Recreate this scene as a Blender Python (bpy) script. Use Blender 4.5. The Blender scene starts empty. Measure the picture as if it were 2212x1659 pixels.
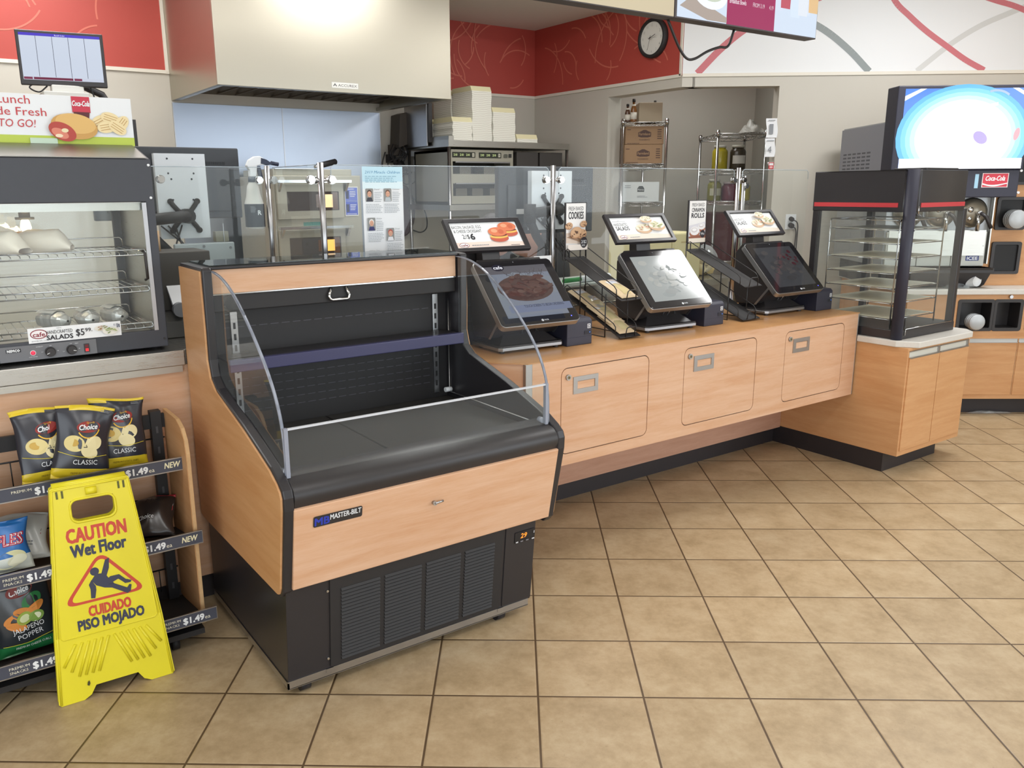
import bpy, bmesh, math, random
from math import sin, cos, pi, radians, sqrt, atan2
from mathutils import Matrix, Vector
random.seed(7)
S = bpy.context.scene
COL = S.collection
ANG = radians(-36.3)            # the shop floor grid (and the far wall) is turned against the counter line
TILE = 0.3302

# ---------------------------------------------------------------- camera
F_PX = 1776.83
cam_d = bpy.data.cameras.new('camera'); cam = bpy.data.objects.new('camera', cam_d); COL.objects.link(cam)
cam_d.sensor_width = 36.0; cam_d.lens = 36.0 * F_PX / 2212.0; cam_d.shift_x = 45.97 / 2212.0
cam_d.clip_start = 0.05; cam_d.clip_end = 60
def _cam_axes():
    yaw, pitch, roll = .0289, .2326, -.0073
    f = Vector((-sin(yaw) * cos(pitch), cos(yaw) * cos(pitch), -sin(pitch)))
    r = Vector((cos(yaw), sin(yaw), 0)); u = r.cross(f)
    r2 = cos(roll) * r + sin(roll) * u; u2 = -sin(roll) * r + cos(roll) * u
    R = Matrix.Rotation(ANG, 3, 'Z')
    return R @ r2, R @ u2, R @ f
_r, _u, _f = _cam_axes()
_m = Matrix.Identity(4)
for i in range(3):
    _m[i][0] = _r[i]; _m[i][1] = _u[i]; _m[i][2] = -_f[i]
_m.translation = Vector((-1.41778, -1.80302, 1.55273))
cam.matrix_world = _m
S.camera = cam

# ---------------------------------------------------------------- view, sky, big lights
S.view_settings.view_transform = 'Standard'; S.view_settings.look = 'None'
S.view_settings.gamma = 1.0; S.view_settings.exposure = 0.0; S.cycles.transparent_max_bounces = 32; S.cycles.max_bounces = 8; S.view_settings.use_curve_mapping = False
w = bpy.data.worlds.new('daylight'); S.world = w; w.use_nodes = True
bg = w.node_tree.nodes['Background']; bg.inputs[0].default_value = (0.86, 0.93, 1.0, 1); bg.inputs[1].default_value = 1.6

def Wp(s, t, z=0.0):             # a point on the turned shop grid
    a = ANG
    return Vector((s * cos(a) - t * sin(a), s * sin(a) + t * cos(a), z))
def area(name, loc, target, sx, sy, power, col=(1, 1, 1)):
    l = bpy.data.lights.new(name, 'AREA'); l.shape = 'RECTANGLE'; l.size = sx; l.size_y = sy
    l.energy = power; l.color = col
    o = bpy.data.objects.new(name, l); COL.objects.link(o); o.location = loc
    o.rotation_euler = (Vector(target) - Vector(loc)).to_track_quat('-Z', 'Y').to_euler()
    return o
CEIL = 3.25
# daylight coming in through the shop windows (front and right)
area('front_window_daylight', Wp(0.6, -4.75, 1.5), Wp(0.6, 0, 1.3), 7.0, 2.3, 105, (0.88, 0.95, 1.0))
area('right_window_daylight', Wp(5.05, -1.2, 1.5), Wp(0, -1.2, 1.2), 5.0, 2.3, 85, (0.88, 0.95, 1.0))
# turned-grid place and power of every ceiling lamp
TROFFERS = [(2.85, 2.83, 34), (0.1, 1.4, 8), (2.73, -0.2, 8), (-2.4, 1.4, 14), (-2.4, -1.4, 8), (0.1, -1.6, 6), (-.13, 2.88, 20), (-2.86, 2.9, 9)]  # last two, over the kitchen, added to brighten the far walls
for i, (s, t, pw) in enumerate(TROFFERS):
    p = Wp(s, t, CEIL - .035)
    o = area('ceiling_lamp_light', p, p - Vector((0, 0, 1)), 1.1, .5, pw, (.98, .985, 1.0))
    o.rotation_euler = (0, 0, ANG)
area('back_room_light', Wp(1.3, 5.4, 2.85), Wp(1.3, 5.4, 0), .9, .5, 10, (.93, .98, .95))  # unseen lamp added to light the storeroom

# ---------------------------------------------------------------- materials
def srgb(h):
    if isinstance(h, str):
        h = h.lstrip('#'); c = [int(h[i:i + 2], 16) / 255 for i in (0, 2, 4)]
    else: c = h
    return tuple(x / 12.92 if x <= .04045 else ((x + .055) / 1.055) ** 2.4 for x in c) + (1,)
MATS = {}
def pm(name, col, rough=.5, metal=0., spec=.5, emit=None, es=1., var=0., vs=40., bump=0., coat=0.):
    """principled material with a little procedural colour and gloss variation"""
    if name in MATS: return MATS[name]
    m = bpy.data.materials.new(name); m.use_nodes = True; nt = m.node_tree; b = nt.nodes['Principled BSDF']
    b.inputs['Base Color'].default_value = srgb(col); b.inputs['Roughness'].default_value = rough
    b.inputs['Metallic'].default_value = metal; b.inputs['Specular IOR Level'].default_value = spec
    b.inputs['Coat Weight'].default_value = coat
    if emit:
        b.inputs['Emission Color'].default_value = srgb(emit); b.inputs['Emission Strength'].default_value = es
    if var or bump:
        tc = nt.nodes.new('ShaderNodeTexCoord'); n = nt.nodes.new('ShaderNodeTexNoise')
        n.inputs['Scale'].default_value = vs; n.inputs['Detail'].default_value = 4
        nt.links.new(tc.outputs['Object'], n.inputs['Vector'])
        if var:
            mx = nt.nodes.new('ShaderNodeMix'); mx.data_type = 'RGBA'
            c = srgb(col)
            mx.inputs['A'].default_value = tuple(x * (1 - var) for x in c[:3]) + (1,)
            mx.inputs['B'].default_value = tuple(min(1, x * (1 + var)) for x in c[:3]) + (1,)
            nt.links.new(n.outputs['Fac'], mx.inputs['Factor']); nt.links.new(mx.outputs['Result'], b.inputs['Base Color'])
        if bump:
            bp = nt.nodes.new('ShaderNodeBump'); bp.inputs['Strength'].default_value = bump; bp.inputs['Distance'].default_value = .002
            nt.links.new(n.outputs['Fac'], bp.inputs['Height']); nt.links.new(bp.outputs['Normal'], b.inputs['Normal'])
    MATS[name] = m
    return m
def wood_mat(name, dark, light, stretch=(1.1, 1.1, 13), rough=.42):
    m = bpy.data.materials.new(name); m.use_nodes = True; nt = m.node_tree; b = nt.nodes['Principled BSDF']; L = nt.links.new
    tc = nt.nodes.new('ShaderNodeTexCoord'); mp = nt.nodes.new('ShaderNodeMapping'); mp.inputs['Scale'].default_value = stretch
    n1 = nt.nodes.new('ShaderNodeTexNoise'); n1.inputs['Scale'].default_value = 2.2; n1.inputs['Detail'].default_value = 5; n1.inputs['Distortion'].default_value = .6
    n2 = nt.nodes.new('ShaderNodeTexNoise'); n2.inputs['Scale'].default_value = 22; n2.inputs['Detail'].default_value = 3
    L(tc.outputs['Object'], mp.inputs['Vector']); L(mp.outputs['Vector'], n1.inputs['Vector']); L(mp.outputs['Vector'], n2.inputs['Vector'])
    ad = nt.nodes.new('ShaderNodeMath'); ad.operation = 'MULTIPLY_ADD'; ad.inputs[1].default_value = .35
    L(n2.outputs['Fac'], ad.inputs[0]); L(n1.outputs['Fac'], ad.inputs[2])
    cr = nt.nodes.new('ShaderNodeValToRGB'); cr.color_ramp.elements[0].position = .42; cr.color_ramp.elements[1].position = .9
    cr.color_ramp.elements[0].color = srgb(dark); cr.color_ramp.elements[1].color = srgb(light)
    L(ad.outputs[0], cr.inputs['Fac']); L(cr.outputs['Color'], b.inputs['Base Color'])
    b.inputs['Roughness'].default_value = rough; b.inputs['Specular IOR Level'].default_value = .35
    MATS[name] = m
    return m
def glass_mat(name, tint, refl=1.45, haze=0.0, hazecol=(.9, .95, 1), rough=.02):
    """thin pane: sees straight through, reflects by Fresnel, a trace of dirt"""
    m = bpy.data.materials.new(name); m.use_nodes = True; nt = m.node_tree; L = nt.links.new
    for n in list(nt.nodes): nt.nodes.remove(n)
    out = nt.nodes.new('ShaderNodeOutputMaterial'); tr = nt.nodes.new('ShaderNodeBsdfTransparent'); gl = nt.nodes.new('ShaderNodeBsdfGlossy')
    tr.inputs[0].default_value = tint + (1,); gl.inputs['Roughness'].default_value = rough
    fr = nt.nodes.new('ShaderNodeFresnel'); fr.inputs[0].default_value = refl
    mx = nt.nodes.new('ShaderNodeMixShader'); ge = nt.nodes.new('ShaderNodeNewGeometry'); mu = nt.nodes.new('ShaderNodeMath'); mu.operation = 'MULTIPLY'; iv = nt.nodes.new('ShaderNodeMath'); iv.operation = 'SUBTRACT'; iv.inputs[0].default_value = 1.0
    L(ge.outputs['Backfacing'], iv.inputs[1]); L(fr.outputs[0], mu.inputs[0]); L(iv.outputs[0], mu.inputs[1]); L(mu.outputs[0], mx.inputs[0]); L(tr.outputs[0], mx.inputs[1]); L(gl.outputs[0], mx.inputs[2])
    last = mx
    if haze:
        df = nt.nodes.new('ShaderNodeBsdfDiffuse'); df.inputs[0].default_value = hazecol + (1,)
        m2 = nt.nodes.new('ShaderNodeMixShader'); m2.inputs[0].default_value = haze
        L(mx.outputs[0], m2.inputs[1]); L(df.outputs[0], m2.inputs[2]); last = m2
    L(last.outputs[0], out.inputs[0])
    MATS[name] = m
    return m
def steel_mat(name, col, rough=.32, stretch=(2, 2, 90), amt=.12, metal=1.0):
    m = bpy.data.materials.new(name); m.use_nodes = True; nt = m.node_tree; b = nt.nodes['Principled BSDF']; L = nt.links.new
    tc = nt.nodes.new('ShaderNodeTexCoord'); mp = nt.nodes.new('ShaderNodeMapping'); mp.inputs['Scale'].default_value = stretch
    n = nt.nodes.new('ShaderNodeTexNoise'); n.inputs['Scale'].default_value = 5; n.inputs['Detail'].default_value = 4
    L(tc.outputs['Object'], mp.inputs['Vector']); L(mp.outputs['Vector'], n.inputs['Vector'])
    mr = nt.nodes.new('ShaderNodeMapRange'); mr.inputs['To Min'].default_value = rough - amt; mr.inputs['To Max'].default_value = rough + amt
    L(n.outputs['Fac'], mr.inputs['Value']); L(mr.outputs['Result'], b.inputs['Roughness'])
    b.inputs['Base Color'].default_value = srgb(col); b.inputs['Metallic'].default_value = metal
    MATS[name] = m
    return m

WOOD = wood_mat('maple_laminate', '#cc9c78', '#d9b294')
WOODD = wood_mat('maple_laminate_warm', '#c48f60', '#d2a274')  # light on the cooler's side put into a warmer, darker maple
WOODP = wood_mat('counter_top_laminate', '#bd8a58', '#cc9c6c', (1.5, 6, 6), .3)
WOODR = wood_mat('recess_laminate_shaded', '#b58a72', '#c59b84')  # maple darkened in colour for the shade under the overhang
PLY = pm('plywood_edge', '#c9a476', .6, var=.15, vs=60)
BLK = pm('black_plastic', '#2e2b2c', .42, var=.08)  # blacks lifted in colour to carry lens haze
BLKS = pm('black_satin_metal', '#2b292c', .33, var=.06)
BLKM = pm('black_matte', '#252324', .6, var=.1)
CHAR = pm('charcoal_paint', '#3b3d44', .45, var=.06)
NAVY = pm('dark_slate_plastic', '#2d2d3c', .5, var=.06)
KICK = pm('black_vinyl_base', '#2c2729', .5, var=.12, vs=15)
STEEL = steel_mat('brushed_steel', '#b9b7b0')
STEELB = steel_mat('brushed_steel_cool', '#aab2bf', .3, (90, 90, 2), .04)
HOODM = steel_mat('hood_steel', '#b7b1a2', .36, (90, 90, 2), .04)
CHROME = pm('chrome', '#c9c9c9', .16, 1.)
ALU = pm('satin_aluminium', '#b4b4b6', .3, 1., var=.05)
GALV = pm('galvanised_steel', '#b9bcc0', .4, .9, var=.12, vs=12)
WHITE = pm('white_plastic', '#e6e8ea', .5)
PAPER = pm('white_paper', '#eceef0', .7)
WPAINT = pm('white_powder_coat', '#d9dee3', .45, var=.04, vs=6)
GREYP = pm('grey_plastic', '#8a8c90', .5, var=.05)
RED = pm('red_print', '#c23a40', .5)
INK = pm('dark_ink', '#26242a', .6)
INKG = pm('grey_ink', '#8d9196', .7)
WIRE = pm('black_wire', '#232122', .4)
GLASS = glass_mat('clear_pane', (.97, .985, .98), 1.42, .02)
GLASSE = pm('glass_edge', '#a9b4bd', .15, 0, .8, emit=None)
ACRYL = pm('acrylic_edge', '#8f94a2', .25, 0, .8)
TAN = pm('cardboard', '#b89a78', .75, var=.08, vs=30)
CREAM = pm('cream_card', '#e2d9b0', .7)
def flat(hexcol, rough=.55):
    return pm('print_' + hexcol.strip('#').lower(), hexcol, rough)
def glow(hexcol, st=1.0):   # lit faces and screens
    return pm('lit_%s_%g' % (hexcol.strip('#').lower(), st), '#141416', .09, emit=hexcol, es=st)

# ---------------------------------------------------------------- mesh kit
def _frame(p0, p1):
    d = (p1 - p0).normalized()
    a = Vector((0, 0, 1)) if abs(d.z) < .95 else Vector((1, 0, 0))
    x = d.cross(a).normalized(); y = d.cross(x).normalized()
    return x, y
class MB:
    """collects shapes; every shape takes the current material slot"""
    def __init__(self, *mats): self.bm = bmesh.new(); self.mats = list(mats); self.mi = 0; self.xf = None
    def use(self, m):
        if m not in self.mats: self.mats.append(m)
        self.mi = self.mats.index(m); return self
    def v(self, p):
        p = Vector(p)
        return self.bm.verts.new(self.xf @ p if self.xf else p)
    def face(self, vs, smooth=False):
        try: f = self.bm.faces.new(vs)
        except ValueError: return None
        f.material_index = self.mi; f.smooth = smooth; return f
    def poly(self, pts): return self.face([self.v(p) for p in pts])
    def box(self, x0, x1, y0, y1, z0, z1):
        v = [self.v(p) for p in ((x0,y0,z0),(x1,y0,z0),(x1,y1,z0),(x0,y1,z0),(x0,y0,z1),(x1,y0,z1),(x1,y1,z1),(x0,y1,z1))]
        for q in ((3,2,1,0),(4,5,6,7),(0,1,5,4),(1,2,6,5),(2,3,7,6),(3,0,4,7)): self.face([v[i] for i in q])
        return self
    def obox(self, mat4, sx, sy, sz):       # box centred on a matrix
        old = self.xf; self.xf = (old @ mat4) if old else mat4
        self.box(-sx/2, sx/2, -sy/2, sy/2, -sz/2, sz/2); self.xf = old; return self
    def prism(self, pts, axis, a0, a1, smooth=False):
        """2-D outline swept along an axis; pts are the two other coordinates in xyz order"""
        def mk(p, a):
            return (a, p[0], p[1]) if axis == 'x' else (p[0], a, p[1]) if axis == 'y' else (p[0], p[1], a)
        A = [self.v(mk(p, a0)) for p in pts]; B = [self.v(mk(p, a1)) for p in pts]; n = len(pts)
        self.face(A[::-1]); self.face(B)
        for i in range(n): self.face([A[i], A[(i+1) % n], B[(i+1) % n], B[i]], smooth)
        return self
    def ribbon(self, pts, axis, a0, a1, th, closed=False):
        """thin bent sheet following an open outline"""
        n = len(pts); P = [Vector(p) for p in pts]; off = []
        for i in range(n):
            d = (P[min(i+1, n-1)] - P[max(i-1, 0)]).normalized(); off.append(P[i] + Vector((-d.y, d.x)) * th)
        def mk(p, a):
            return (a, p[0], p[1]) if axis == 'x' else (p[0], a, p[1]) if axis == 'y' else (p[0], p[1], a)
        r = [[self.v(mk(p, a)) for p in Q] for Q in (P, off) for a in (a0, a1)]
        for i in range(n - 1):
            self.face([r[0][i], r[0][i+1], r[1][i+1], r[1][i]], True); self.face([r[2][i], r[3][i], r[3][i+1], r[2][i+1]], True)
            self.face([r[0][i], r[2][i], r[2][i+1], r[0][i+1]]); self.face([r[1][i], r[1][i+1], r[3][i+1], r[3][i]])
        for k in (0, n - 1): self.face([r[0][k], r[1][k], r[3][k], r[2][k]])
        return self
    def cyl(self, p0, p1, r0, r1=None, seg=16, cap=True):
        p0, p1 = Vector(p0), Vector(p1); r1 = r0 if r1 is None else r1; x, y = _frame(p0, p1)
        A = [self.v(p0 + (x*cos(2*pi*i/seg) + y*sin(2*pi*i/seg))*r0) for i in range(seg)]
        B = [self.v(p1 + (x*cos(2*pi*i/seg) + y*sin(2*pi*i/seg))*r1) for i in range(seg)]
        for i in range(seg): self.face([A[i], B[i], B[(i+1) % seg], A[(i+1) % seg]], True)
        if cap: self.face(A); self.face(B[::-1])
        return self
    def tube(self, pts, r, seg=8, closed=False):
        P = [Vector(p) for p in pts]; n = len(P); rings = []; px = None
        for i in range(n):
            a = P[i-1] if (closed or i) else P[i]; b = P[(i+1) % n] if (closed or i < n-1) else P[i]
            d = (b - a).normalized()
            if px is None: x, _ = _frame(a, b)
            else: x = (px - d * px.dot(d)).normalized()
            px = x; y = d.cross(x)
            rings.append([self.v(P[i] + (x*cos(2*pi*k/seg) + y*sin(2*pi*k/seg))*r) for k in range(seg)])
        for i in range(n if closed else n - 1):
            a, b = rings[i], rings[(i+1) % n]
            for k in range(seg): self.face([a[k], a[(k+1) % seg], b[(k+1) % seg], b[k]], True)
        if not closed: self.face(rings[0][::-1]); self.face(rings[-1])
        return self
    def lathe(self, prof, c=(0, 0, 0), seg=24, axis='z'):
        c = Vector(c); rings = []
        for r, h in prof:
            ring = []
            for k in range(seg):
                a = 2*pi*k/seg
                p = Vector((r*cos(a), r*sin(a), h)) if axis == 'z' else Vector((r*cos(a), -h, r*sin(a))) if axis == 'y' else Vector((h, r*cos(a), r*sin(a)))
                ring.append(self.v(c + p))
            rings.append(ring)
        for a, b in zip(rings, rings[1:]):
            for k in range(seg): self.face([a[k], a[(k+1) % seg], b[(k+1) % seg], b[k]], True)
        if prof[0][0] > 1e-5: self.face(rings[0][::-1])
        if prof[-1][0] > 1e-5: self.face(rings[-1])
        return self
    def grid(self, fn, nu, nv, smooth=True, closed_u=False):
        V = [[self.v(fn(i / nu, j / nv)) for j in range(nv + 1)] for i in range(nu + (0 if closed_u else 1))]
        for i in range(nu):
            for j in range(nv):
                a, b = V[i], V[(i + 1) % len(V)]
                self.face([a[j], b[j], b[j+1], a[j+1]], smooth)
        return V
    def hole_plate(self, outer, holes, axis, a0, a1):
        """flat plate with holes: outline and hole loops, extruded"""
        def mk(p, a):
            return (a, p[0], p[1]) if axis == 'x' else (p[0], a, p[1]) if axis == 'y' else (p[0], p[1], a)
        for a, rev in ((a0, False), (a1, True)):
            edges = []
            for loop in [outer] + holes:
                vs = [self.v(mk(p, a)) for p in loop]
                edges += [self.bm.edges.new((vs[i], vs[(i+1) % len(vs)])) for i in range(len(vs))]
            r = bmesh.ops.triangle_fill(self.bm, use_beauty=True, use_dissolve=False, edges=edges)
            for f in r['geom']:
                if isinstance(f, bmesh.types.BMFace): f.material_index = self.mi
        for loop in [outer] + holes:
            A = [self.v(mk(p, a0)) for p in loop]; B = [self.v(mk(p, a1)) for p in loop]; n = len(loop)
            for i in range(n): self.face([A[i], A[(i+1) % n], B[(i+1) % n], B[i]])
        return self
    def mesh(self, name):
        bmesh.ops.remove_doubles(self.bm, verts=self.bm.verts, dist=1e-6)
        bmesh.ops.recalc_face_normals(self.bm, faces=self.bm.faces)
        me = bpy.data.meshes.new(name); self.bm.to_mesh(me); self.bm.free()
        for m in self.mats: me.materials.append(m)
        return me
def link_mesh(name, me, bevel=0., subsurf=0, seg=2):
    o = bpy.data.objects.new(name, me); COL.objects.link(o)
    if bevel:
        b = o.modifiers.new('bevel', 'BEVEL'); b.width = bevel; b.segments = seg; b.limit_method = 'ANGLE'; b.angle_limit = radians(40)
        b.harden_normals = False
    if subsurf:
        s = o.modifiers.new('subsurf', 'SUBSURF'); s.levels = subsurf; s.render_levels = subsurf
    return o
def tag(o, label, cat, group=None):
    o['label'] = label; o['category'] = cat
    if group: o['group'] = group
    return o
class Thing:
    """an Empty at a thing's base; parts are given in world coordinates, or in the thing's own when local"""
    def __init__(self, name, label, cat, loc=(0, 0, 0), rz=0., group=None, local=False, rot=None):
        o = bpy.data.objects.new(name, None); COL.objects.link(o); o.empty_display_size = .1
        self.m = Matrix.Translation(Vector(loc)) @ (rot.to_4x4() if rot else Matrix.Rotation(rz, 4, 'Z'))
        o.matrix_world = self.m; self.o = o; self.local = local; tag(o, label, cat, group)
    def part(self, name, mb, bevel=0., under=None, subsurf=0, label=None, seg=2):
        me = mb.mesh(name) if isinstance(mb, MB) else mb
        o = link_mesh(name, me, bevel, subsurf, seg)
        o.parent = under or self.o
        if not self.local: o.matrix_parent_inverse = self.m.inverted()   # parts sit in world coordinates
        if under: o.matrix_parent_inverse = Matrix.Identity(4)
        if label: o['label'] = label
        return o
def solo(name, mb, label, cat, group=None, bevel=0., loc=None, rz=0., subsurf=0):
    o = link_mesh(name, mb.mesh(name), bevel, subsurf); tag(o, label, cat, group)
    if loc is not None: o.location = loc; o.rotation_euler = (0, 0, rz)
    return o
def struct(name, mb, parent=None, loc=None, rz=0., bevel=0.):
    o = link_mesh(name, mb.mesh(name), bevel)
    if parent: o.parent = parent
    else: o['kind'] = 'structure'
    if loc is not None: o.location = loc
    o.rotation_euler = (0, 0, rz)
    return o
def copy_tree(o, parent=None):
    c = o.copy(); COL.objects.link(c)
    if parent: c.parent = parent
    for ch in list(o.children): copy_tree(ch, c)
    return c

# ---------------------------------------------------------------- flat printing (signs, labels, screens)
_TXT = {}
def text_mesh(body, shear=0., sp=1.0, res=2):
    k = (body, shear, sp, res)
    if k not in _TXT:
        cu = bpy.data.curves.new('lettering', 'FONT'); cu.body = body
        cu.shear = shear; cu.resolution_u = res; cu.space_character = sp
        o = bpy.data.objects.new('lettering', cu); COL.objects.link(o)
        dg = bpy.context.evaluated_depsgraph_get()
        me = bpy.data.meshes.new_from_object(o.evaluated_get(dg))
        vs = [tuple(v.co) for v in me.vertices]; fs = [tuple(p.vertices) for p in me.polygons]
        bpy.data.objects.remove(o); bpy.data.curves.remove(cu); bpy.data.meshes.remove(me)
        _TXT[k] = (vs, fs)
    return _TXT[k]
CAP = max(v[1] for v in text_mesh('H')[0])      # cap height of the face at size 1
def gfx(items, mat4, eps=.0004, mb=None):
    """layered flat artwork on a plane: X right, Y up, Z out of the print"""
    mb = mb or MB(); z = 0.
    for it in items:
        z += eps; k = it[0]; mb.xf = mat4
        if k == 'r':
            _, x0, y0, x1, y1, m = it; mb.use(m); mb.poly([(x0,y0,z),(x1,y0,z),(x1,y1,z),(x0,y1,z)])
        elif k == 'rr':
            _, x0, y0, x1, y1, r, m = it; mb.use(m); mb.poly([(p[0], p[1], z) for p in rrect(x0, y0, x1, y1, r)])
        elif k == 'e':
            _, cx, cy, rx, ry, m = it[:6]; a = it[6] if len(it) > 6 else 0.; mb.use(m); ca, sa = cos(a), sin(a); pts = []
            for i in range(28):
                u, v2 = rx*cos(2*pi*i/28), ry*sin(2*pi*i/28); pts.append((cx+u*ca-v2*sa, cy+u*sa+v2*ca, z))
            mb.poly(pts)
        elif k == 'p':
            mb.use(it[2]); mb.poly([(p[0], p[1], z) for p in it[1]])
        elif k == 'arc':
            _, cx, cy, r, a0, a1, wd, m = it; mb.use(m); n = 26
            for i in range(n):
                b0, b1 = a0+(a1-a0)*i/n, a0+(a1-a0)*(i+1)/n
                mb.poly([(cx+(r+q)*cos(b), cy+(r+q)*sin(b), z) for b, q in ((b0,-wd/2),(b1,-wd/2),(b1,wd/2),(b0,wd/2))])
        elif k == 'ln':
            _, pts, wd, m = it; mb.use(m)
            for (xa, ya), (xb, yb) in zip(pts, pts[1:]):
                l = sqrt((xb-xa)**2+(yb-ya)**2) or 1; nx, ny = -(yb-ya)/l*wd/2, (xb-xa)/l*wd/2
                mb.poly([(xa-nx,ya-ny,z),(xb-nx,yb-ny,z),(xb+nx,yb+ny,z),(xa+nx,ya+ny,z)])
        elif k == 't':
            _, body, x, y, h, m = it[:6]; o = it[6] if len(it) > 6 else {}
            vs, fs = text_mesh(body, o.get('sh', 0.), o.get('sp', 1.), 2 if h > .011 else 1); bd = o.get('b', 0.)*h*1.5
            if not vs: continue
            xs = [p[0] for p in vs]; x0, x1 = min(xs), max(xs); sy = h / CAP
            sx = o['w'] / (x1 - x0) if 'w' in o else sy * o.get('sx', 1.)
            wd = (x1 - x0) * sx; al = o.get('al', 'l'); ox = x - (wd/2 if al == 'c' else wd if al == 'r' else 0)
            ca, sa = cos(o.get('a', 0.)), sin(o.get('a', 0.)); mb.use(m)
            for k_, (du, dv) in enumerate(((-bd, -bd), (bd, -bd), (bd, bd), (-bd, bd)) if bd else ((0, 0),)):
                V = []
                for p in vs:
                    u, v2 = ox - x + (p[0]-x0)*sx + du, p[1]*sy + dv; V.append(mb.v((x+u*ca-v2*sa, y+u*sa+v2*ca, z + k_*2e-5)))
                for f in fs: mb.face([V[i] for i in f])
        elif k == 'lines':               # rows of tiny illegible print
            _, x0, y0, x1, y1, n, m = it; mb.use(m); rnd = random.Random(int(x0*9999+y0*777))
            for i in range(n):
                yy = y1-(y1-y0)*(i+.5)/n; hh = (y1-y0)/n*.22; xe = x0+(x1-x0)*rnd.uniform(.72, 1.)
                xx = x0
                while xx < xe:
                    ww = (x1-x0)*rnd.uniform(.05, .14); mb.poly([(xx,yy-hh,z),(min(xx+ww, xe),yy-hh,z),(min(xx+ww, xe),yy+hh,z),(xx,yy+hh,z)]); xx += ww + (x1-x0)*.022
    mb.xf = None
    return mb
def rrect(x0, y0, x1, y1, r, n=5):
    P = []
    for cx, cy, a in ((x1-r, y0+r, -pi/2), (x1-r, y1-r, 0), (x0+r, y1-r, pi/2), (x0+r, y0+r, pi)):
        for i in range(n + 1): P.append((cx + r*cos(a + pi/2*i/n), cy + r*sin(a + pi/2*i/n)))
    return P
def circ(cx, cy, r, n=16, ry=None): return [(cx + r*cos(2*pi*i/n), cy + (ry or r)*sin(2*pi*i/n)) for i in range(n)]
def face_y(x, y, z):             # print facing the customers (-y)
    return Matrix(((1,0,0,x),(0,0,-1,y),(0,1,0,z),(0,0,0,1)))
def face_x(x, y, z):             # print facing -x
    return Matrix(((0,0,-1,x),(-1,0,0,y),(0,1,0,z),(0,0,0,1)))
def face_tilt(x, y, z, tilt):    # leaning back by tilt from vertical, facing -y and up
    return Matrix.Translation((x, y, z)) @ Matrix.Rotation(-tilt, 4, 'X') @ face_y(0, 0, 0)
def spline(pts, n=8):
    """Catmull-Rom through the points"""
    P = [Vector(p) for p in pts]; P = [2*P[0]-P[1]] + P + [2*P[-1]-P[-2]]; out = []
    for i in range(1, len(P) - 2):
        a, b, c, d = P[i-1], P[i], P[i+1], P[i+2]
        for k in range(n):
            t = k / n
            out.append(.5*((2*b) + (c-a)*t + (2*a-5*b+4*c-d)*t*t + (3*b-a-3*c+d)*t**3))
    out.append(P[-2]); return out
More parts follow.
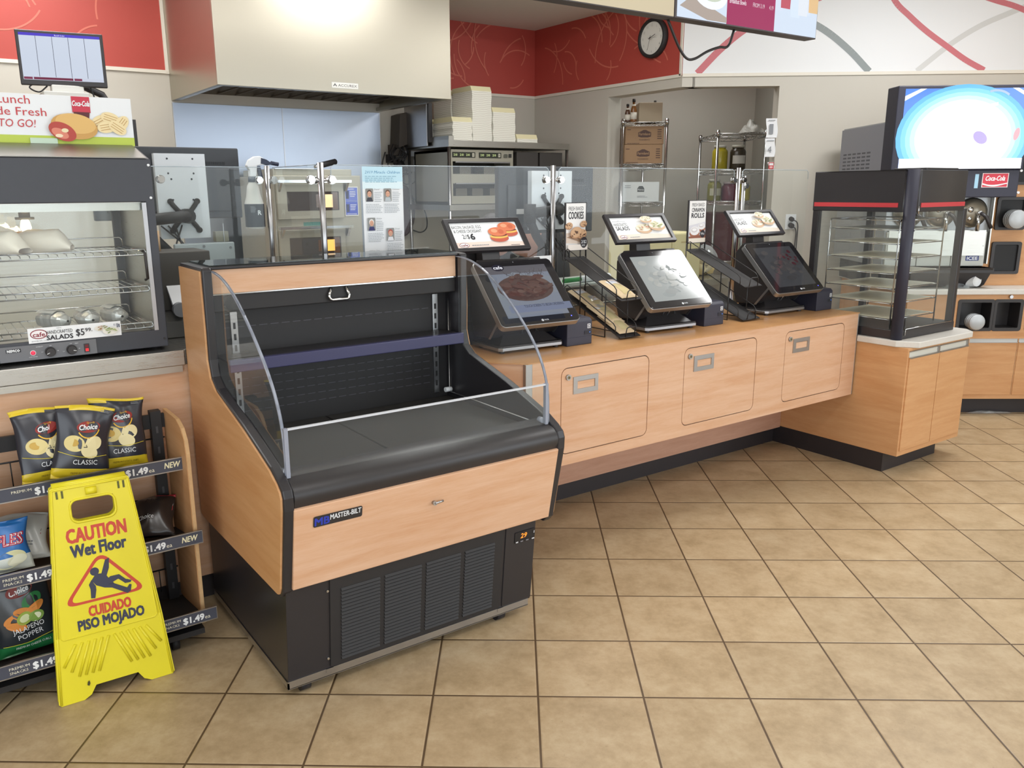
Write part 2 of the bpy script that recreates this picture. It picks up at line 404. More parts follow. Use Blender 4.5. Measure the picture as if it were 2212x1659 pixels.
# ================================================================ the room
def floor_mat():
    m = bpy.data.materials.new('ceramic_floor_tile'); m.use_nodes = True; nt = m.node_tree; b = nt.nodes['Principled BSDF']; L = nt.links.new
    N = nt.nodes.new
    tc = N('ShaderNodeTexCoord'); mp = N('ShaderNodeMapping'); mp.inputs['Scale'].default_value = (1/TILE, 1/TILE, 1)
    L(tc.outputs['Object'], mp.inputs['Vector'])
    sx = N('ShaderNodeSeparateXYZ'); L(mp.outputs['Vector'], sx.inputs[0])
    def math_(op, a, b2=None):
        n = N('ShaderNodeMath'); n.operation = op
        for i, q in enumerate((a, b2)):
            if q is None: continue
            if isinstance(q, (int, float)): n.inputs[i].default_value = q
            else: L(q, n.inputs[i])
        return n.outputs[0]
    ds = []
    for ax in 'XY':
        fr = math_('FRACT', sx.outputs[ax]); ds.append(math_('MINIMUM', fr, math_('SUBTRACT', 1.0, fr)))
    d = math_('MINIMUM', ds[0], ds[1])
    fl = N('ShaderNodeVectorMath'); fl.operation = 'FLOOR'; L(mp.outputs['Vector'], fl.inputs[0])
    wn = N('ShaderNodeTexWhiteNoise'); L(fl.outputs[0], wn.inputs['Vector'])
    # cloudy mottling, shifted in every tile
    sh = N('ShaderNodeVectorMath'); sh.operation = 'SCALE'; sh.inputs['Scale'].default_value = 9.0; L(wn.outputs['Color'], sh.inputs[0])
    ad = N('ShaderNodeVectorMath'); ad.operation = 'ADD'; L(mp.outputs['Vector'], ad.inputs[0]); L(sh.outputs[0], ad.inputs[1])
    n1 = N('ShaderNodeTexNoise'); n1.inputs['Scale'].default_value = 2.6; n1.inputs['Detail'].default_value = 8; n1.inputs['Roughness'].default_value = .68; L(ad.outputs[0], n1.inputs['Vector'])
    n2 = N('ShaderNodeTexNoise'); n2.inputs['Scale'].default_value = 13; n2.inputs['Detail'].default_value = 6; n2.inputs['Roughness'].default_value = .7; L(ad.outputs[0], n2.inputs['Vector'])
    cr = N('ShaderNodeValToRGB'); e = cr.color_ramp.elements
    e[0].position = .32; e[0].color = srgb('#9c8665'); e[1].position = .68; e[1].color = srgb('#c2ae8e')
    k = cr.color_ramp.elements.new(.5); k.color = srgb('#b29b7a')
    mixf = math_('ADD', math_('MULTIPLY', n1.outputs['Fac'], .72), math_('MULTIPLY', n2.outputs['Fac'], .28)); L(mixf, cr.inputs['Fac'])
    hs = N('ShaderNodeHueSaturation'); L(cr.outputs['Color'], hs.inputs['Color'])
    L(math_('ADD', math_('MULTIPLY', wn.outputs['Value'], .12), .94), hs.inputs['Value'])
    # dark specks
    n3 = N('ShaderNodeTexNoise'); n3.inputs['Scale'].default_value = 40; n3.inputs['Detail'].default_value = 2; L(ad.outputs[0], n3.inputs['Vector'])
    spk = math_('MULTIPLY', math_('GREATER_THAN', n3.outputs['Fac'], .735), .35)
    m0 = N('ShaderNodeMix'); m0.data_type = 'RGBA'; L(spk, m0.inputs['Factor']); L(hs.outputs['Color'], m0.inputs['A']); m0.inputs['B'].default_value = srgb('#6d5a45')
    g = N('ShaderNodeMapRange'); g.inputs['From Min'].default_value = .0085; g.inputs['From Max'].default_value = .0115; L(d, g.inputs['Value'])
    mx = N('ShaderNodeMix'); mx.data_type = 'RGBA'; L(g.outputs['Result'], mx.inputs['Factor'])
    mx.inputs['A'].default_value = srgb('#57442f'); L(m0.outputs['Result'], mx.inputs['B']); L(mx.outputs['Result'], b.inputs['Base Color'])
    g2 = N('ShaderNodeMapRange'); g2.inputs['From Min'].default_value = .006; g2.inputs['From Max'].default_value = .022; L(d, g2.inputs['Value'])
    bp = N('ShaderNodeBump'); bp.inputs['Strength'].default_value = .35; bp.inputs['Distance'].default_value = .003
    L(g2.outputs['Result'], bp.inputs['Height']); L(bp.outputs['Normal'], b.inputs['Normal'])
    rr = N('ShaderNodeMapRange'); rr.inputs['To Min'].default_value = .3; rr.inputs['To Max'].default_value = .52; L(n1.outputs['Fac'], rr.inputs['Value']); L(rr.outputs['Result'], b.inputs['Roughness'])
    b.inputs['Specular IOR Level'].default_value = .45
    return m
FLOORM = floor_mat()
WALLG = pm('painted_wall_panel', '#c6c1b6', .55, var=.03, vs=3)
WALLR = pm('red_wall_vinyl', '#b54a41', .5, var=.04, vs=3)
WALLW = pm('white_wall_vinyl', '#e6e7e8', .5)
TRIMW = pm('cream_trim', '#e3ddd0', .5)
CEILM = pm('ceiling_board', '#dcdad4', .8, var=.03, vs=60)
SWIRL = pm('wall_swirl_print', '#d0715f', .5)

mb = MB(FLOORM); mb.box(-7, 7.5, -5.5, 8.5, -.05, 0)
struct('floor', mb, rz=ANG)
mb = MB(CEILM); mb.box(-7, 7.5, -5.5, 8.5, CEIL, CEIL + .05)
struct('ceiling', mb, rz=ANG)

XB = 3.66; YA = 4.77; ZT = 2.40
# kitchen back wall: panel below, red vinyl above, cream trim between
mb = MB(WALLG); mb.box(-5.6, XB, YA, YA + .12, 0, ZT); struct('wall_back', mb)
mb = MB(WALLR); mb.box(-5.6, XB, YA, YA + .12, ZT, CEIL); wbu = struct('wall_back_upper', mb)
mb = MB(TRIMW); mb.box(-5.6, XB, YA - .012, YA, ZT - .012, ZT + .012); mb.box(-5.6, XB, YA - .015, YA, CEIL - .03, CEIL); mb.box(.262, .284, YA - .014, YA, ZT, CEIL); struct('trim_1', mb)
# side wall with the doorway
mb = MB(WALLG); mb.box(XB, XB + .15, 3.735, YA, 0, ZT); mb.box(XB, XB + .15, 2.90, 3.735, 2.315, ZT); struct('wall_right', mb)
mb = MB(WALLR); mb.box(XB, XB + .15, 2.90, YA, ZT, CEIL); struct('wall_right_upper', mb)
mb = MB(TRIMW); mb.box(XB - .012, XB, 2.91, YA - .012, ZT - .012, ZT + .012); mb.box(XB - .015, XB, 2.91, YA, CEIL - .03, CEIL); mb.box(XB - .012, XB, 2.905, 2.925, ZT, CEIL); struct('trim_2', mb)
# far wall on the turned grid (local x = s, y = t)
TC = 4.5; S0 = 1.232
mb = MB(WALLG); mb.box(1.985, 7.5, TC, TC + .14, 0, ZT); mb.box(S0 + .08, 1.985, TC, TC + .14, 2.315, ZT)
mb.prism([(S0, TC), (S0 + .1, TC), (S0 + .1, TC + .14), (S0 + .19, TC + .14)], 'z', 2.315, ZT)
struct('wall_far', mb, rz=ANG)
mb = MB(WALLW); mb.box(S0, 7.5, TC, TC + .14, ZT, CEIL); struct('wall_far_upper', mb, rz=ANG)
mb = MB(TRIMW); mb.box(S0, 7.5, TC - .012, TC, ZT - .012, ZT + .012); struct('trim_3', mb, rz=ANG)
# back room behind the doorway
mb = MB(WALLG); mb.box(-1.6, 2.36, 6.5, 6.6, 0, 3.0); struct('wall_storeroom', mb, rz=ANG)
mb = MB(pm('storeroom_side_dark', '#a9a79e', .6)); mb.box(2.36, 2.46, TC + .14, 6.6, 0, 3.0); struct('wall_storeroom_side', mb, rz=ANG)  # side wall a darker grey than the storeroom's back wall
mb = MB(CEILM); mb.box(-1.6, 2.46, TC + .14, 6.6, 3.0, 3.05); struct('ceiling_storeroom', mb, rz=ANG)
# shop walls out of the picture: window fronts that let the daylight in
FRAME = pm('window_frame_bronze', '#3a3634', .4)
def window_wall(name, axis, pos, lo, hi, w0, w1, bays):
    mb = MB(pm('shop_wall_paint', '#cfc9bc', .6))
    def bx(a0, a1, z0, z1, d=.1):
        (mb.box(a0, a1, pos - d, pos, z0, z1) if axis == 'y' else mb.box(pos, pos + d, a0, a1, z0, z1))
    bx(lo, hi, 0, .35); bx(lo, hi, 2.65, CEIL); bx(lo, w0, .35, 2.65); bx(w1, hi, .35, 2.65)
    struct(name, mb, rz=ANG)
    global NWIN
    mb = MB(FRAME); k = (w1 - w0) / bays
    for i in range(bays + 1):
        a = w0 + i * k; bx(a - .03, a + .03, .35, 2.65)
    bx(w0, w1, .35, .41); bx(w0, w1, 2.59, 2.65)
    NWIN += 1; fr = struct('window_%d' % NWIN, mb, rz=ANG)
NWIN = 0
window_wall('wall_front', 'y', -5.0, -7, 7.5, -3.0, 4.2, 5)
window_wall('wall_shop_right', 'x', 5.3, -5.0, 4.5, -3.7, 1.3, 4)
mb = MB(pm('shop_wall_paint', '#cfc9bc', .6)); mb.box(-5.6, -5.5, -5.0, 8.0, 0, CEIL); struct('wall_left', mb, rz=ANG)

# ceiling lamps
for i, (s, t, pw) in enumerate(TROFFERS):
    lab = ['above the right end of the kiosk counter', 'above the snack counter', 'above the open floor by the right windows', 'above the far left of the counter', 'above the left shop floor', 'above the floor in front of the cooler', 'added above the kitchen behind the kiosks', 'added above the kitchen behind the hot case'][i]
    t_ = Thing('ceiling_light', 'flat square-edged fluorescent ceiling light ' + lab, 'ceiling light', Wp(s, t, CEIL), ANG, 'fluorescent ceiling lights', True)
    mb = MB(WHITE); mb.box(-.62, .62, -.32, -.28, -.03, 0); mb.box(-.62, .62, .28, .32, -.03, 0); mb.box(-.62, -.58, -.28, .28, -.03, 0); mb.box(.58, .62, -.28, .28, -.03, 0); t_.part('frame', mb)
    mb = MB(glow('#fbfaf6', 8.0)); mb.box(-.58, .58, -.28, .28, -.02, -.01); t_.part('diffuser', mb)

# printed arcs on the upper walls: part of the wall covering
rnd = random.Random(11)
items = []
def arcs(x0, x1, z0, z1, n, sd):
    r = random.Random(sd); out = []
    for i in range(n):
        for _ in range(30):
            cx, cy, rad = r.uniform(x0, x1), r.uniform(z0, z1), r.uniform(.14, .42); a0 = r.uniform(0, 2*pi); da = r.uniform(.9, 1.9)
            ok = all(x0 + .02 < cx + rad*cos(a0 + da*q/6) < x1 - .02 and z0 + .02 < cy + rad*sin(a0 + da*q/6) < z1 - .02 for q in range(7))
            if ok: break
        if ok: out.append(('arc', cx, cy, rad, a0, a0 + da, .011, SWIRL))
    return out
me = gfx(arcs(-2.6, .25, ZT + .02, CEIL - .04, 26, 3) + arcs(2.05, XB - .02, ZT + .02, CEIL - .04, 26, 8), face_y(0, YA - .001, 0), .00005)
struct('trim_4', me)
me = gfx(arcs(-YA + .03, -2.93, ZT + .02, CEIL - .04, 26, 21), face_x(XB - .001, 0, 0), .00005)
struct('trim_5', me)
def far_arc(p, wd, mat):
    out = []
    return ('ln', spline([(a, b, 0) for a, b in p], 8), wd, mat)
PINK = pm('wall_band_pink', '#c9737a', .5); GREYB = pm('wall_band_grey', '#8d9494', .5); PALE = pm('wall_band_pale', '#cfcfcd', .5); REDL = pm('wall_line_red', '#c9636a', .5)
def fl(pts, wd, mat):
    P = [(v.x, v.y) for v in spline([(a, b, 0) for a, b in pts], 8)]; return ('ln', P, wd, mat)
farm = Matrix.Rotation(ANG, 4, 'Z') @ face_y(0, TC - .001, 0)
struct('trim_6', gfx([fl([(1.345,2.413),(1.527,2.598),(1.72,2.745),(1.96,2.87),(2.25,2.95)], .052, PINK), fl([(1.5,3.0),(1.9,2.89),(2.25,2.74),(2.477,2.583),(2.66,2.413)], .05, GREYB),
    fl([(3.02,2.413),(3.25,2.60),(3.44,2.72),(3.62,2.80),(3.9,2.90),(4.3,2.98)], .04, PALE), fl([(2.66,3.15),(2.80,2.92),(2.92,2.81),(3.06,2.70),(3.225,2.59),(3.38,2.49),(3.53,2.413)], .042, PINK),
    fl([(3.2,3.02),(3.53,2.915),(3.77,2.84),(4.2,2.64)], .04, PINK)], farm, .00004))

# ================================================================ refrigerated display case
XL, XR = -.662, .385
prof = [(1.225,.36),(1.225,1.308),(.962,1.308),(.955,1.30),(.958,1.1),(.962,1.0),(.945,.945),(.90,.913),(.80,.885),(.655,.846),(.525,.804),(.43,.772),(.372,.742),(.345,.722),(.336,.70),(.338,.66),(.398,.384),(.42,.36)]
t_ = Thing('display_cooler', 'maple and black open refrigerated display case with curved acrylic end panels', 'display cooler', (-.14, .82, 0))
woodp = [(1.222,.372),(1.222,1.296),(.972,1.296),(.968,1.1),(.972,1.0),(.952,.938),(.902,.903),(.80,.875),(.655,.836),(.525,.794),(.43,.762),(.378,.735),(.354,.715),(.346,.698),(.349,.66),(.404,.396),(.417,.374),(.43,.37),(1.19,.362)]
for side, x0, x1, xo in (('left', XL + .006, XL + .038, XL), ('right', XR - .038, XR - .006, XR - .006)):
    mb = MB(BLKS); mb.prism(prof, 'x', x0, x1); sp_ = t_.part('side_panel', mb, .006)
    mb = MB(WOODD); mb.prism(woodp, 'x', xo, xo + .0065); t_.part('side_laminate', mb, under=sp_, label='maple laminate cheek')
xi0, xi1 = XL + .038, XR - .038
mb = MB(BLKM)                                                   # tank: back wall, deck, inner faces
mb.box(xi0, xi1, 1.075, 1.10, .66, 1.30); mb.box(xi0, xi1, .44, 1.08, .66, .705)
t_.part('liner', mb)
for z in (1.085, .925, .895, .865, .835, .805, .775):
    mb = MB(pm('perforation_dark', '#4b4850', .5)); x = xi0 + .06
    while x < xi1 - .1:
        mb.box(x, x + .03, 1.0735, 1.0755, z - .0012, z + .0012); x += .042
    t_.part('air_slot_row', mb)
mb = MB(pm('deck_pan', '#3a3835', .38, var=.1)); mb.box(xi0 + .006, -.212, .445, 1.06, .705, .711); t_.part('deck_pan', mb, .003)
mb = MB(MATS['deck_pan']); mb.box(-.206, xi1 - .006, .445, 1.06, .705, .711); t_.part('deck_pan', mb, .003)
for x in (-.53, .292):
    mb = MB(ALU); mb.box(x - .012, x + .012, 1.066, 1.075, .73, 1.14)
    mb.use(BLKM)
    for i in range(9): mb.box(x - .004, x + .004, 1.0645, 1.0665, .76 + i*.04, .782 + i*.04)
    t_.part('shelf_upright', mb)
mb = MB(BLKS); mb.box(xi0 + .02, xi1 - .02, .93, 1.065, .988, .994); t_.part('shelf', mb)
mb = MB(pm('shelf_strip_violet', '#3a3a5c', .3)); mb.box(xi0 + .02, xi1 - .02, .905, .93, .958, 1.0); t_.part('shelf_price_strip', mb, .003)
mb = MB(BLKS); mb.box(xi0, xi1, .97, 1.225, 1.298, 1.309); mb.box(xi0, xi1, 1.08, 1.225, .66, 1.298); t_.part('top', mb, .004)
mb = MB(glass_mat('top_sheet', (.5, .55, .55), 1.6)); mb.box(xi0, xi1, .975, 1.22, 1.3105, 1.313); t_.part('top_glass', mb)
mb = MB(WOOD); mb.box(xi0 + .004, xi1 - .004, .985, 1.003, 1.216, 1.298); hd = t_.part('header', mb, .002)
mb = MB(CHROME); mb.box(xi0 + .004, xi1 - .004, .985, 1.0, 1.212, 1.216); t_.part('header_trim', mb, under=hd)
mb = MB(BLKM); mb.box(xi0, xi1, .995, 1.075, 1.153, 1.214); cv = t_.part('night_curtain_box', mb, .004)
mb = MB(CHROME); c0 = -.163
mb.tube([(c0-.028,.992,1.208),(c0-.04,.985,1.178),(c0-.036,.984,1.168),(c0-.028,.984,1.164),(c0+.03,.984,1.164),(c0+.037,.984,1.168),(c0+.041,.985,1.178),(c0+.03,.992,1.208)], .006); t_.part('curtain_handle', mb, under=cv)
# curved acrylic ends and front riser
gc = [(.985,1.297),(.93,1.294),(.87,1.284),(.80,1.262),(.72,1.222),(.645,1.172),(.575,1.118),(.51,1.06),(.455,.998),(.42,.94),(.40,.885),(.392,.83),(.39,.745)]
gs = [(p.x, p.y) for p in spline([(a, b, 0) for a, b in gc], 4)]
for x in (-.622, .345):
    low = [(.40,.752),(.44,.778),(.53,.81),(.66,.852),(.80,.89),(.90,.918),(.95,.95),(.968,1.0),(.965,1.1),(.965,1.29)]
    mb = MB(GLASS); mb.prism(gs + low, 'x', x - .004, x + .004); t_.part('acrylic_end', mb)
    mb = MB(ACRYL); mb.ribbon(gs, 'x', x - .0045, x + .0045, .004); t_.part('acrylic_edge', mb)
mb = MB(GLASS); mb.box(-.615, .338, .388, .396, .745, .884); rs = t_.part('front_riser', mb)
mb = MB(pm('riser_edge', '#c9ccd2', .3)); mb.box(-.615, .338, .387, .397, .884, .889); t_.part('riser_edge', mb, under=rs)
for x in (-.618, .335):
    mb = MB(ACRYL); mb.box(x - .006, x + .006, .386, .40, .742, .89); mb.cyl((x, .40, .75), (x, .43, .75), .012); t_.part('riser_clip', mb)
mb = MB(ALU); mb.tube([(xi1 - .003, 1.05, 1.21), (xi1 - .003, 1.05, .74), (xi1 - .003, 1.04, .73), (xi1 - .003, .46, .73)], .003); t_.part('end_trim', mb)
mb = MB(PAPER); mb.cyl((-.60, .50, .712), (-.60, .50, .725), .015); mb.cyl((.31, 1.03, .745), (.34, 1.03, .745), .01); t_.part('retainer_button', mb)
# front: bumper, maple fascia with badge and lock
bp_ = [(.345,.66),(.336,.685),(.335,.70),(.343,.718),(.362,.733),(.40,.745),(.445,.752),(.452,.748),(.452,.70),(.42,.66)]
mb = MB(BLK); mb.prism(bp_, 'x', xi0, xi1, True); t_.part('bumper', mb, .002)
fas = [(.388,.388),(.335,.66),(.36,.668),(.44,.668),(.44,.388)]
mb = MB(WOOD); mb.prism(fas, 'x', xi0 - .004, xi1 + .002); fa = t_.part('fascia', mb, .003)
def on_fascia(x, z): return Matrix.Translation((x, .388 - (z - .388) * .195 - .001, z)) @ Matrix.Rotation(radians(11), 4, 'X') @ face_y(0, 0, 0)
mb = MB(BLK); mb = gfx([('rr', -.079, -.0185, .079, .0185, .006, BLK), ('t', 'MB', -.074, -.0125, .024, flat('#2a3aa8'), {'w': .046, 'b': .03}), ('t', 'MASTER-BILT', -.026, -.002, .0165, flat('#d5d7da'), {'w': .1, 'b': .02})], on_fascia(-.49, .607), .0008)
t_.part('badge', mb, under=fa)
mb = MB(ALU); mb.cyl((-.157, .349, .573), (-.157, .338, .573), .007); mb.tube([(-.157,.339,.573),(-.128,.337,.577)], .004); t_.part('lock', mb, under=fa)
# base
def yb(z): return .438 - (z - .05) * .10
mb = MB(BLKS); mb.prism([(yb(.06), .058), (yb(.40), .40), (1.2, .66), (1.2, .058)], 'x', -.645, .302); t_.part('base', mb, .003)
def base_pt(x, z, d=0.): return (x, yb(z) - d, z)
mb = MB(BLKM); mb.prism([(yb(.066) - .006, .066), (yb(.385) - .006, .385), (yb(.385) + .01, .385), (yb(.066) + .01, .066)], 'x', -.505, .155); gp = t_.part('louvre_panel', mb, .002)
for x0, x1 in ((-.468, -.332), (-.315, -.178), (-.160, -.024), (-.006, .118)):
    mb = MB(BLKM)
    for i in range(21):
        z = .084 + i * .0125
        a, b = yb(z) - .006, yb(z + .009) - .006
        mb.prism([(a, z), (a - .006, z + .0015), (b - .001, z + .009), (b + .004, z + .009)], 'x', x0, x1)
    t_.part('louvres', mb, under=gp)
mb = MB(BLKS); mb.prism([(yb(.066) - .004, .066), (yb(.385) - .004, .385), (yb(.385) + .01, .385), (yb(.066) + .01, .066)], 'x', .168, .30); cp = t_.part('control_panel', mb, .002)
mb = gfx([('rr', -.045, -.022, .045, .022, .004, flat('#1b191b')), ('t', '29', -.02, -.004, .018, glow('#ff8a2a', 2.0), {'w': .028, 'b': .01, 'sh': .15}), ('r', -.04, -.019, -.03, -.014, flat('#c6c6c8')), ('r', -.02, -.019, -.008, -.014, flat('#77757a')), ('r', .004, -.019, .016, -.014, flat('#77757a')), ('r', .03, -.019, .042, -.014, flat('#c6c6c8')), ('r', .036, .005, .04, .015, flat('#a9a9ad'))], Matrix.Translation(base_pt(.252, .333, .006)) @ Matrix.Rotation(radians(5.7), 4, 'X') @ face_y(0, 0, 0), .0006)
t_.part('temperature_display', mb, under=cp)
mb = MB(CHROME)
for z in (.10, .345): mb.cyl(base_pt(-.512, z, 0), base_pt(-.512, z, .006), .004, seg=8)
t_.part('panel_screws', mb)
mb = MB(ALU); mb.box(-.648, .29, .434, .44, .036, .062); mb.box(-.648, .29, .434, .47, .034, .038); mb.box(-.648, -.643, .434, 1.2, .036, .058); mb.box(-.52, -.495, .432, .436, .05, .062); mb.box(.15, .175, .432, .436, .05, .062); t_.part('base_rail', mb)
for x, y in ((-.585, .468), (.175, .468), (-.59, 1.12), (.185, 1.12)):
    mb = MB(pm('caster_rubber', '#26262c', .35)); mb.cyl((x - .016, y, .027), (x + .016, y, .027), .027); mb.use(ALU); mb.cyl((x - .02, y, .026), (x + .02, y, .026), .008); mb.box(x - .02, x + .02, y - .015, y + .015, .044, .054); t_.part('caster', mb)

# ================================================================ kiosk counter
H = .872
def recessed_pull(t, under, x, z, w_, h_, y):
    mb = MB(ALU)
    mb.hole_plate([(x, z), (x + w_, z), (x + w_, z + h_), (x, z + h_)], [[(x + .022, z + .02), (x + .022, z + h_ - .02), (x + w_ - .018, z + h_ - .02), (x + w_ - .018, z + .02)]], 'y', y - .004, y)
    mb.box(x + .022, x + w_ - .018, y + .022, y + .025, z + .02, z + h_ - .02)
    mb.use(CHROME); mb.prism([(y, z + .02), (y + .022, z + .034), (y + .022, z + .02)], 'x', x + .022, x + w_ - .018)
    mb.prism([(x + w_ - .018, y), (x + w_ - .034, y + .022), (x + w_ - .018, y + .022)], 'z', z + .02, z + h_ - .02)
    mb.use(ALU); mb.box(x + .02, x + .023, y, y + .024, z + .02, z + h_ - .02); mb.box(x + .022, x + w_ - .018, y, y + .024, z + h_ - .022, z + h_ - .018)
    return t.part('pull', mb, under=under)
t_ = Thing('kiosk_counter', 'long maple counter with three lockable doors under the ordering kiosks', 'counter', (1.69, 1.05, 0))
plan = [(.535, .76), (2.842, .76), (2.842, 1.43), (.40, 1.43), (.40, 1.10), (.44, .90)]
mb = MB(WOODP); mb.prism([(.40, .90), (.535, .757)] + [(2.846, .757), (2.846, 1.43), (.40, 1.43)], 'z', H - .004, H); t_.part('counter_top', mb)
mb = MB(WOOD); mb.box(.552, 2.842, .768, .80, .405, H - .004)
mb.prism([(.535, .775), (.40, .915), (.42, .93), (.56, .79)], 'z', .405, H - .004)
mb.box(.45, 2.842, .80, 1.42, .405, .42); mb.box(2.82, 2.842, .80, 1.42, .42, H - .004); mb.box(.42, 2.84, 1.40, 1.42, .42, H - .004)
bdy = t_.part('counter_body', mb)
doors = [(.711, 1.214), (1.449, 1.965), (2.201, 2.712)]
z0, z1 = .457, .825
mb = MB(WOOD); edge = []
holes = [list(reversed(rrect(a - .004, z0 - .004, b + .004, z1 + .004, .034))) for a, b in doors]
mb.hole_plate([(.552, .405), (2.842, .405), (2.842, H - .004), (.552, H - .004)], holes, 'y', .76, .768); t_.part('front_skin', mb)
mb = MB(flat('#3a2a20')); mb.box(.69, 2.74, .7665, .7678, .44, .84); t_.part('door_gap', mb)
for (a, b), lab in zip(doors, 'abc'):
    mb = MB(WOOD); mb.prism(rrect(a, z0, b, z1, .03), 'y', .7605, .7665); d = t_.part('door', mb)
    recessed_pull(t_, d, a + .062, .711, .138, .074, .7605)
    mb = MB(ALU); mb.cyl((a + .033, .752, .788), (a + .033, .762, .788), .0125); mb.use(flat('#8a7d55')); mb.cyl((a + .033, .7505, .788), (a + .033, .752, .788), .007); mb.use(BLK); mb.box(a + .031, a + .035, .7498, .7506, .784, .792); t_.part('lock', mb, under=d)
for q in ((.522, .556, .757, .776), (2.838, 2.847, .758, .82)):
    mb = MB(ALU); mb.box(*q, .405, H - .004); t_.part('corner_strip', mb, .002)
mb = MB(WOODR); mb.box(.43, 2.849, 1.215, 1.235, .103, .405); mb.box(.43, 2.849, 1.235, 1.42, .103, .12); t_.part('recess_panel', mb)
mb = MB(KICK); mb.box(.40, 2.85, 1.262, 1.30, 0, .105); t_.part('toe_kick', mb)

# cabinet under the pizza warmer
t_ = Thing('end_cabinet', 'maple two-door end cabinet with white laminate top and black base', 'cabinet', (3.18, .85, 0))
mb = MB(WOODD); mb.box(2.851, 3.51, .466, 1.30, .108, .712); t_.part('cabinet_body', mb, .002)
top = [(2.835, .53), (2.905, .435), (3.47, .435), (3.535, .50), (3.535, 1.33), (2.852, 1.33), (2.852, .755), (2.835, .755)]
mb = MB(pm('white_laminate', '#d2cec7', .4, var=.04, vs=80)); mb.prism(top, 'z', .712, .745); t_.part('cabinet_top', mb, .004)
mb = MB(KICK); mb.box(2.853, 3.42, .545, 1.30, 0, .11); t_.part('toe_kick', mb)
for a, b in ((2.865, 3.17), (3.176, 3.485)):
    mb = MB(WOODD); mb.box(a, b, .459, .4665, .138, .66); d = t_.part('door', mb, .0015)
    mb = MB(flat('#c9c7bd')); mb.box(a, b, .464, .468, .66, .694); mb.use(ALU); mb.box(a, b, .455, .459, .655, .662); mb.box(a, b, .458, .466, .692, .697); mb.box(b - .02, b - .003, .457, .466, .664, .692); t_.part('finger_pull', mb, under=d)

# ================================================================ pizza warmer on the cabinet
t_ = Thing('pizza_warmer', 'tall black glass-sided pizza warming case with empty wire shelves', 'display case', (3.145, .82, .745))
px0, px1, py0, py1, pz0, pz1 = 2.862, 3.445, .534, 1.115, .7455, 1.635
mb = MB(BLKS); mb.box(px0, px1, py0, py1, pz0, pz0 + .05); t_.part('base', mb, .004)
mb = MB(BLKS); mb.box(px0 - .006, px1, py0 + .05, py1, 1.42, pz1); mb.prism([(px0 - .006, py0 + .05), (px0 + .05, py0 - .005), (px1 - .06, py0 - .005), (px1 - .01, py0 + .03), (px1, py0 + .08), (px1, py0 + .1)], 'z', 1.42, pz1, True)
mb.box(3.0, 3.33, py0 + .02, py0 + .2, pz1, pz1 + .012); t_.part('hood', mb, .004)
mb = MB(RED); mb.box(px0 - .008, px0 - .005, py0 + .075, py1 - .01, 1.444, 1.467); mb.box(px0 + .07, px1 - .06, py0 - .0075, py0 - .004, 1.444, 1.467); t_.part('red_stripe', mb)
mb = MB(NAVY); mb.cyl((px0 + .018, py0 + .022, pz0), (px0 + .018, py0 + .022, pz1 + .004), .03, seg=20); t_.part('corner_post', mb)
for x, y in ((px1 - .022, py0 + .02), (px0 + .015, py1 - .02), (px1 - .02, py1 - .02)):
    mb = MB(BLKS); mb.box(x - .018, x + .018, y - .018, y + .018, pz0, 1.43); t_.part('post', mb, .003)
for nm, bxs in (('side_pane', (px0 + .002, px0 + .006, py0 + .06, py1 - .04)), ('door_pane', (px0 + .06, px1 - .045, py0 + .002, py0 + .006)), ('side_pane', (px1 - .006, px1 - .002, py0 + .045, py1 - .04)), ('back_pane', (px0 + .04, px1 - .04, py1 - .006, py1 - .002))):
    mb = MB(GLASS); mb.box(*bxs, pz0 + .05, 1.422); t_.part(nm, mb)
mb = MB(CHROME); mb.tube([(px0 + .055, py0 - .004, pz0 + .02), (px0 + .055, py0 - .004, pz0 + .055), (px1 - .045, py0 - .004, pz0 + .055)], .003); mb.tube([(px0 + .055, py0 - .004, 1.41), (px0 + .055, py0 - .004, 1.45)], .004); t_.part('door_trim', mb)
rx0, rx1, ry0, ry1 = 2.915, 3.375, .62, 1.03
mb = MB(CHROME)
for x in (rx0, rx1):
    for y in (ry0, ry1): mb.tube([(x, y, pz0 + .05), (x, y, 1.365), (x + (.012 if x < 3.1 else -.012), y, 1.375)], .0042, 6)
    mb.tube([(x, ry0, 1.375), (x, ry1, 1.375)], .0042, 6)
for y in (ry0, ry1): mb.tube([(rx0 + .01, y, 1.375), (rx1 - .01, y, 1.375)], .0042, 6)
t_.part('rack_frame', mb)
for k, z in enumerate((.84, .928, 1.008, 1.088, 1.168, 1.248, 1.322)):
    mb = MB(CHROME)
    for y in (ry0, ry1): mb.tube([(rx0, y, z), (rx1, y, z)], .003, 6)
    for x in (rx0, rx1): mb.tube([(x, ry0, z), (x, ry1, z)], .003, 6)
    sh = t_.part('wire_shelf', mb)
    mb = MB(pm('crumb_liner', '#d9d2bd', .32, .15, var=.05)); mb.box(rx0 + .012, rx1 - .012, ry0 + .012, ry1 - .012, z + .004, z + .006); t_.part('shelf_liner', mb, under=sh)

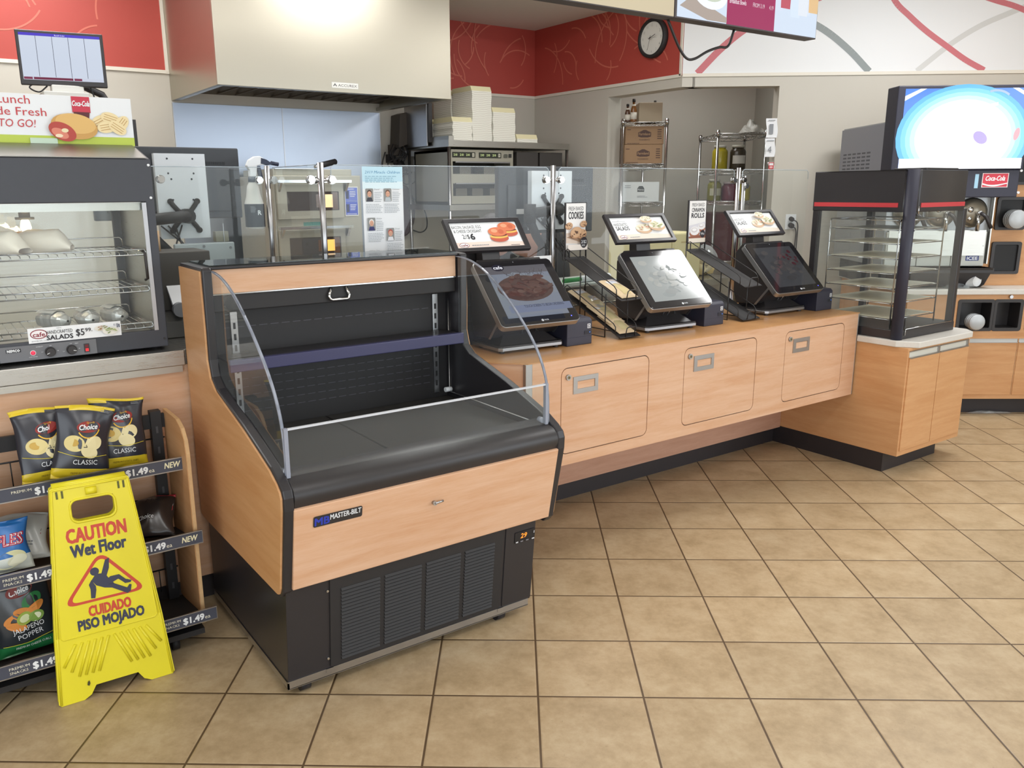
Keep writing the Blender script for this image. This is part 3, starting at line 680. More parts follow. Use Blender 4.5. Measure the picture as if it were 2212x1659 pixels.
# ================================================================ ordering kiosks
BEZ = pm('kiosk_bezel', '#1d1c1f', .08, 0, .6); SILV = pm('kiosk_silver', '#a7a8ab', .3, .9)
def food_blob(cx, cy, rx, ry, n, cols, sd):
    r = random.Random(sd); out = []
    for i in range(n):
        a, q = r.uniform(0, 2*pi), sqrt(r.uniform(0, 1))
        out.append(('e', cx + rx*q*cos(a), cy + ry*q*sin(a), rx*r.uniform(.12, .3), ry*r.uniform(.1, .24), cols[i % len(cols)], r.uniform(-.6, .6)))
    return out
def cafe_logo(x, y, s, ring='#7d2f3c', face='#f2eeee', text='#7d2f3c'):
    return [('e', x, y, s, s*.56, flat(ring)), ('e', x, y, s*.9, s*.46, flat(face)), ('t', 'cafe', x, y - s*.24, s*.5, flat(text), {'al': 'c', 'w': s*1.35, 'b': .02})]
def kiosk(x, y, rz, label, screen, sx, sign, sgx, sgy):
    t = Thing('ordering_kiosk', label, 'kiosk', (x, y, H), rz, 'self ordering kiosks', True)
    base = [(-.17, .20), (-.165, -.01), (-.15, -.025), (.155, -.025), (.17, -.01), (.17, .20)]
    mb = MB(SILV); mb.prism(base, 'z', .012, .026); mb.use(BLK)
    mb.prism([(a*.985, b*.985 + .001) for a, b in base], 'z', .026, .033)
    # raised wedge on the base
    lo = [(-.155, .19), (-.15, .0), (.15, .0), (.155, .19)]; hi = [(-.13, .18), (-.10, .05), (.10, .05), (.13, .18)]
    A = [mb.v((a, b, .033)) for a, b in lo]; B = [mb.v((a, b, .075)) for a, b in hi]
    for i in range(4): mb.face([A[i], A[(i+1) % 4], B[(i+1) % 4], B[i]])
    mb.face(B)
    for a, b in ((-.14, 0), (.14, 0), (-.14, .17), (.14, .17)): mb.cyl((a, b, 0), (a, b, .012), .012, seg=10)
    t.part('base', mb, .0015)
    mb = MB(BLK); mb.prism([(.055, .06), (.19, .05), (.215, .12), (.215, .33), (.165, .385), (-.055, .155), (-.05, .14)], 'x', -.165, .165); t.part('body', mb, .005)
    mb = MB(SILV)
    for xx in (-.168, .166): mb.prism([(.05, .055), (.065, .055), (-.03, .165), (-.045, .165)], 'x', xx, xx + .003)
    t.part('strut', mb)
    # tilted screen slab: centre, 45 degrees
    M4 = face_tilt(sx, .008, .257, radians(45)); w2, h2 = .2, .175
    mb = MB(SILV); mb.xf = M4; mb.prism(rrect(-w2, -h2, w2, h2, .022), 'z', -.032, -.004); mb.use(BEZ); mb.prism(rrect(-w2 + .003, -h2 + .003, w2 - .003, h2 - .003, .02), 'z', -.006, 0); mb.xf = None
    hs = t.part('screen_housing', mb, .002)
    t.part('screen', gfx(screen(), M4, .0003), under=hs)
    mb = gfx([('e', .005, -.158, .006, .006, flat('#c9c9cc')), ('t', 'NCR', .014, -.161, .0065, flat('#c9c9cc'), {'w': .022, 'b': .02}), ('e', .0, .160, .003, .003, flat('#55565c'))], M4, .0004)
    t.part('maker_mark', mb, under=hs)
    if sign[1]:
        t.part('power_light', gfx([('e', .158, -.150, .003, .003, glow('#5a5cff', 3))], M4, .0006), under=hs)
    mb = MB(CHROME); mb.tube([(-.03, .02, .07), (-.02, 0, .12), (.02, 0, .13), (.05, .02, .075)], .003); mb.tube([(.0, .02, .07), (.02, .005, .11), (.06, .02, .075)], .003); t.part('cables', mb)
    # small sign on a neck behind the screen
    S4 = face_tilt(sgx, sgy, .488, radians(40)); a, b = .1925, .086
    mb = MB(BLK); mb.prism([(.15, .30), (.215, .30), (sgy + .03, .47), (sgy - .02, .45)], 'x', sgx - .045, sgx + .045); t.part('sign_neck', mb, .003)
    mb = MB(BLKS); mb.xf = S4
    mb.hole_plate([(-a, -b), (a, -b), (a, b), (-a, b)], [[(-a + .022, -b + .018), (-a + .022, b - .018), (a - .022, b - .018), (a - .022, -b + .018)]], 'z', -.004, .006)
    mb.box(-a, a, -b, b, -.014, -.004); mb.xf = None
    fr = t.part('sign_frame', mb, .002)
    t.part('sign_print', gfx([('r', -a + .022, -b + .018, a - .022, b - .018, flat('#eef0f1', .35))] + sign[0], S4 @ Matrix.Translation((0, 0, -.0035)), .0003), under=fr)
    return t
LIT = lambda c, s=.55: glow(c, round(s*2 if s < .7 else s*1.2, 2))
def scr_steak():
    it = [('r', -.155, -.135, .155, .14, LIT('#8b93a2', .35)), ('r', -.155, .098, .155, .14, LIT('#77757c', .3)), ('p', [(-.155,.02),(-.03,.105),(.155,.07),(.155,-.02),(-.155,-.04)], LIT('#9aa2ad', .3))]
    it += [('e', 0, .015, .14, .07, LIT('#66504c', .3))] + food_blob(0., .02, .115, .05, 90, [LIT('#6d4d48', .3), LIT('#70544e', .3), LIT('#5f4a47', .3), LIT('#7a6058', .3), LIT('#66504c', .3)], 5)
    r = random.Random(4)
    for i in range(26):
        x = r.uniform(-.1, .1); it.append(('ln', [(x, .06), (x + r.uniform(-.03, .03), .06 + r.uniform(.01, .035))], .0012, LIT('#433a38', .3)))
    it += [('r', -.155, -.135, .155, -.098, LIT('#7f8aa6', .35)), ('t', 'TOUCH SCREEN TO BEGIN ORDERING', 0.02, -.112, .013, LIT('#2a2a38', .2), {'al': 'c', 'w': .2})]
    it += [('e', -.118, .104, .03, .018, LIT('#2b2b45', .2)), ('t', 'cafe', -.118, .097, .016, LIT('#e8e8f0', .8), {'al': 'c', 'w': .044, 'b': .02})]
    return it
def scr_dim(c0='#4c4d50', cols=('#524f50', '#5a5655', '#484748'), red=False):
    def f():
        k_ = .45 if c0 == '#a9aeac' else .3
        it = [('r', -.155, -.135, .155, .14, LIT(c0, k_))]
        it += food_blob(0.01, .0, .12, .075, 34, [LIT(c, k_) for c in cols], 9)
        if red: it += food_blob(.07, .05, .05, .05, 12, [LIT('#5a2b33', .25)], 2)
        it += [('e', -.11, .09, .026, .015, LIT(cols[1], k_)), ('e', -.03, -.09, .04, .016, LIT(cols[2], k_))]
        return it
    return f
def sign_salad():
    it = [('t', 'HANDCRAFTED', -.155, .018, .017, INK, {'w': .085}), ('t', 'SALADS', -.15, -.008, .022, INK, {'w': .082, 'b': .01}), ('r', -.158, .044, -.075, .0455, INKG), ('t', 'NEW', -.117, .0475, .005, INKG, {'al': 'c'})]
    it += [('p', [(-.17,-.068),(.17,-.068),(.17,-.04),(.02,-.03),(-.17,-.038)], flat('#ddd2c4'))]
    it += cafe_logo(-.128, -.05, .022) + [('lines', -.09, -.056, -.02, -.048, 1, INKG)]
    for cx, cy, s, c in ((.02, .002, .048, ('#e9dcc0', '#c58a6a', '#b9b58c', '#e6e0cd')), (.105, .012, .05, ('#8d9a62', '#c9c39a', '#e4dcc6', '#a7ab78')), (.045, .046, .036, ('#d8cfa8', '#9aa06e', '#e8e0cc'))):
        it += [('e', cx, cy - s*.22, s*1.02, s*.5, flat('#c9a888')), ('e', cx, cy, s, s*.45, flat('#efe8d8'))] + food_blob(cx, cy, s*.75, s*.34, 22, [flat(c_) for c_ in c], int(cx*1000))
    return it
def sign_croissant():
    it = [('t', 'BACON, SAUSAGE, EGG', -.16, .038, .0155, INK, {'w': .145}), ('t', '& CHEESE CROISSANT', -.157, .016, .0155, INK, {'w': .138}), ('t', '2/$', -.125, -.016, .022, INK, {'w': .036}), ('t', '6', -.085, -.021, .03, INK, {'w': .02, 'b': .03})]
    it += [('p', [(-.17,-.068),(.17,-.068),(.17,-.042),(.0,-.034),(-.17,-.036)], flat('#e2cfc3'))] + cafe_logo(-.132, -.051, .024) + [('lines', -.095, -.057, -.01, -.048, 1, INKG), ('lines', .1, -.062, .15, -.056, 1, INK)]
    for cx, cy in ((.115, .028), (.055, .0)):
        it += [('e', cx, cy - .022, .046, .02, flat('#b9563f')), ('e', cx, cy - .012, .046, .012, flat('#e8b25a')), ('e', cx + .004, cy - .006, .04, .008, flat('#6b3226')), ('e', cx, cy + .012, .047, .024, flat('#d2754f')), ('e', cx - .015, cy + .017, .016, .01, flat('#e89d78')), ('e', cx + .018, cy + .012, .014, .012, flat('#c2603f'))]
    return it
kiosk(.714, .986, radians(-3.5), 'ordering kiosk beside the cooler, its sign showing croissant sandwiches', scr_steak, -.007, (sign_croissant(), True), -.085, .205)
kiosk(1.576, .985, radians(-4), 'middle ordering kiosk with pale glare painted on its screen', scr_dim('#a9aeac', ('#adb0ac', '#b6b8b3', '#a2a6a4')), -.02, (sign_salad(), False), -.04, .19)  # milky glare is put into this screen's colours
kiosk(2.49, 1.0, radians(-1.5), 'right-hand ordering kiosk with dark screen next to the pizza warmer', scr_dim(red=True), 0., (sign_salad(), True), -.033, .20)

# receipt printers beside each kiosk
def printer(x, y, rz, lab):
    t = Thing('receipt_printer', lab, 'printer', (x, y, H), rz, 'kiosk receipt printers', True)
    mb = MB(NAVY); mb.prism([(0, 0), (0, .105), (.012, .118), (.19, .13), (.2, .12), (.2, 0)], 'x', 0, .145); t.part('case', mb, .003)
    mb = MB(flat('#2a2a3a')); mb.box(.0005, .1445, -.0008, 0, .036, .038); mb.box(.02, .125, .05, .1, .1225, .1235); t.part('seam', mb)
    t.part('button', gfx([('r', .117, .03 + .042, .135, .03 + .062, WHITE), ('r', .120, .03 + .045, .132, .03 + .059, NAVY), ('r', .123, .078, .129, .086, WHITE), ('rr', .1, .045, .135, .062, .003, flat('#1d1d28')), ('e', .13, .054, .002, .002, glow('#4a8cff', 2))], face_y(0, -.0005, 0), .0004))
printer(.892, .945, 0, 'dark receipt printer at the foot of the croissant-sign kiosk')
printer(1.79, .95, 0, 'dark receipt printer at the foot of the middle kiosk')
printer(2.695, .93, 0, 'dark receipt printer on the far right end of the kiosk counter')
# small black computer box behind the first kiosk
t_ = Thing('computer_box', 'upright black computer box behind the croissant-sign kiosk', 'computer', (.56, 1.30, H))
mb = MB(BLKM); mb.box(.47, .655, 1.235, 1.33, H, 1.285); t_.part('case', mb, .004)
mb = MB(flat('#39363a')); [mb.box(.48, .645, 1.2335, 1.2352, z, z + .002) for z in (.98, 1.05, 1.12, 1.19)]; mb.use(flat('#8a7d55')); mb.box(.485, .495, 1.233, 1.2352, 1.20, 1.215); t_.part('slots', mb)

# ================================================================ wire cookie racks
def wire_rack(x, lab, items, wid=.13):
    t = Thing('wire_rack', lab, 'rack', (x + wid/2, 1.12, H))
    x0, x1 = x, x + wid; yf, yb_ = .925, 1.335; r = .0026
    for xx in (x0 - .006, x1 + .006):
        mb = MB(WIRE); mb.tube([(xx, 1.02, H), (xx, 1.02, 1.075)], .003, 6); mb.tube([(xx, 1.20, H + .07), (xx, 1.20, 1.16)], .003, 6); mb.tube([(xx, yb_ - .01, H), (xx, yb_ - .01, 1.26)], .003, 6); mb.tube([(xx, 1.02, H + .002), (xx, yb_ - .01, H + .002)], r, 6); t.part('side_frame', mb)
    mb = MB(WIRE); mb.tube([(x0 - .006, yb_ - .01, H + .003), (x1 + .006, yb_ - .01, H + .003)], r, 6); t.part('cross_bar', mb)
    for za, zb in ((1.055, 1.225), (.884, 1.05)):
        def tz(y): return za + (zb - za) * (y - yf) / (yb_ - yf)
        mb = MB(BLKM); mb.prism([(yf, tz(yf) - .004), (yf, tz(yf)), (yb_, tz(yb_)), (yb_, tz(yb_) - .004)], 'x', x0, x1); tr = t.part('tray', mb)
        mb = MB(WIRE)
        for xx in (x0, x1):
            mb.tube([(xx, yf + .03, tz(yf + .03)), (xx, yf + .03, tz(yf) + .045), (xx, yf + .045, tz(yf) + .06), (xx, yb_ - .03, tz(yb_) + .042), (xx, yb_ - .012, tz(yb_) + .03), (xx, yb_ - .012, tz(yb_))], r, 6)
        mb.tube([(x0 + .035, yf, tz(yf)), (x0 + .04, yf - .004, tz(yf) + .038), (x0 + .048, yf - .005, tz(yf) + .044), (x1 - .048, yf - .005, tz(yf) + .044), (x1 - .04, yf - .004, tz(yf) + .038), (x1 - .035, yf, tz(yf))], r, 6)
        mb.tube([(x0, yf, tz(yf) - .002), (x1, yf, tz(yf) - .002)], r, 6)
        t.part('side_rail', mb, under=tr)
    mb = MB(WIRE); mb.tube([(x0 + .03, yb_ - .008, 1.2), (x0 + .03, yb_ - .008, 1.27)], .003, 6); mb.tube([(x1 - .03, yb_ - .008, 1.2), (x1 - .03, yb_ - .008, 1.27)], .003, 6); t.part('sign_stem', mb)
    mb = MB(BLK); mb.box(x0 - .003, x1 + .003, yb_ - .012, yb_ - .003, 1.255, 1.487); hld = t.part('sign_holder', mb, .0015)
    t.part('sign_print', gfx(items, face_y(x + wid/2, yb_ - .0124, 1.371), .0003), under=hld)
    return t
def cookie_sign():
    it = [('r', -.062, -.112, .062, .112, flat('#eceae8', .4)), ('t', 'FRESH BAKED', 0, .078, .018, INK, {'al': 'c', 'w': .095}), ('t', 'COOKIES', 0, .038, .033, INK, {'al': 'c', 'w': .095, 'b': .015})]
    it += [('p', [(-.062,-.03),(.062,-.02),(.062,-.085),(-.062,-.078)], flat('#d9c7b8')), ('p', [(-.06,-.05),(-.02,-.04),(.06,-.072),(.05,-.082)], flat('#a98a72'))]
    r = random.Random(3)
    for cx, cy, rr in ((-.045, .004, .024), (.045, .012, .022), (.03, -.035, .032), (-.008, -.028, .038)):
        it += [('e', cx, cy, rr, rr*.72, flat('#b78a66'), .2), ('e', cx, cy + .002, rr*.92, rr*.62, flat('#cfa782'), .2)]
        for i in range(11): it.append(('e', cx + r.uniform(-.7, .7)*rr, cy + r.uniform(-.45, .45)*rr, rr*.11, rr*.07, flat('#5a3d2e'), r.uniform(0, 3)))
    it += [('r', -.062, -.112, .062, -.085, flat('#e9dfd6')), ('e', .038, -.076, .023, .027, flat('#2d262b')), ('t', '2/$2', .038, -.08, .015, WHITE, {'al': 'c', 'w': .034}), ('lines', .025, -.094, .052, -.086, 2, WHITE)]
    return it
def roll_sign():
    it = [('r', -.066, -.112, .066, .112, flat('#eceae8', .4)), ('t', 'FRESH BAKED', .004, .082, .018, INK, {'al': 'c', 'w': .1}), ('t', 'CINNAMON', .004, .053, .021, INK, {'al': 'c', 'w': .1, 'b': .01}), ('t', 'ROLLS', .002, .022, .024, INK, {'al': 'c', 'w': .1, 'b': .02})]
    it += [('p', [(-.066,-.02),(.066,.0),(.066,-.085),(-.066,-.08)], flat('#d9d6dc'))]
    for cx, cy, s in ((.035, -.025, .03), (-.02, -.048, .04)):
        it += [('e', cx, cy - .014, s, s*.55, flat('#a5694f')), ('e', cx, cy, s*.95, s*.6, flat('#e9e6e6')), ('e', cx - .004, cy + .004, s*.6, s*.32, flat('#cfc6c6')), ('e', cx - .004, cy + .006, s*.45, s*.2, flat('#f1efef'))]
    it += [('p', [(-.066,-.078),(.066,-.07),(.066,-.088),(-.066,-.088)], flat('#8f5540')), ('r', -.066, -.112, .066, -.088, flat('#e7dccd')), ('e', .043, -.066, .019, .021, flat('#2d262b')), ('t', '99c', .043, -.072, .013, WHITE, {'al': 'c', 'w': .027})]
    return it
wire_rack(1.19, 'black wire cookie rack with bagged cookies and the fresh baked cookies sign', cookie_sign())
wire_rack(2.055, 'empty black wire rack carrying the fresh baked cinnamon rolls sign', roll_sign(), .138)
KRAFT = pm('cookie_bag_paper', '#cdb692', .6, var=.06, vs=30)
def cookie_bag(x, y, z, slope, rz, lab, sd):
    """paper bag with a clear window, lying on the sloped tray"""
    r = random.Random(sd)
    t = Thing('cookie_bag', lab, 'cookie bag', (x, y, z), group='bagged cookies on the wire rack', local=True, rot=Matrix.Rotation(rz, 3, 'Z') @ Matrix.Rotation(slope, 3, 'X'))
    mb = MB(KRAFT); L_, W_ = .17, .105
    def top(u, v):
        e = sin(pi*u)**.5 * (sin(pi*min(1, v*1.1))**.6 if v < .9 else .25)
        return ((u - .5)*W_*(1 - .06*v), (v)*L_, .002 + .016*e + .002*sin(9*u + sd)*sin(7*v))
    V = mb.grid(top, 8, 10); W2 = mb.grid(lambda u, v: ((u - .5)*W_, v*L_, .001), 8, 10)
    for j in range(10):
        for i_ in (0, 8): mb.face([V[i_][j], V[i_][j+1], W2[i_][j+1], W2[i_][j]])
    for i in range(8): mb.face([V[i][0], V[i+1][0], W2[i+1][0], W2[i][0]])
    t.part('bag', mb)
    mb = MB(pm('bag_window', '#c9b98c', .12, 0, .6)); mb.grid(lambda u, v: tuple(Vector(top(.28 + .44*u, .12 + .5*v)) + Vector((0, 0, .0008))), 5, 5); t.part('window', mb)
    mb = MB(WHITE); mb.grid(lambda u, v: tuple(Vector(top(.2 + .58*u, .66 + .24*v)) + Vector((0, 0, .0012))), 5, 3); lb = t.part('label', mb)
    mb = gfx([('lines', -.022, 0, .022, .03, 5, flat('#6d7fa8'))], Matrix.Translation((0, .118, .02))); t.part('print', mb, under=lb)
    return t
sl = atan2(.166, .41)
cookie_bag(1.257, .935, 1.062, sl, .02, 'cookie bag on the upper tray of the cookie rack', 1)
cookie_bag(1.255, .94, .897, sl, .0, 'foremost cookie bag on the lower tray of the cookie rack', 2)
cookie_bag(1.252, 1.01, .937, sl, .05, 'second cookie bag from the front on the lower tray, behind the foremost', 3)
cookie_bag(1.258, 1.085, .969, sl, -.04, 'third cookie bag from the front on the lower tray', 4)
cookie_bag(1.253, 1.155, .9965, sl, .03, 'rearmost cookie bag on the lower tray of the cookie rack', 5)
# price card behind the first kiosk
t_ = Thing('price_card', 'white and red price card standing behind the croissant-sign kiosk', 'card', (1.03, 1.30, H))
mb = MB(WHITE); mb.box(.98, 1.085, 1.30, 1.304, H + .24, H + .37); mb.use(CHROME); mb.tube([(1.03, 1.303, H), (1.03, 1.303, H + .26)], .003); mb.box(1.0, 1.06, 1.28, 1.33, H, H + .006); t_.part('card', mb)
t_.part('print', gfx([('lines', -.045, .03, .045, .055, 3, INKG), ('t', '100', -.01, .02, .02, INK, {'al': 'c'}), ('r', .0, -.06, .05, .005, RED), ('t', '1', .03, -.045, .035, WHITE, {'al': 'c', 'b': .03})], face_y(1.032, 1.2995, H + .305)))

# ================================================================ snack counter on the left
t_ = Thing('service_counter', 'steel-topped maple counter on the left carrying the hot food case', 'counter', (-1.2, 1.6, 0))
mb = MB(steel_mat('counter_steel', '#b5b3ae', .3, (3, 60, 60))); mb.box(-3.4, -.667, 1.228, 2.0, .94, .996); mb.box(-.667, .40, 1.24, 2.0, .94, .996); t_.part('steel_top', mb, .003)
mb = MB(STEEL); mb.box(-3.4, -.676, 1.238, 1.26, .915, .94); t_.part('steel_trim', mb)
mb = MB(WOOD); mb.box(-3.4, .40, 1.252, 1.98, .10, .94); t_.part('counter_body', mb)
mb = MB(KICK); mb.box(-3.4, .40, 1.272, 1.9, 0, .10); t_.part('toe_kick', mb)
for x in (-1.9, -.49):
    mb = MB(flat('#a67f63')); mb.box(x - .001, x + .001, 1.251, 1.2525, .10, .915); t_.part('panel_joint', mb)

# hot food case
t_ = Thing('hot_food_case', 'charcoal heated glass display case on the steel counter', 'food warmer', (-1.03, 1.52, .996))
cx0, cx1, cy0, cy1, cz0, cz1 = -1.36, -.705, 1.29, 1.76, 1.006, 1.662
mb = MB(CHAR); mb.hole_plate([(cx0, cz0), (cx1, cz0), (cx1, cz1), (cx0, cz1)], [list(reversed([(-1.325, 1.068), (-.733, 1.068), (-.733, 1.518), (-1.325, 1.518)]))], 'y', cy0, cy0 + .02)
for x0, x1 in ((cx0, cx0 + .015), (cx1 - .015, cx1)): mb.box(x0, x1, cy0 + .02, cy1, cz0, cz1)
mb.box(cx0 + .015, cx1 - .015, cy0 + .02, cy1, cz0, 1.05); mb.box(cx0 + .015, cx1 - .015, cy0 + .02, cy1, 1.56, cz1)
mb.box(cx0 + .015, cx0 + .06, cy1 - .02, cy1, 1.05, 1.56); mb.box(cx1 - .06, cx1 - .015, cy1 - .02, cy1, 1.05, 1.56)
mb.prism([(cy0 + .001, cz1), (cy0 + .20, cz1 + .05), (cy1 - .05, cz1 + .05), (cy1, cz1)], 'x', cx0 + .05, cx1 - .001); t_.part('housing', mb, .003)
mb = MB(pm('roof_metal', '#8d8a84', .35, .7)); mb.prism([(cy0 + .004, cz1 + .0025), (cy0 + .2, cz1 + .0525), (cy0 + .2, cz1 + .055), (cy0 + .004, cz1 + .005)], 'x', cx0 + .06, cx1 - .012); t_.part('roof_slope', mb)
mb = MB(STEEL); mb.box(-1.32, -.745, cy0 + .022, cy1 - .03, 1.49, 1.52); mb.box(-.735, -.721, cy0 + .03, cy1 - .02, 1.05, 1.56); mb.box(-1.34, -1.326, cy0 + .03, cy1 - .02, 1.05, 1.56); mb.box(-1.32, -.74, cy0 + .03, cy1 - .03, 1.05, 1.056); t_.part('steel_lining', mb)
mb = MB(GLASS); mb.box(-1.32, -.745, cy0 + .004, cy0 + .008, 1.07, 1.515); dp = t_.part('glass_door', mb)
mb = MB(ALU); mb.box(-.748, -.734, cy0 - .003, cy0 + .003, 1.068, 1.516); t_.part('door_edge', mb, under=dp)
mb = MB(BLK); mb.tube([(-.762, cy0 - .002, 1.35), (-.758, cy0 - .018, 1.345), (-.757, cy0 - .018, 1.255), (-.761, cy0 - .002, 1.25)], .005); t_.part('door_handle', mb, under=dp)
mb = MB(GLASS); mb.box(-1.30, -.765, cy1 - .012, cy1 - .008, 1.05, 1.56); t_.part('rear_glass', mb)
for z in (1.345, 1.215, 1.083):
    mb = MB(CHROME); ya, yb2, xa, xb = cy0 + .06, cy1 - .06, -1.32, -.742
    mb.tube([(xa, ya, z + .008), (xb, ya, z + .008), (xb + .004, ya - .004, z - .004), (xb, ya, z - .012), (xa, ya, z - .012)], .0028, 6); mb.tube([(xa, yb2, z), (xb, yb2, z)], .0028, 6)
    mb.tube([(xa, yb2 + .01, z + .035), (xb - .012, yb2 + .01, z + .035), (xb - .004, yb2 + .01, z + .028), (xb, yb2 + .01, z)], .0024, 6)
    x = xb
    while x > xa: mb.tube([(x, ya, z - .012), (x, ya + .006, z), (x, yb2, z)], .0017, 5); x -= .028
    mb.tube([(xb - .006, ya, z), (xb - .006, yb2, z)], .0028, 6); t_.part('wire_shelf', mb)
mb = MB(pm('lamp_socket', '#b9a98a', .3, .6)); mb.cyl((-1.09, 1.5, 1.52), (-1.09, 1.5, 1.47), .018); mb.cyl((-1.09, 1.5, 1.47), (-1.09, 1.5, 1.462), .03); mb.use(glow('#ffe2ae', 6)); mb.lathe([(.0, -.045), (.012, -.042), (.018, -.028), (.014, -.008), (.01, 0)], (-1.09, 1.5, 1.462)); t_.part('heat_lamp', mb)
mb = MB(pm('control_plate', '#6d6e72', .45)); mb.box(-1.238, -.944, cy0 - .004, cy0, 1.007, 1.058); cpn = t_.part('control_plate', mb, .001)
t_.part('badge', gfx([('r', -.022, -.006, .022, .006, flat('#26262c')), ('t', 'NEMCO', 0, -.004, .008, WHITE, {'al': 'c', 'w': .037, 'b': .04})], face_y(-1.196, cy0 - .0042, 1.044)), under=cpn)
for x, a in ((-1.0885, -2.7), (-1.0235, -.25)):
    mb = MB(BLK); mb.cyl((x, cy0 - .004, 1.030), (x, cy0 - .012, 1.030), .0165, seg=24); mb.cyl((x, cy0 - .012, 1.030), (x, cy0 - .02, 1.030), .0145, .013, seg=24); mb.use(WHITE)
    mb.tube([(x + .004*cos(a), cy0 - .0205, 1.03 + .004*sin(a)), (x + .0135*cos(a), cy0 - .0205, 1.03 + .0135*sin(a))], .0012, 6); t_.part('knob', mb, under=cpn)
t_.part('plate_print', gfx([('t', 'HUMIDITY', -.02, .0185, .003, WHITE, {'al': 'r'}), ('t', 'OFF', 0.002, .0185, .003, WHITE, {'al': 'c'}), ('t', 'LO', -.0235, .0, .003, WHITE, {'al': 'c'}), ('t', 'HI', .0235, .0, .003, WHITE, {'al': 'c'}), ('t', 'OFF', .064, .0185, .003, WHITE, {'al': 'c'}), ('t', 'HEAT', .077, .0185, .003, WHITE), ('t', 'LO', .041, -.005, .003, WHITE, {'al': 'c'}), ('t', 'HI', .089, .0, .003, WHITE, {'al': 'c'}), ('t', 'LOW WATER', -.052, -.013, .0028, WHITE, {'al': 'c'})], face_y(-1.0885, cy0 - .0042, 1.030)), under=cpn)
mb = MB(pm('pilot_light', '#c8324a', .3, emit='#d03050', es=.6)); mb.lathe([(.0, .008), (.006, .006), (.0075, 0)], (-1.14, cy0 - .004, 1.031), 14, 'y'); mb.use(WHITE); mb.cyl((-1.14, cy0 - .0045, 1.031), (-1.14, cy0 - .004, 1.031), .009); t_.part('pilot_light', mb, under=cpn)
mb = MB(BLK); mb.box(-.984, -.968, cy0 - .008, cy0 - .004, 1.016, 1.045); mb.use(glow('#e8303a', 1.2)); mb.box(-.981, -.971, cy0 - .0085, cy0 - .008, 1.019, 1.029); mb.use(flat('#6d1a22')); mb.box(-.981, -.971, cy0 - .0085, cy0 - .008, 1.031, 1.042); t_.part('rocker_switch', mb, under=cpn)
it = [('r', -.144, -.025, .144, .025, flat('#eceef0', .35)), ('e', -.112, .004, .026, .016, flat('#8b2f3c')), ('e', -.112, .004, .023, .013, flat('#efe9ea')), ('t', 'cafe', -.112, -.004, .014, flat('#8b2f3c'), {'al': 'c', 'w': .036, 'b': .02}), ('t', 'speedycafe.com', -.112, -.02, .005, INKG, {'al': 'c', 'w': .048}), ('t', 'NEW!', -.05, .018, .004, INKG, {'al': 'c'}), ('t', 'HANDCRAFTED', -.05, .002, .0115, INK, {'al': 'c', 'w': .08}), ('t', 'SALADS', -.05, -.018, .015, INK, {'al': 'c', 'w': .08, 'b': .02}), ('t', '$5', .0, -.012, .022, INK, {'w': .026, 'b': .01}), ('t', '99.', .029, -.001, .012, INK, {'w': .022, 'b': .01})]
it += [('e', .08, .006, .022, .01, flat('#e4e0d6'))] + food_blob(.08, .008, .018, .007, 14, [flat(c) for c in ('#a06a50', '#b9a67a', '#7f8a58')], 3) + [('e', .108, -.004, .026, .013, flat('#e8e5dc'))] + food_blob(.108, -.002, .02, .008, 18, [flat(c) for c in ('#8fa062', '#c9cf9a', '#a7b37a', '#6f8a48')], 4) + [('t', '$2', .122, .0135, .006, flat('#27345a'), {'al': 'c'}), ('r', .128, .006, .131, .02, flat('#2b3350')), ('r', .133, .006, .137, .018, flat('#2b3350'))]
t_.part('salad_sticker', gfx(it, face_y(-1.004, cy0 - .0045, 1.088)))
mb = MB(WHITE)
for x, z in ((-.714, 1.642), (-.716, 1.532)): mb.cyl((x, cy0, z), (x, cy0 - .003, z), .0045, seg=10)
mb.use(BLK); mb.cyl((-.717, cy0, 1.035), (-.717, cy0 - .003, 1.035), .004, seg=10); t_.part('rivets', mb)
mb = MB(BLK); mb.box(-1.25, -1.22, cy0 - .012, cy0 - .001, 1.555, 1.63); t_.part('hinge_cover', mb, .003)
mb = MB(BLK)
for x in (cx0 + .04, -.74):
    for y in (cy0 + .05, cy1 - .05): mb.cyl((x, y, .996), (x, y, 1.008), .015, seg=12)
t_.part('feet', mb)
heat = bpy.data.lights.new('hot_case_light', 'POINT'); heat.energy = 2.6; heat.color = (1, .82, .55); heat.shadow_soft_size = .03
ho = bpy.data.objects.new('hot_case_light', heat); COL.objects.link(ho); ho.location = (-1.09, 1.5, 1.40)
# food inside
BUN = pm('toasted_bun', '#d09a52', .45, var=.18, vs=14); WRAP = pm('deli_paper', '#efe6d6', .6, var=.03)
def sub(x, y, z, rz, lab):
    t = Thing('wrapped_sandwich', lab, 'sandwich', (x, y, z), rz, 'sandwiches on the top shelf of the hot case', True)
    mb = MB(BUN); mb.lathe([(0, -.10), (.022, -.095), (.034, -.075), (.037, -.02), (.037, .04), (.033, .085), (.018, .102), (0, .105)], (0, 0, .038), 18, 'x'); t.part('bun', mb)
    mb = MB(WRAP)
    def f(u, v):
        a = 2*pi*u; k = max(0., v - .72)/.28; r = .0405 + .0015*sin(5*a + 9*v)
        x_ = -.035 + .05*sin(a + .6) + v*(.17 - .05*sin(a + .6)); return (x_, r*cos(a)*(1 - .15*k), max(.001, .040 + r*sin(a)*(1 - .75*k) - .024*k))
    mb.grid(f, 22, 10, True, True); t.part('paper_wrap', mb)
sub(-1.09, 1.47, 1.348, -.35, 'right-hand long sandwich in white paper under the heat lamp')
sub(-1.215, 1.43, 1.348, -.75, 'left-hand long sandwich in white paper, tilted to the front')
FOIL = pm('crinkled_foil', '#e3e3e1', .3, .55, bump=1.0, vs=70)
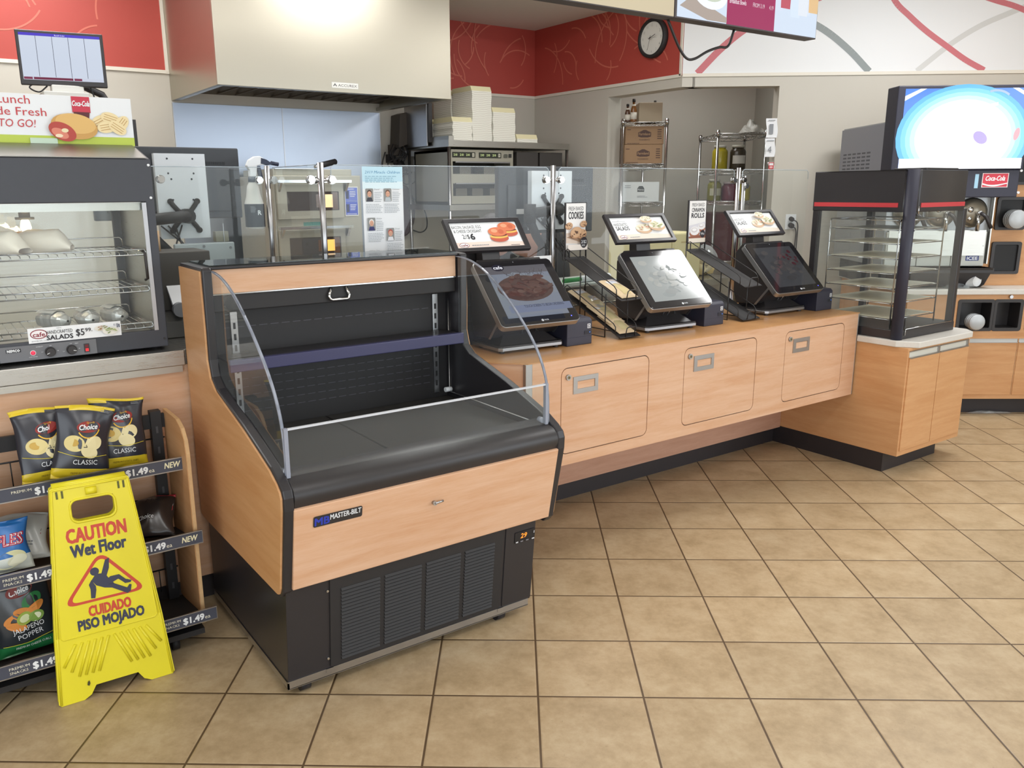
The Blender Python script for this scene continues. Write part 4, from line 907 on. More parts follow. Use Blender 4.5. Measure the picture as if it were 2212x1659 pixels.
def foil_wrap(x, y, z, rz, lab, sd):
    t = Thing('foil_wrap', lab, 'foil wrap', (x, y, z), rz, 'foil wraps on the bottom shelf of the hot case', True)
    mb = MB(FOIL); r_ = random.Random(sd); ph = [r_.uniform(0, 6) for _ in range(4)]
    def f(u, v):
        a = 2*pi*u; e = max(.02, 1 - abs(2*v - 1)**3.2); rr = .036*e**.5*(1 + .05*sin(5*a + ph[0]) + .04*sin(11*v*3 + ph[1]))
        return (rr*cos(a), (v - .5)*.145, .030 + rr*.84*sin(a))
    mb.grid(f, 20, 14, False, True); t.part('foil', mb)
    mb = MB(pm('order_slip', '#e3e4e2', .55))
    mb.grid(lambda u, v: (.0375*cos(.22*pi + u*.5*pi), -.03 + v*.085, .031 + .0335*sin(.22*pi + u*.5*pi)), 6, 2); sl_ = t.part('order_slip', mb)
    t.part('print', gfx([('lines', -.014, -.03, .014, .02, 6, INKG)], Matrix.Translation((0, .012, .0652)))  , under=sl_)
foil_wrap(-1.05, 1.44, 1.085, .55, 'leftmost foil wrap, lying at an angle on the bottom shelf', 1)
foil_wrap(-.945, 1.42, 1.085, .12, 'middle foil wrap on the bottom shelf', 2)
foil_wrap(-.850, 1.45, 1.085, .22, 'rightmost foil wrap on the bottom shelf of the hot case', 3)

# lunch board on top of the case
t_ = Thing('lunch_board', 'white lunch sign with sandwich picture standing on the hot food case', 'sign', (-1.0, 1.5, 1.712))
mb = MB(WHITE); mb.box(-1.52, -.705, 1.5, 1.505, 1.713, 1.878); t_.part('board', mb, .001)
GRN = flat('#b9c94f')
it = [('r', -.40, -.0815, .335, -.052, GRN)] + [('t', 'Lunch', -.088, .05, .027, RED, {'w': .1}), ('t', 'Made Fresh', .058, .012, .026, RED, {'al': 'r', 'w': .2}), ('t', 'TO GO!', .022, -.026, .025, RED, {'al': 'r', 'w': .11, 'sh': .15})]
it += [('r', .140, .028, .198, .0815, flat('#c4364a')), ('p', [(.143,.03),(.195,.03),(.188,-.01),(.15,-.01)], flat('#5b2329')), ('t', 'Coca-Cola', .169, .05, .017, WHITE, {'al': 'c', 'w': .055, 'sh': .3, 'b': .02})]
for i, (cx, cy, a) in enumerate(((.225, .0, .5), (.26, .012, -.3), (.295, -.006, .9), (.245, -.018, .2), (.28, -.02, -.6))):
    it += [('e', cx, cy, .032, .02, flat('#ead6a6'), a)] + [('ln', [(cx - .022*cos(a) + q*sin(a), cy - .022*sin(a) - q*cos(a)), (cx + .022*cos(a) + q*sin(a), cy + .022*sin(a) - q*cos(a))], .0018, flat('#b98f52')) for q in (-.008, 0, .008)]
it += [('e', .14, -.02, .074, .042, flat('#c99a55'), -.15), ('e', .145, -.01, .064, .033, flat('#dcb26c'), -.15), ('e', .10, -.038, .045, .029, flat('#b3453a'), -.45), ('e', .092, -.044, .028, .015, flat('#d9826c'), -.45), ('e', .108, -.034, .011, .007, flat('#e8d9b0')), ('e', .088, -.052, .012, .006, flat('#efd9b8'))]
t_.part('print', gfx(it, face_y(-1.04, 1.4995, 1.7955)))
mb = MB(pm('clear_tab', '#b9cdb4', .15)); mb.box(-1.042, -.958, 1.494, 1.497, 1.709, 1.735); t_.part('holder_clip', mb)

# things between the case and the cooler
t_ = Thing('wrap_dispenser', 'dark steel wrap dispenser with white sheets behind the hot case', 'dispenser', (-.40, 1.62, .996))
mb = MB(pm('dispenser_grey', '#6b6a66', .45, .3)); mb.prism([(1.5, .997), (1.5, 1.06), (1.56, 1.09), (1.8, 1.09), (1.8, .997)], 'x', -.68, -.42); t_.part('body', mb, .003)
mb = MB(PAPER)
mb.prism([(1.52, 1.12), (1.60, 1.19), (1.61, 1.185), (1.53, 1.11)], 'x', -.62, -.44); mb.prism([(1.66, 1.20), (1.74, 1.25), (1.75, 1.24), (1.67, 1.19)], 'x', -.66, -.43); t_.part('sheets', mb)
mb = MB(GREYP); mb.cyl((-.60, 1.488, 1.105), (-.60, 1.52, 1.105), .028, seg=20); t_.part('roll_end', mb)
mb = MB(pm('dark_housing', '#4a4742', .5)); mb.box(-.68, -.44, 1.60, 1.82, 1.09, 1.32); t_.part('housing', mb, .004)
mb = MB(TAN); mb.cyl((-.62, 1.72, 1.32), (-.62, 1.72, 1.40), .02, seg=14); t_.part('cardboard_core', mb)
# ================================================================ snack rack in front of the left counter
t_ = Thing('snack_rack', 'low black snack rack with slanted shelves against the left counter', 'rack', (-1.3, 1.05, 0))
rxa, rxb = -1.86, -.755
mb = MB(PLY); pr = [(.925, .08), (.925, .70), (.935, .745), (.965, .78), (1.02, .80), (1.20, .80), (1.20, .08)]
mb.prism(pr, 'x', rxa - .01, rxa + .002); t_.part('end_panel', mb, .001); mb = MB(PLY); mb.prism(pr, 'x', rxb - .012, rxb)
sp_ = t_.part('end_panel', mb, .001)
mb = MB(WOODD); mb.prism([(a + (.004 if a < 1.1 else 0), b) for a, b in pr], 'x', rxb - .0135, rxb - .012); t_.part('panel_laminate', mb, under=sp_)
for x in (-1.45, -.80):
    mb = MB(BLKM); mb.box(x - .018, x + .018, 1.17, 1.205, .05, .80); mb.use(flat('#4a484a'))
    for i in range(9): mb.box(x - .004, x + .004, 1.169, 1.1705, .12 + i*.075, .145 + i*.075)
    t_.part('back_post', mb, .002)
mb = MB(BLKM); mb.box(rxa, rxb - .012, 1.185, 1.2, .735, .785); t_.part('back_rail', mb)
mb = MB(WIRE)
for z in (.70, .45, .20):
    mb.tube([(rxa, 1.18, z), (rxb - .02, 1.18, z)], .003, 6); x = rxa + .03
    while x < rxb - .03: mb.tube([(x, 1.18, z), (x, 1.178, z - .085)], .002, 5); x += .052
t_.part('wire_back', mb)
STRIP = pm('price_strip_slate', '#474a57', .35)
shelves = [(.995, .632, .672, -.768), (.905, .392, .432, -.748), (.872, .118, .158, -.732)]
for k, (y, za, zb, xe) in enumerate(shelves):
    zs = za + .012
    mb = MB(BLKM); mb.prism([(y, zs - .006), (1.19, zs - .06), (1.19, zs - .054), (y, zs)], 'x', rxa, rxb - .013); sh = t_.part('shelf', mb)
    mb = MB(STRIP); mb.box(rxa, xe, y - .006, y - .001, za, zb); mb.use(ALU); mb.box(rxa, xe, y - .008, y - .001, zb, zb + .0035); mb.box(rxa, xe, y - .008, y - .001, za - .0035, za); mb.box(xe, xe + .002, y - .008, y - .001, za - .0035, zb + .0035); st = t_.part('price_strip', mb, under=sh)
    it = []
    yel = flat('#e9e4cf')
    cols = [(-.80 if k == 0 else -.985)]
    def unit(x, new):
        u = [('t', 'PREMIUM', x - .162, .0015, .0085, yel, {'w': .055}), ('t', '$1.49', x - .098, -.012, .021, WHITE, {'w': .068, 'b': .035}), ('t', 'ea', x - .027, -.012, .014, yel, {'w': .018})]
        if k: u.append(('t', 'SNACKS', x - .162, -.012, .0085, yel, {'w': .05}))
        if new: u.append(('t', 'NEW', x + .023, -.008, .019, flat('#e6dfbb'), {'w': .052, 'b': .02, 'sh': .2}))
        return u
    zc = (za + zb)/2
    if k == 0: it = unit(-.85 + .0, True) + unit(-1.115, True) + unit(-1.38, False)
    elif k == 1: it = unit(-.838, True) + unit(-1.175, False)
    else: it = unit(-.745, False) + unit(-1.195, False)
    mb = gfx(it, face_y(0, y - .0064, zc), .0003); t_.part('price_print', mb, under=st)
mb = MB(BLKM); mb.box(rxa, rxb - .013, .90, 1.19, .055, .075)
for x in (-1.6, -.86):
    for y in (.95, 1.14): mb.cyl((x - .012, y, .024), (x + .012, y, .024), .024); mb.box(x - .012, x + .012, y - .012, y + .012, .04, .06)
t_.part('wheeled_base', mb)

# chip bags: pillow shapes with printed fronts
def chip_bag(lab, loc, lean, rz, w_, h_, col, print_items, sd, thick=.055, tip=0., squash=0., band=None, grp='snack bags on the rack', topcol=None):
    r = random.Random(sd); ph = [r.uniform(0, 6.28) for _ in range(6)]
    t = Thing('snack_bag', lab, 'snack bag', loc, group=grp, local=True, rot=Matrix.Rotation(rz, 3, 'Z') @ Matrix.Rotation(tip, 3, 'Y') @ Matrix.Rotation(-lean, 3, 'X'))
    def shape(u, v, side, lift=0.):
        e = max(0., sin(pi*v))**.55 * max(0., sin(pi*u))**.6
        wob = .006*sin(7*u + ph[0])*sin(5*v + ph[1]) + .003*sin(15*u + ph[2] + 6*v)
        ww = w_*(1 - .10*sin(pi*v)**.8)*(1 + .03*sin(9*v + ph[3]))
        y_ = thick*.5*e + wob*e + .004*sin(6*u + ph[4])*(1 if (v < .06 or v > .94) else 0)
        x_ = (u - .5)*ww; z_ = v*h_*(1 - squash*u) + .006*sin(4*u + ph[5])*(1 if v > .9 else 0)
        return Vector((x_, (-1 if side == 0 else 1)*(y_ + .0004) + (-lift if side == 0 else lift), z_))
    bagm = pm('bag_' + col[1:], col, .28, 0, .6, var=.05, vs=20)
    mb = MB(bagm); nu, nv = 22, 28
    F_ = mb.grid(lambda u, v: shape(u, v, 0), nu, nv); B_ = mb.grid(lambda u, v: shape(u, v, 1), nu, nv)
    for j in range(nv):
        mb.face([F_[0][j], B_[0][j], B_[0][j+1], F_[0][j+1]]); mb.face([F_[nu][j], F_[nu][j+1], B_[nu][j+1], B_[nu][j]])
    for i in range(nu): mb.face([F_[i][nv], B_[i][nv], B_[i+1][nv], F_[i+1][nv]])
    if band or topcol:
        bm_ = mb.bm; bm_.faces.ensure_lookup_table()
        zmax = band[0]*h_ if band else -1
        mb.use(pm('bag_' + (band[1] if band else topcol)[1:], band[1] if band else topcol, .3, 0, .6)); mi = mb.mi
        for f in bm_.faces:
            c = f.calc_center_median()
            if c.z < zmax or (topcol and c.z > h_*.955): f.material_index = mi
    bagp = t.part('bag', mb)
    # printing wrapped over the front
    mb = gfx(print_items, Matrix.Identity(4), .00025)
    for v in mb.bm.verts:
        x, y, z = v.co; u, vv = x / w_ + .5, y / h_
        v.co = shape(min(.985, max(.015, u)), min(.985, max(.01, vv)), 0, .0006 + z)
    t.part('print', mb, under=bagp)
    return t
CH = [flat('#dccb8c'), flat('#e6d9a8'), flat('#cdb56a')]
def classic_print():
    w_, h_ = .17, .235
    it = [('e', .012, .170, .038, .019, flat('#8f2a24'), .12), ('arc', .012, .170, .036, -2.6, -.2, .004, flat('#e8b83a')), ('t', 'Choice', .012, .162, .016, WHITE, {'al': 'c', 'w': .058, 'sh': .25, 'b': .02, 'a': .12}), ('t', 'Speedy', .018, .182, .006, flat('#e8b83a'), {'al': 'c', 'w': .025, 'a': .15})]
    it += [('e', -.03, .115, .034, .026, CH[0], -.2), ('e', -.035, .118, .018, .012, flat('#c9a44e'), -.2), ('p', [(.0,.105),(.012,.135),(.03,.12),(.02,.098)], CH[1]), ('e', .035, .118, .026, .022, CH[1], .5), ('e', .02, .09, .028, .021, CH[1], -.35), ('ln', [(.0, .104), (.022, .105)], .0025, flat('#2a2a2c')), ('ln', [(.008, .112), (.012, .104)], .002, flat('#2a2a2c'))]
    it += [('ln', [(v.x, v.y) for v in spline([(-.078, .088, 0), (-.03, .076, 0), (.02, .072, 0), (.078, .08, 0)], 6)], .0016, flat('#d9c63a'))]
    it += [('t', 'CLASSIC', .01, .048, .015, WHITE, {'al': 'c', 'w': .075}), ('ln', [(v.x, v.y) for v in spline([(-.078, .034, 0), (0, .03, 0), (.078, .034, 0)], 6)], .0016, flat('#d9c63a')), ('t', 'PREMIUM POTATO CHIPS', .012, .016, .006, flat('#5d4a12'), {'al': 'c', 'w': .085}), ('lines', .045, .215, .07, .224, 2, INKG)]
    return it
cl = dict(w_=.175, h_=.235, col='#2c2d36', print_items=classic_print(), band=(.135, '#d9bd2a'), topcol='#d9bd2a')
chip_bag('black and yellow classic chip bag leftmost of the three, partly behind the middle one', (-1.155, 1.085, .645), .26, .1, sd=3, tip=.0, **cl)
chip_bag('black and yellow classic chip bag in the middle, standing in front of the other two', (-1.078, 1.045, .645), .20, -.05, sd=5, tip=.2, **cl)
chip_bag('black and yellow classic chip bag at the right of the three', (-.94, 1.09, .645), .24, -.03, sd=8, tip=.05, **cl)
def pop_print():
    it = [('e', .0, .205, .042, .021, flat('#7d2a24'), .2), ('t', 'Choice', .0, .196, .017, WHITE, {'al': 'c', 'w': .06, 'sh': .25, 'b': .02, 'a': .2}), ('e', .03, .165, .034, .022, flat('#2f7d44'), .5)]
    for cx, cy, a in ((-.035, .12, .4), (.0, .135, -.2), (.035, .14, .5), (-.03, .095, -.3)): it += [('e', cx, cy, .032, .014, flat('#d98a3e'), a)]
    it += [('e', .0, .115, .026, .02, flat('#9cb24a'), .2), ('e', .0, .115, .017, .012, flat('#dfe6b4'), .2), ('e', .035, .112, .024, .018, flat('#7fa24a'), .2), ('e', .035, .112, .015, .011, flat('#e3e8c4'), .2)]
    it += [('t', 'JALAPEÑO', .005, .075, .016, WHITE, {'al': 'c', 'w': .1, 'a': .06}), ('t', 'POPPER', .008, .052, .016, WHITE, {'al': 'c', 'w': .08, 'a': .06}), ('ln', [(v.x, v.y) for v in spline([(-.08, .038, 0), (0, .035, 0), (.08, .045, 0)], 6)], .0018, flat('#c9c63a')), ('t', 'PREMIUM CHEESE CURLS', .01, .02, .007, flat('#dfe8df'), {'al': 'c', 'w': .105})]
    return it
pp = dict(w_=.18, h_=.245, col='#2b2f33', print_items=pop_print(), band=(.15, '#1f6b3a'))
chip_bag('black and green jalapeno popper bag on the bottom shelf beside the yellow sign', (-1.285, .985, .128), .16, .04, sd=11, tip=-.05, **pp)
chip_bag('black and green snack bag cut off at the left edge on the bottom shelf', (-1.465, .99, .128), .16, .0, sd=12, **pp)
chip_bag('blue RUFFLES chip bag standing on the middle shelf at the left edge', (-1.335, 1.0, .40), .22, .05, .19, .165, '#2f6fb4', [('t', 'RUFFLES', .0, .085, .032, flat('#a8283c'), {'al': 'c', 'w': .165, 'b': .06, 'sh': .12}), ('t', 'RUFFLES', .0, .086, .031, WHITE, {'al': 'c', 'w': .16, 'b': .02, 'sh': .12}), ('t', 'RUFFLES', .0, .0865, .030, flat('#c2304a'), {'al': 'c', 'w': .155, 'sh': .12}), ('e', .03, .04, .05, .026, flat('#e3dfb0'), .2), ('e', .05, .035, .03, .016, flat('#f0edd0'), .2)], 14, band=(.3, '#dfe2d8'))
chip_bag('crumpled white snack bag lying behind the blue RUFFLES bag', (-1.265, 1.07, .40), .75, -.2, .15, .16, '#d7d6cf', [('ln', [(-.06, .11), (.06, .09)], .008, flat('#4a3a38')), ('ln', [(-.06, .098), (.06, .078)], .004, flat('#a8383c')), ('lines', -.04, .03, .04, .06, 3, INKG)], 15)
chip_bag('black and red snack bag slumped on the right end of the middle shelf', (-.885, 1.02, .402), 1.0, -.35, .15, .165, '#322a28', [('r', -.07, .115, .07, .165, flat('#e6e4df')), ('t', 'Mix', .0, .125, .018, INK, {'al': 'c', 'w': .05, 'sh': .2}), ('r', -.07, .095, .07, .115, flat('#c23a44')), ('t', 'Choice', -.02, .05, .016, WHITE, {'al': 'c', 'w': .06, 'sh': .2})], 17, thick=.085, topcol='#c23a44')

# ================================================================ wet floor sign, folded and leaning on the rack
YEL = pm('yellow_plastic', '#e3d529', .32, 0, .5, var=.07, vs=9); SRED = flat('#c8452f', .4); SBLU = flat('#33364c', .4)
t_ = Thing('wet_floor_sign', 'yellow folding wet floor caution sign leaning on the snack rack', 'floor sign', (-1.072, .81, 0), 0, local=True, rot=Matrix.Rotation(radians(-1.5), 3, 'Z') @ Matrix.Rotation(radians(-8.2), 3, 'X'))
Ls = .68
def leaf(y0, y1):
    out = [(-.165, 0), (-.172, .008), (-.158, .21), (-.113, Ls - .004), (-.109, Ls), (.109, Ls), (.113, Ls - .004), (.158, .21), (.172, .008), (.165, 0), (.10, 0), (.078, .012), (.062, .038), (-.062, .038), (-.078, .012), (-.10, 0)]
    hole = rrect(-.062, .565, .062, .632, .024)
    # squarer upper corners
    hole = [(x, .632) if (z > .61 and abs(x) > .045) else (x, z) for x, z in hole]
    mb = MB(YEL); mb.hole_plate(out[::-1], [hole], 'y', y0, y1)
    return mb
mb = leaf(-.006, .004)
rim = [(-.165, .004), (-.15, .215), (-.108, Ls - .006), (.108, Ls - .006), (.15, .215), (.165, .004)]
for a, b in zip(rim, rim[1:]): mb.tube([(a[0], -.006, a[1]), (b[0], -.006, b[1])], .004, 6)
mb.tube([(x, -.006, z) for x, z in rrect(-.064, .562, .064, .634, .022)], .004, 6, True)
mb.tube([(-.016, -.008, .655), (.016, -.008, .655)], .012, 8)
fl_ = t_.part('front_leaf', mb)
t_.part('back_leaf', leaf(.026, .034))
mb = MB(YEL); mb.tube([(-.105, .014, Ls), (.105, .014, Ls)], .013, 10); t_.part('hinge', mb)
mb = MB(YEL)
for sgn in (-1, 1):
    for i in range(6):
        x0 = .012 + i*.023
        a = (sgn*(x0 + .052 if False else x0), .188 - i*.004); ztop = .20 - .002*i; zb_ = .075 if i > 1 else .115 - .02*i
        mb.tube([(sgn*(.008 + i*.019), -.0065, .185), (sgn*min(.148, (.008 + i*.019) + .04), -.0065, .185 - .105 + (0 if i < 4 else .02*(i - 3)))], .0048, 6)
t_.part('ribs', mb, under=fl_)
mb = MB(YEL); mb.tube([(x, -.0062, z) for x, z in [(-.122, .565), (-.142, .213), (-.134, .205), (.134, .205), (.142, .213), (.122, .565)]], .0022, 6); t_.part('panel_rim', mb, under=fl_)
mb = MB(flat('#5a5a1f')); 
for x in (-.095, -.08, .08, .095): mb.box(x - .003, x + .003, -.0072, -.006, .645, .668)
t_.part('clip_slots', mb, under=fl_)
tri = [(.0, .445), (-.105, .312), (.105, .312)]
def rtri(sc, r, n=6):
    cx, cz = 0, .358; P = [((x - cx)*sc + cx, (z - cz)*sc + cz) for x, z in tri]; out = []
    for i in range(3):
        p, q, s_ = Vector(P[i]), Vector(P[i-1]), Vector(P[(i+1) % 3]); a, b = p + (q - p).normalized()*r, p + (s_ - p).normalized()*r
        for k in range(n + 1):
            t0 = k / n; out.append(tuple((1-t0)**2*a + 2*t0*(1-t0)*p + t0*t0*b))
    return out
it = [('t', 'CAUTION', 0, .502, .042, SRED, {'al': 'c', 'w': .17, 'b': .03}), ('t', 'Wet Floor', 0, .455, .037, SBLU, {'al': 'c', 'w': .158, 'b': .03}),
      ('p', rtri(1.18, .04), SRED), ('p', rtri(1.0, .03), YEL),
      ('e', -.022, .398, .013, .013, SBLU), ('p', [(-.014,.385),(.006,.405),(.017,.432),(.026,.430),(.022,.405),(.012,.385),(.03,.374),(.048,.372),(.07,.350),(.072,.336),(.079,.340),(.08,.347),(.062,.354),(.052,.352),(.04,.356),(.02,.352),(.047,.328),(.063,.327),(.066,.316),(.074,.326),(.070,.343),(.062,.339),(.0,.338),(-.018,.352),(-.024,.343),(-.034,.316),(-.042,.318),(-.036,.352),(-.038,.372),(-.026,.388)], SBLU),
      ('t', 'CUIDADO', .008, .26, .031, SRED, {'al': 'c', 'w': .122, 'b': .03}), ('t', 'PISO MOJADO', .008, .222, .031, SBLU, {'al': 'c', 'w': .192, 'b': .03}), ('p', [(-.085,.055),(-.08,.06),(-.078,.05),(-.082,.042),(-.087,.046)], flat('#3f3d12'))]
# man drawn from simple convex pieces
it = [q for q in it if not (q[0] == 'p' and len(q[1]) > 25)]
k_ = [i for i, q in enumerate(it) if q[0] == 'e'][0] + 1
body = [[(-.034,.372),(-.02,.39),(.006,.386),(.014,.37),(.03,.345),(.022,.334),(.0,.34),(-.022,.353)], [(-.004,.386),(.012,.428),(.024,.432),(.02,.40),(.01,.376)], [(-.034,.374),(-.024,.352),(-.024,.34),(-.03,.314),(-.042,.316),(-.04,.345),(-.043,.36)], [(.006,.362),(.02,.372),(.046,.372),(.066,.349),(.056,.344),(.042,.358),(.02,.35)], [(.054,.346),(.066,.351),(.08,.344),(.076,.338),(.06,.339)], [(.012,.348),(.03,.346),(.072,.318),(.062,.306),(.022,.334)], [(.06,.318),(.072,.333),(.078,.33),(.073,.31),(.062,.305)]]
it[k_:k_] = [('p', b, SBLU) for b in body]
Ml = Matrix(((1,0,0,0),(0,0,-1,-.0062),(0,1,0,0),(0,0,0,1)))
t_.part('lettering', gfx([q for q in it if q[0] == 't'], Ml, .0003), under=fl_); t_.part('pictogram', gfx([q for q in it if q[0] != 't'], Ml, .0003), under=fl_)

# ================================================================ glass guards on the counter
YG, YL = 1.40, 1.97
def bolt(mb, x, y, z, dx=0, dy=-1):
    mb.cyl((x, y, z), (x + dx*.012, y + dy*.012, z), .016, seg=6); mb.cyl((x - dx*.012, y - dy*.012, z), (x, y, z), .018, seg=16)
t_ = Thing('glass_guard', 'long glass food guard on steel posts behind the kiosks', 'glass guard', (1.3, YG, H))
for xa, xb in ((.012, 1.145), (1.205, 2.505), (2.575, 3.2)):
    mb = MB(GLASS); mb.prism(rrect(xa, 1.0 if xa < .3 else .95, xb, 1.653, .02), 'y', YG - .004, YG + .004); p_ = t_.part('pane', mb)
    mb = MB(GLASSE); mb.tube([(xa, YG, 1.60), (xa + .003, YG, 1.642), (xa + .016, YG, 1.653), (xb - .016, YG, 1.653), (xb - .003, YG, 1.642), (xb, YG, 1.60)], .0018, 5); t_.part('pane_edge', mb, under=p_)
for x, zb_ in ((-.03, .996), (1.172, H), (2.54, H)):
    mb = MB(ALU); mb.cyl((x, YG, zb_), (x, YG, 1.662), .0125, seg=18); mb.cyl((x, YG, zb_), (x, YG, zb_ + .008), .04, seg=18)
    mb.use(CHROME)
    for dx in (-.045, .045): mb.cyl((x - .001 if dx > 0 else x + .001, YG, 1.594), (x + dx, YG, 1.594), .008, seg=10); bolt(mb, x + dx, YG - .004, 1.594)
    t_.part('post', mb)
mb = MB(ALU); mb.cyl((2.78, 1.55, H), (2.78, 1.55, 1.62), .0125, seg=18); mb.use(CHROME); bolt(mb, 2.79, 1.54, 1.56); t_.part('post', mb)
t_ = Thing('glass_guard', 'set-back glass guard section on steel posts behind the cooler and hot case', 'glass guard', (-.4, YL, .996))
mb = MB(GLASS); mb.box(-1.35, -.075, YL - .004, YL + .004, 1.0, 1.657); p_ = t_.part('pane', mb)
mb = MB(GLASSE); mb.tube([(-1.35, YL, 1.657), (-.075, YL, 1.657)], .0018, 5); t_.part('pane_edge', mb, under=p_)
mb = MB(GLASS); mb.box(-.034, -.026, YG + .03, YL - .03, 1.0, 1.655); p_ = t_.part('return_pane', mb)
mb = MB(GLASSE); mb.tube([(-.03, YG + .03, 1.60), (-.03, YG + .03, 1.655), (-.03, YL - .03, 1.655)], .0018, 5); t_.part('pane_edge', mb, under=p_)
mb = MB(ALU); mb.cyl((-.045, YL, .996), (-.045, YL, 1.664), .0125, seg=18); mb.cyl((-.045, YL, .996), (-.045, YL, 1.004), .04, seg=18); mb.use(CHROME); bolt(mb, -.02, YL - .012, 1.60); bolt(mb, -.085, YL - .004, 1.60)
t_.part('post', mb)
mb = MB(CHROME); bolt(mb, -.515, YL - .004, 1.604); bolt(mb, -.03, YG + .06, 1.594, -1, 0); t_.part('clamp_bolts', mb)

# poster taped to the guard
t_ = Thing('poster', 'tall white poster headed 2019 Miracle Children taped to the glass guard', 'poster', (.245, YG - .006, 1.27))
mb = MB(PAPER); mb.box(.149, .340, YG - .0065, YG - .0055, 1.266, 1.648); t_.part('sheet', mb)
it = [('r', -.095, .13, .095, .191, flat('#bfe0ee')), ('r', -.095, .10, .095, .13, flat('#dceef4')), ('t', '2019 Miracle Children', 0, .163, .011, flat('#2f7fae'), {'al': 'c', 'w': .165, 'sh': .25}), ('lines', -.082, .125, .082, .155, 4, flat('#8fb6c8')), ('r', -.095, -.191, .095, -.165, flat('#c5cce8'))]
skin = flat('#d9a58a')
for cx, cy, hair, shirt, nm in ((-.065, .075, '#4a3028', '#3a3a44', 'Daniel'), (.02, .075, '#6b4a38', '#b9c0c4', 'Coleman'), (-.062, -.045, '#e3e0dc', '#2f2f66', 'Adalyn'), (.025, -.09, '#b0483c', '#e6e6ea', 'Drew')):
    it += [('rr', cx - .018, cy - .027, cx + .018, cy + .027, .004, flat('#8f8f8c')), ('e', cx, cy + .008, .0115, .0135, flat(hair)), ('e', cx, cy + .004, .0095, .012, skin), ('p', [(cx - .015, cy - .026), (cx + .015, cy - .026), (cx + .01, cy - .01), (cx - .01, cy - .01)], flat(shirt)), ('e', cx - .0035, cy + .005, .0012, .001, INK), ('e', cx + .0035, cy + .005, .0012, .001, INK), ('arc', cx, cy + .0015, .004, -2.5, -.6, .0009, flat('#a04a4a'))]
    it += [('t', nm, cx + .022, cy + .02, .0065, INKG, {'sh': .3}), ('lines', cx + .022 if cx > 0 else cx + .022, cy - .03, cx + .06, cy + .015, 6, flat('#b4b8bc')), ('lines', cx - .018, cy - .075, cx + .06, cy - .035, 6, flat('#b4b8bc'))]
it += [('t', 'childrens Drive', -.08, -.158, .006, INKG, {'sh': .3, 'w': .05})]
t_.part('print', gfx(it, face_y(.2445, YG - .0066, 1.457), .0002))
# spray bottle hooked over the set-back guard
t_ = Thing('spray_bottle', 'white spray bottle with dark label hooked over the guard beside the post', 'spray bottle', (-.098, 2.02, 1.38))
mb = MB(pm('bottle_white', '#d8d6cf', .4)); mb.lathe([(.036, 1.38), (.043, 1.386), (.044, 1.49), (.042, 1.50), (.034, 1.525), (.030, 1.55), (.026, 1.575), (.017, 1.59), (.016, 1.60)], (-.098, 2.022, 0), 28); t_.part('bottle', mb)
mb = MB(flat('#2f3138')); mb.lathe([(.0445, 1.39), (.0448, 1.392), (.0448, 1.492), (.0445, 1.494)], (-.098, 2.022, 0), 28); mb2 = gfx([('t', 'R', .0, -.01, .02, WHITE, {'b': .02}), ('lines', -.034, .0, -.008, .03, 6, INKG)], face_y(-.098, 1.9765, 1.455)); lb = t_.part('label', mb); t_.part('label_print', mb2, under=lb)
mb = MB(pm('collar_grey', '#5b626c', .5)); mb.cyl((-.098, 2.022, 1.592), (-.098, 2.022, 1.615), .019, seg=20); t_.part('collar', mb)
mb = MB(WHITE); mb.prism([(-.125, 1.665), (-.112, 1.69), (-.085, 1.706), (-.06, 1.708), (-.03, 1.69), (-.03, 1.672), (-.075, 1.665), (-.082, 1.615), (-.112, 1.615), (-.112, 1.645)], 'y', 2.008, 2.036); hd = t_.part('trigger_head', mb, .004)
mb = MB(flat('#2c3348')); mb.prism([(-.055, 1.70), (-.03, 1.692), (.0, 1.672), (-.02, 1.668), (-.058, 1.674)], 'y', 2.006, 2.038); mb.cyl((-.005, 2.022, 1.678), (.03, 2.022, 1.672), .009, seg=12); mb.prism([(-.075, 1.664), (-.06, 1.664), (-.05, 1.61), (-.058, 1.60), (-.066, 1.62)], 'y', 2.012, 2.032); t_.part('nozzle', mb, under=hd)

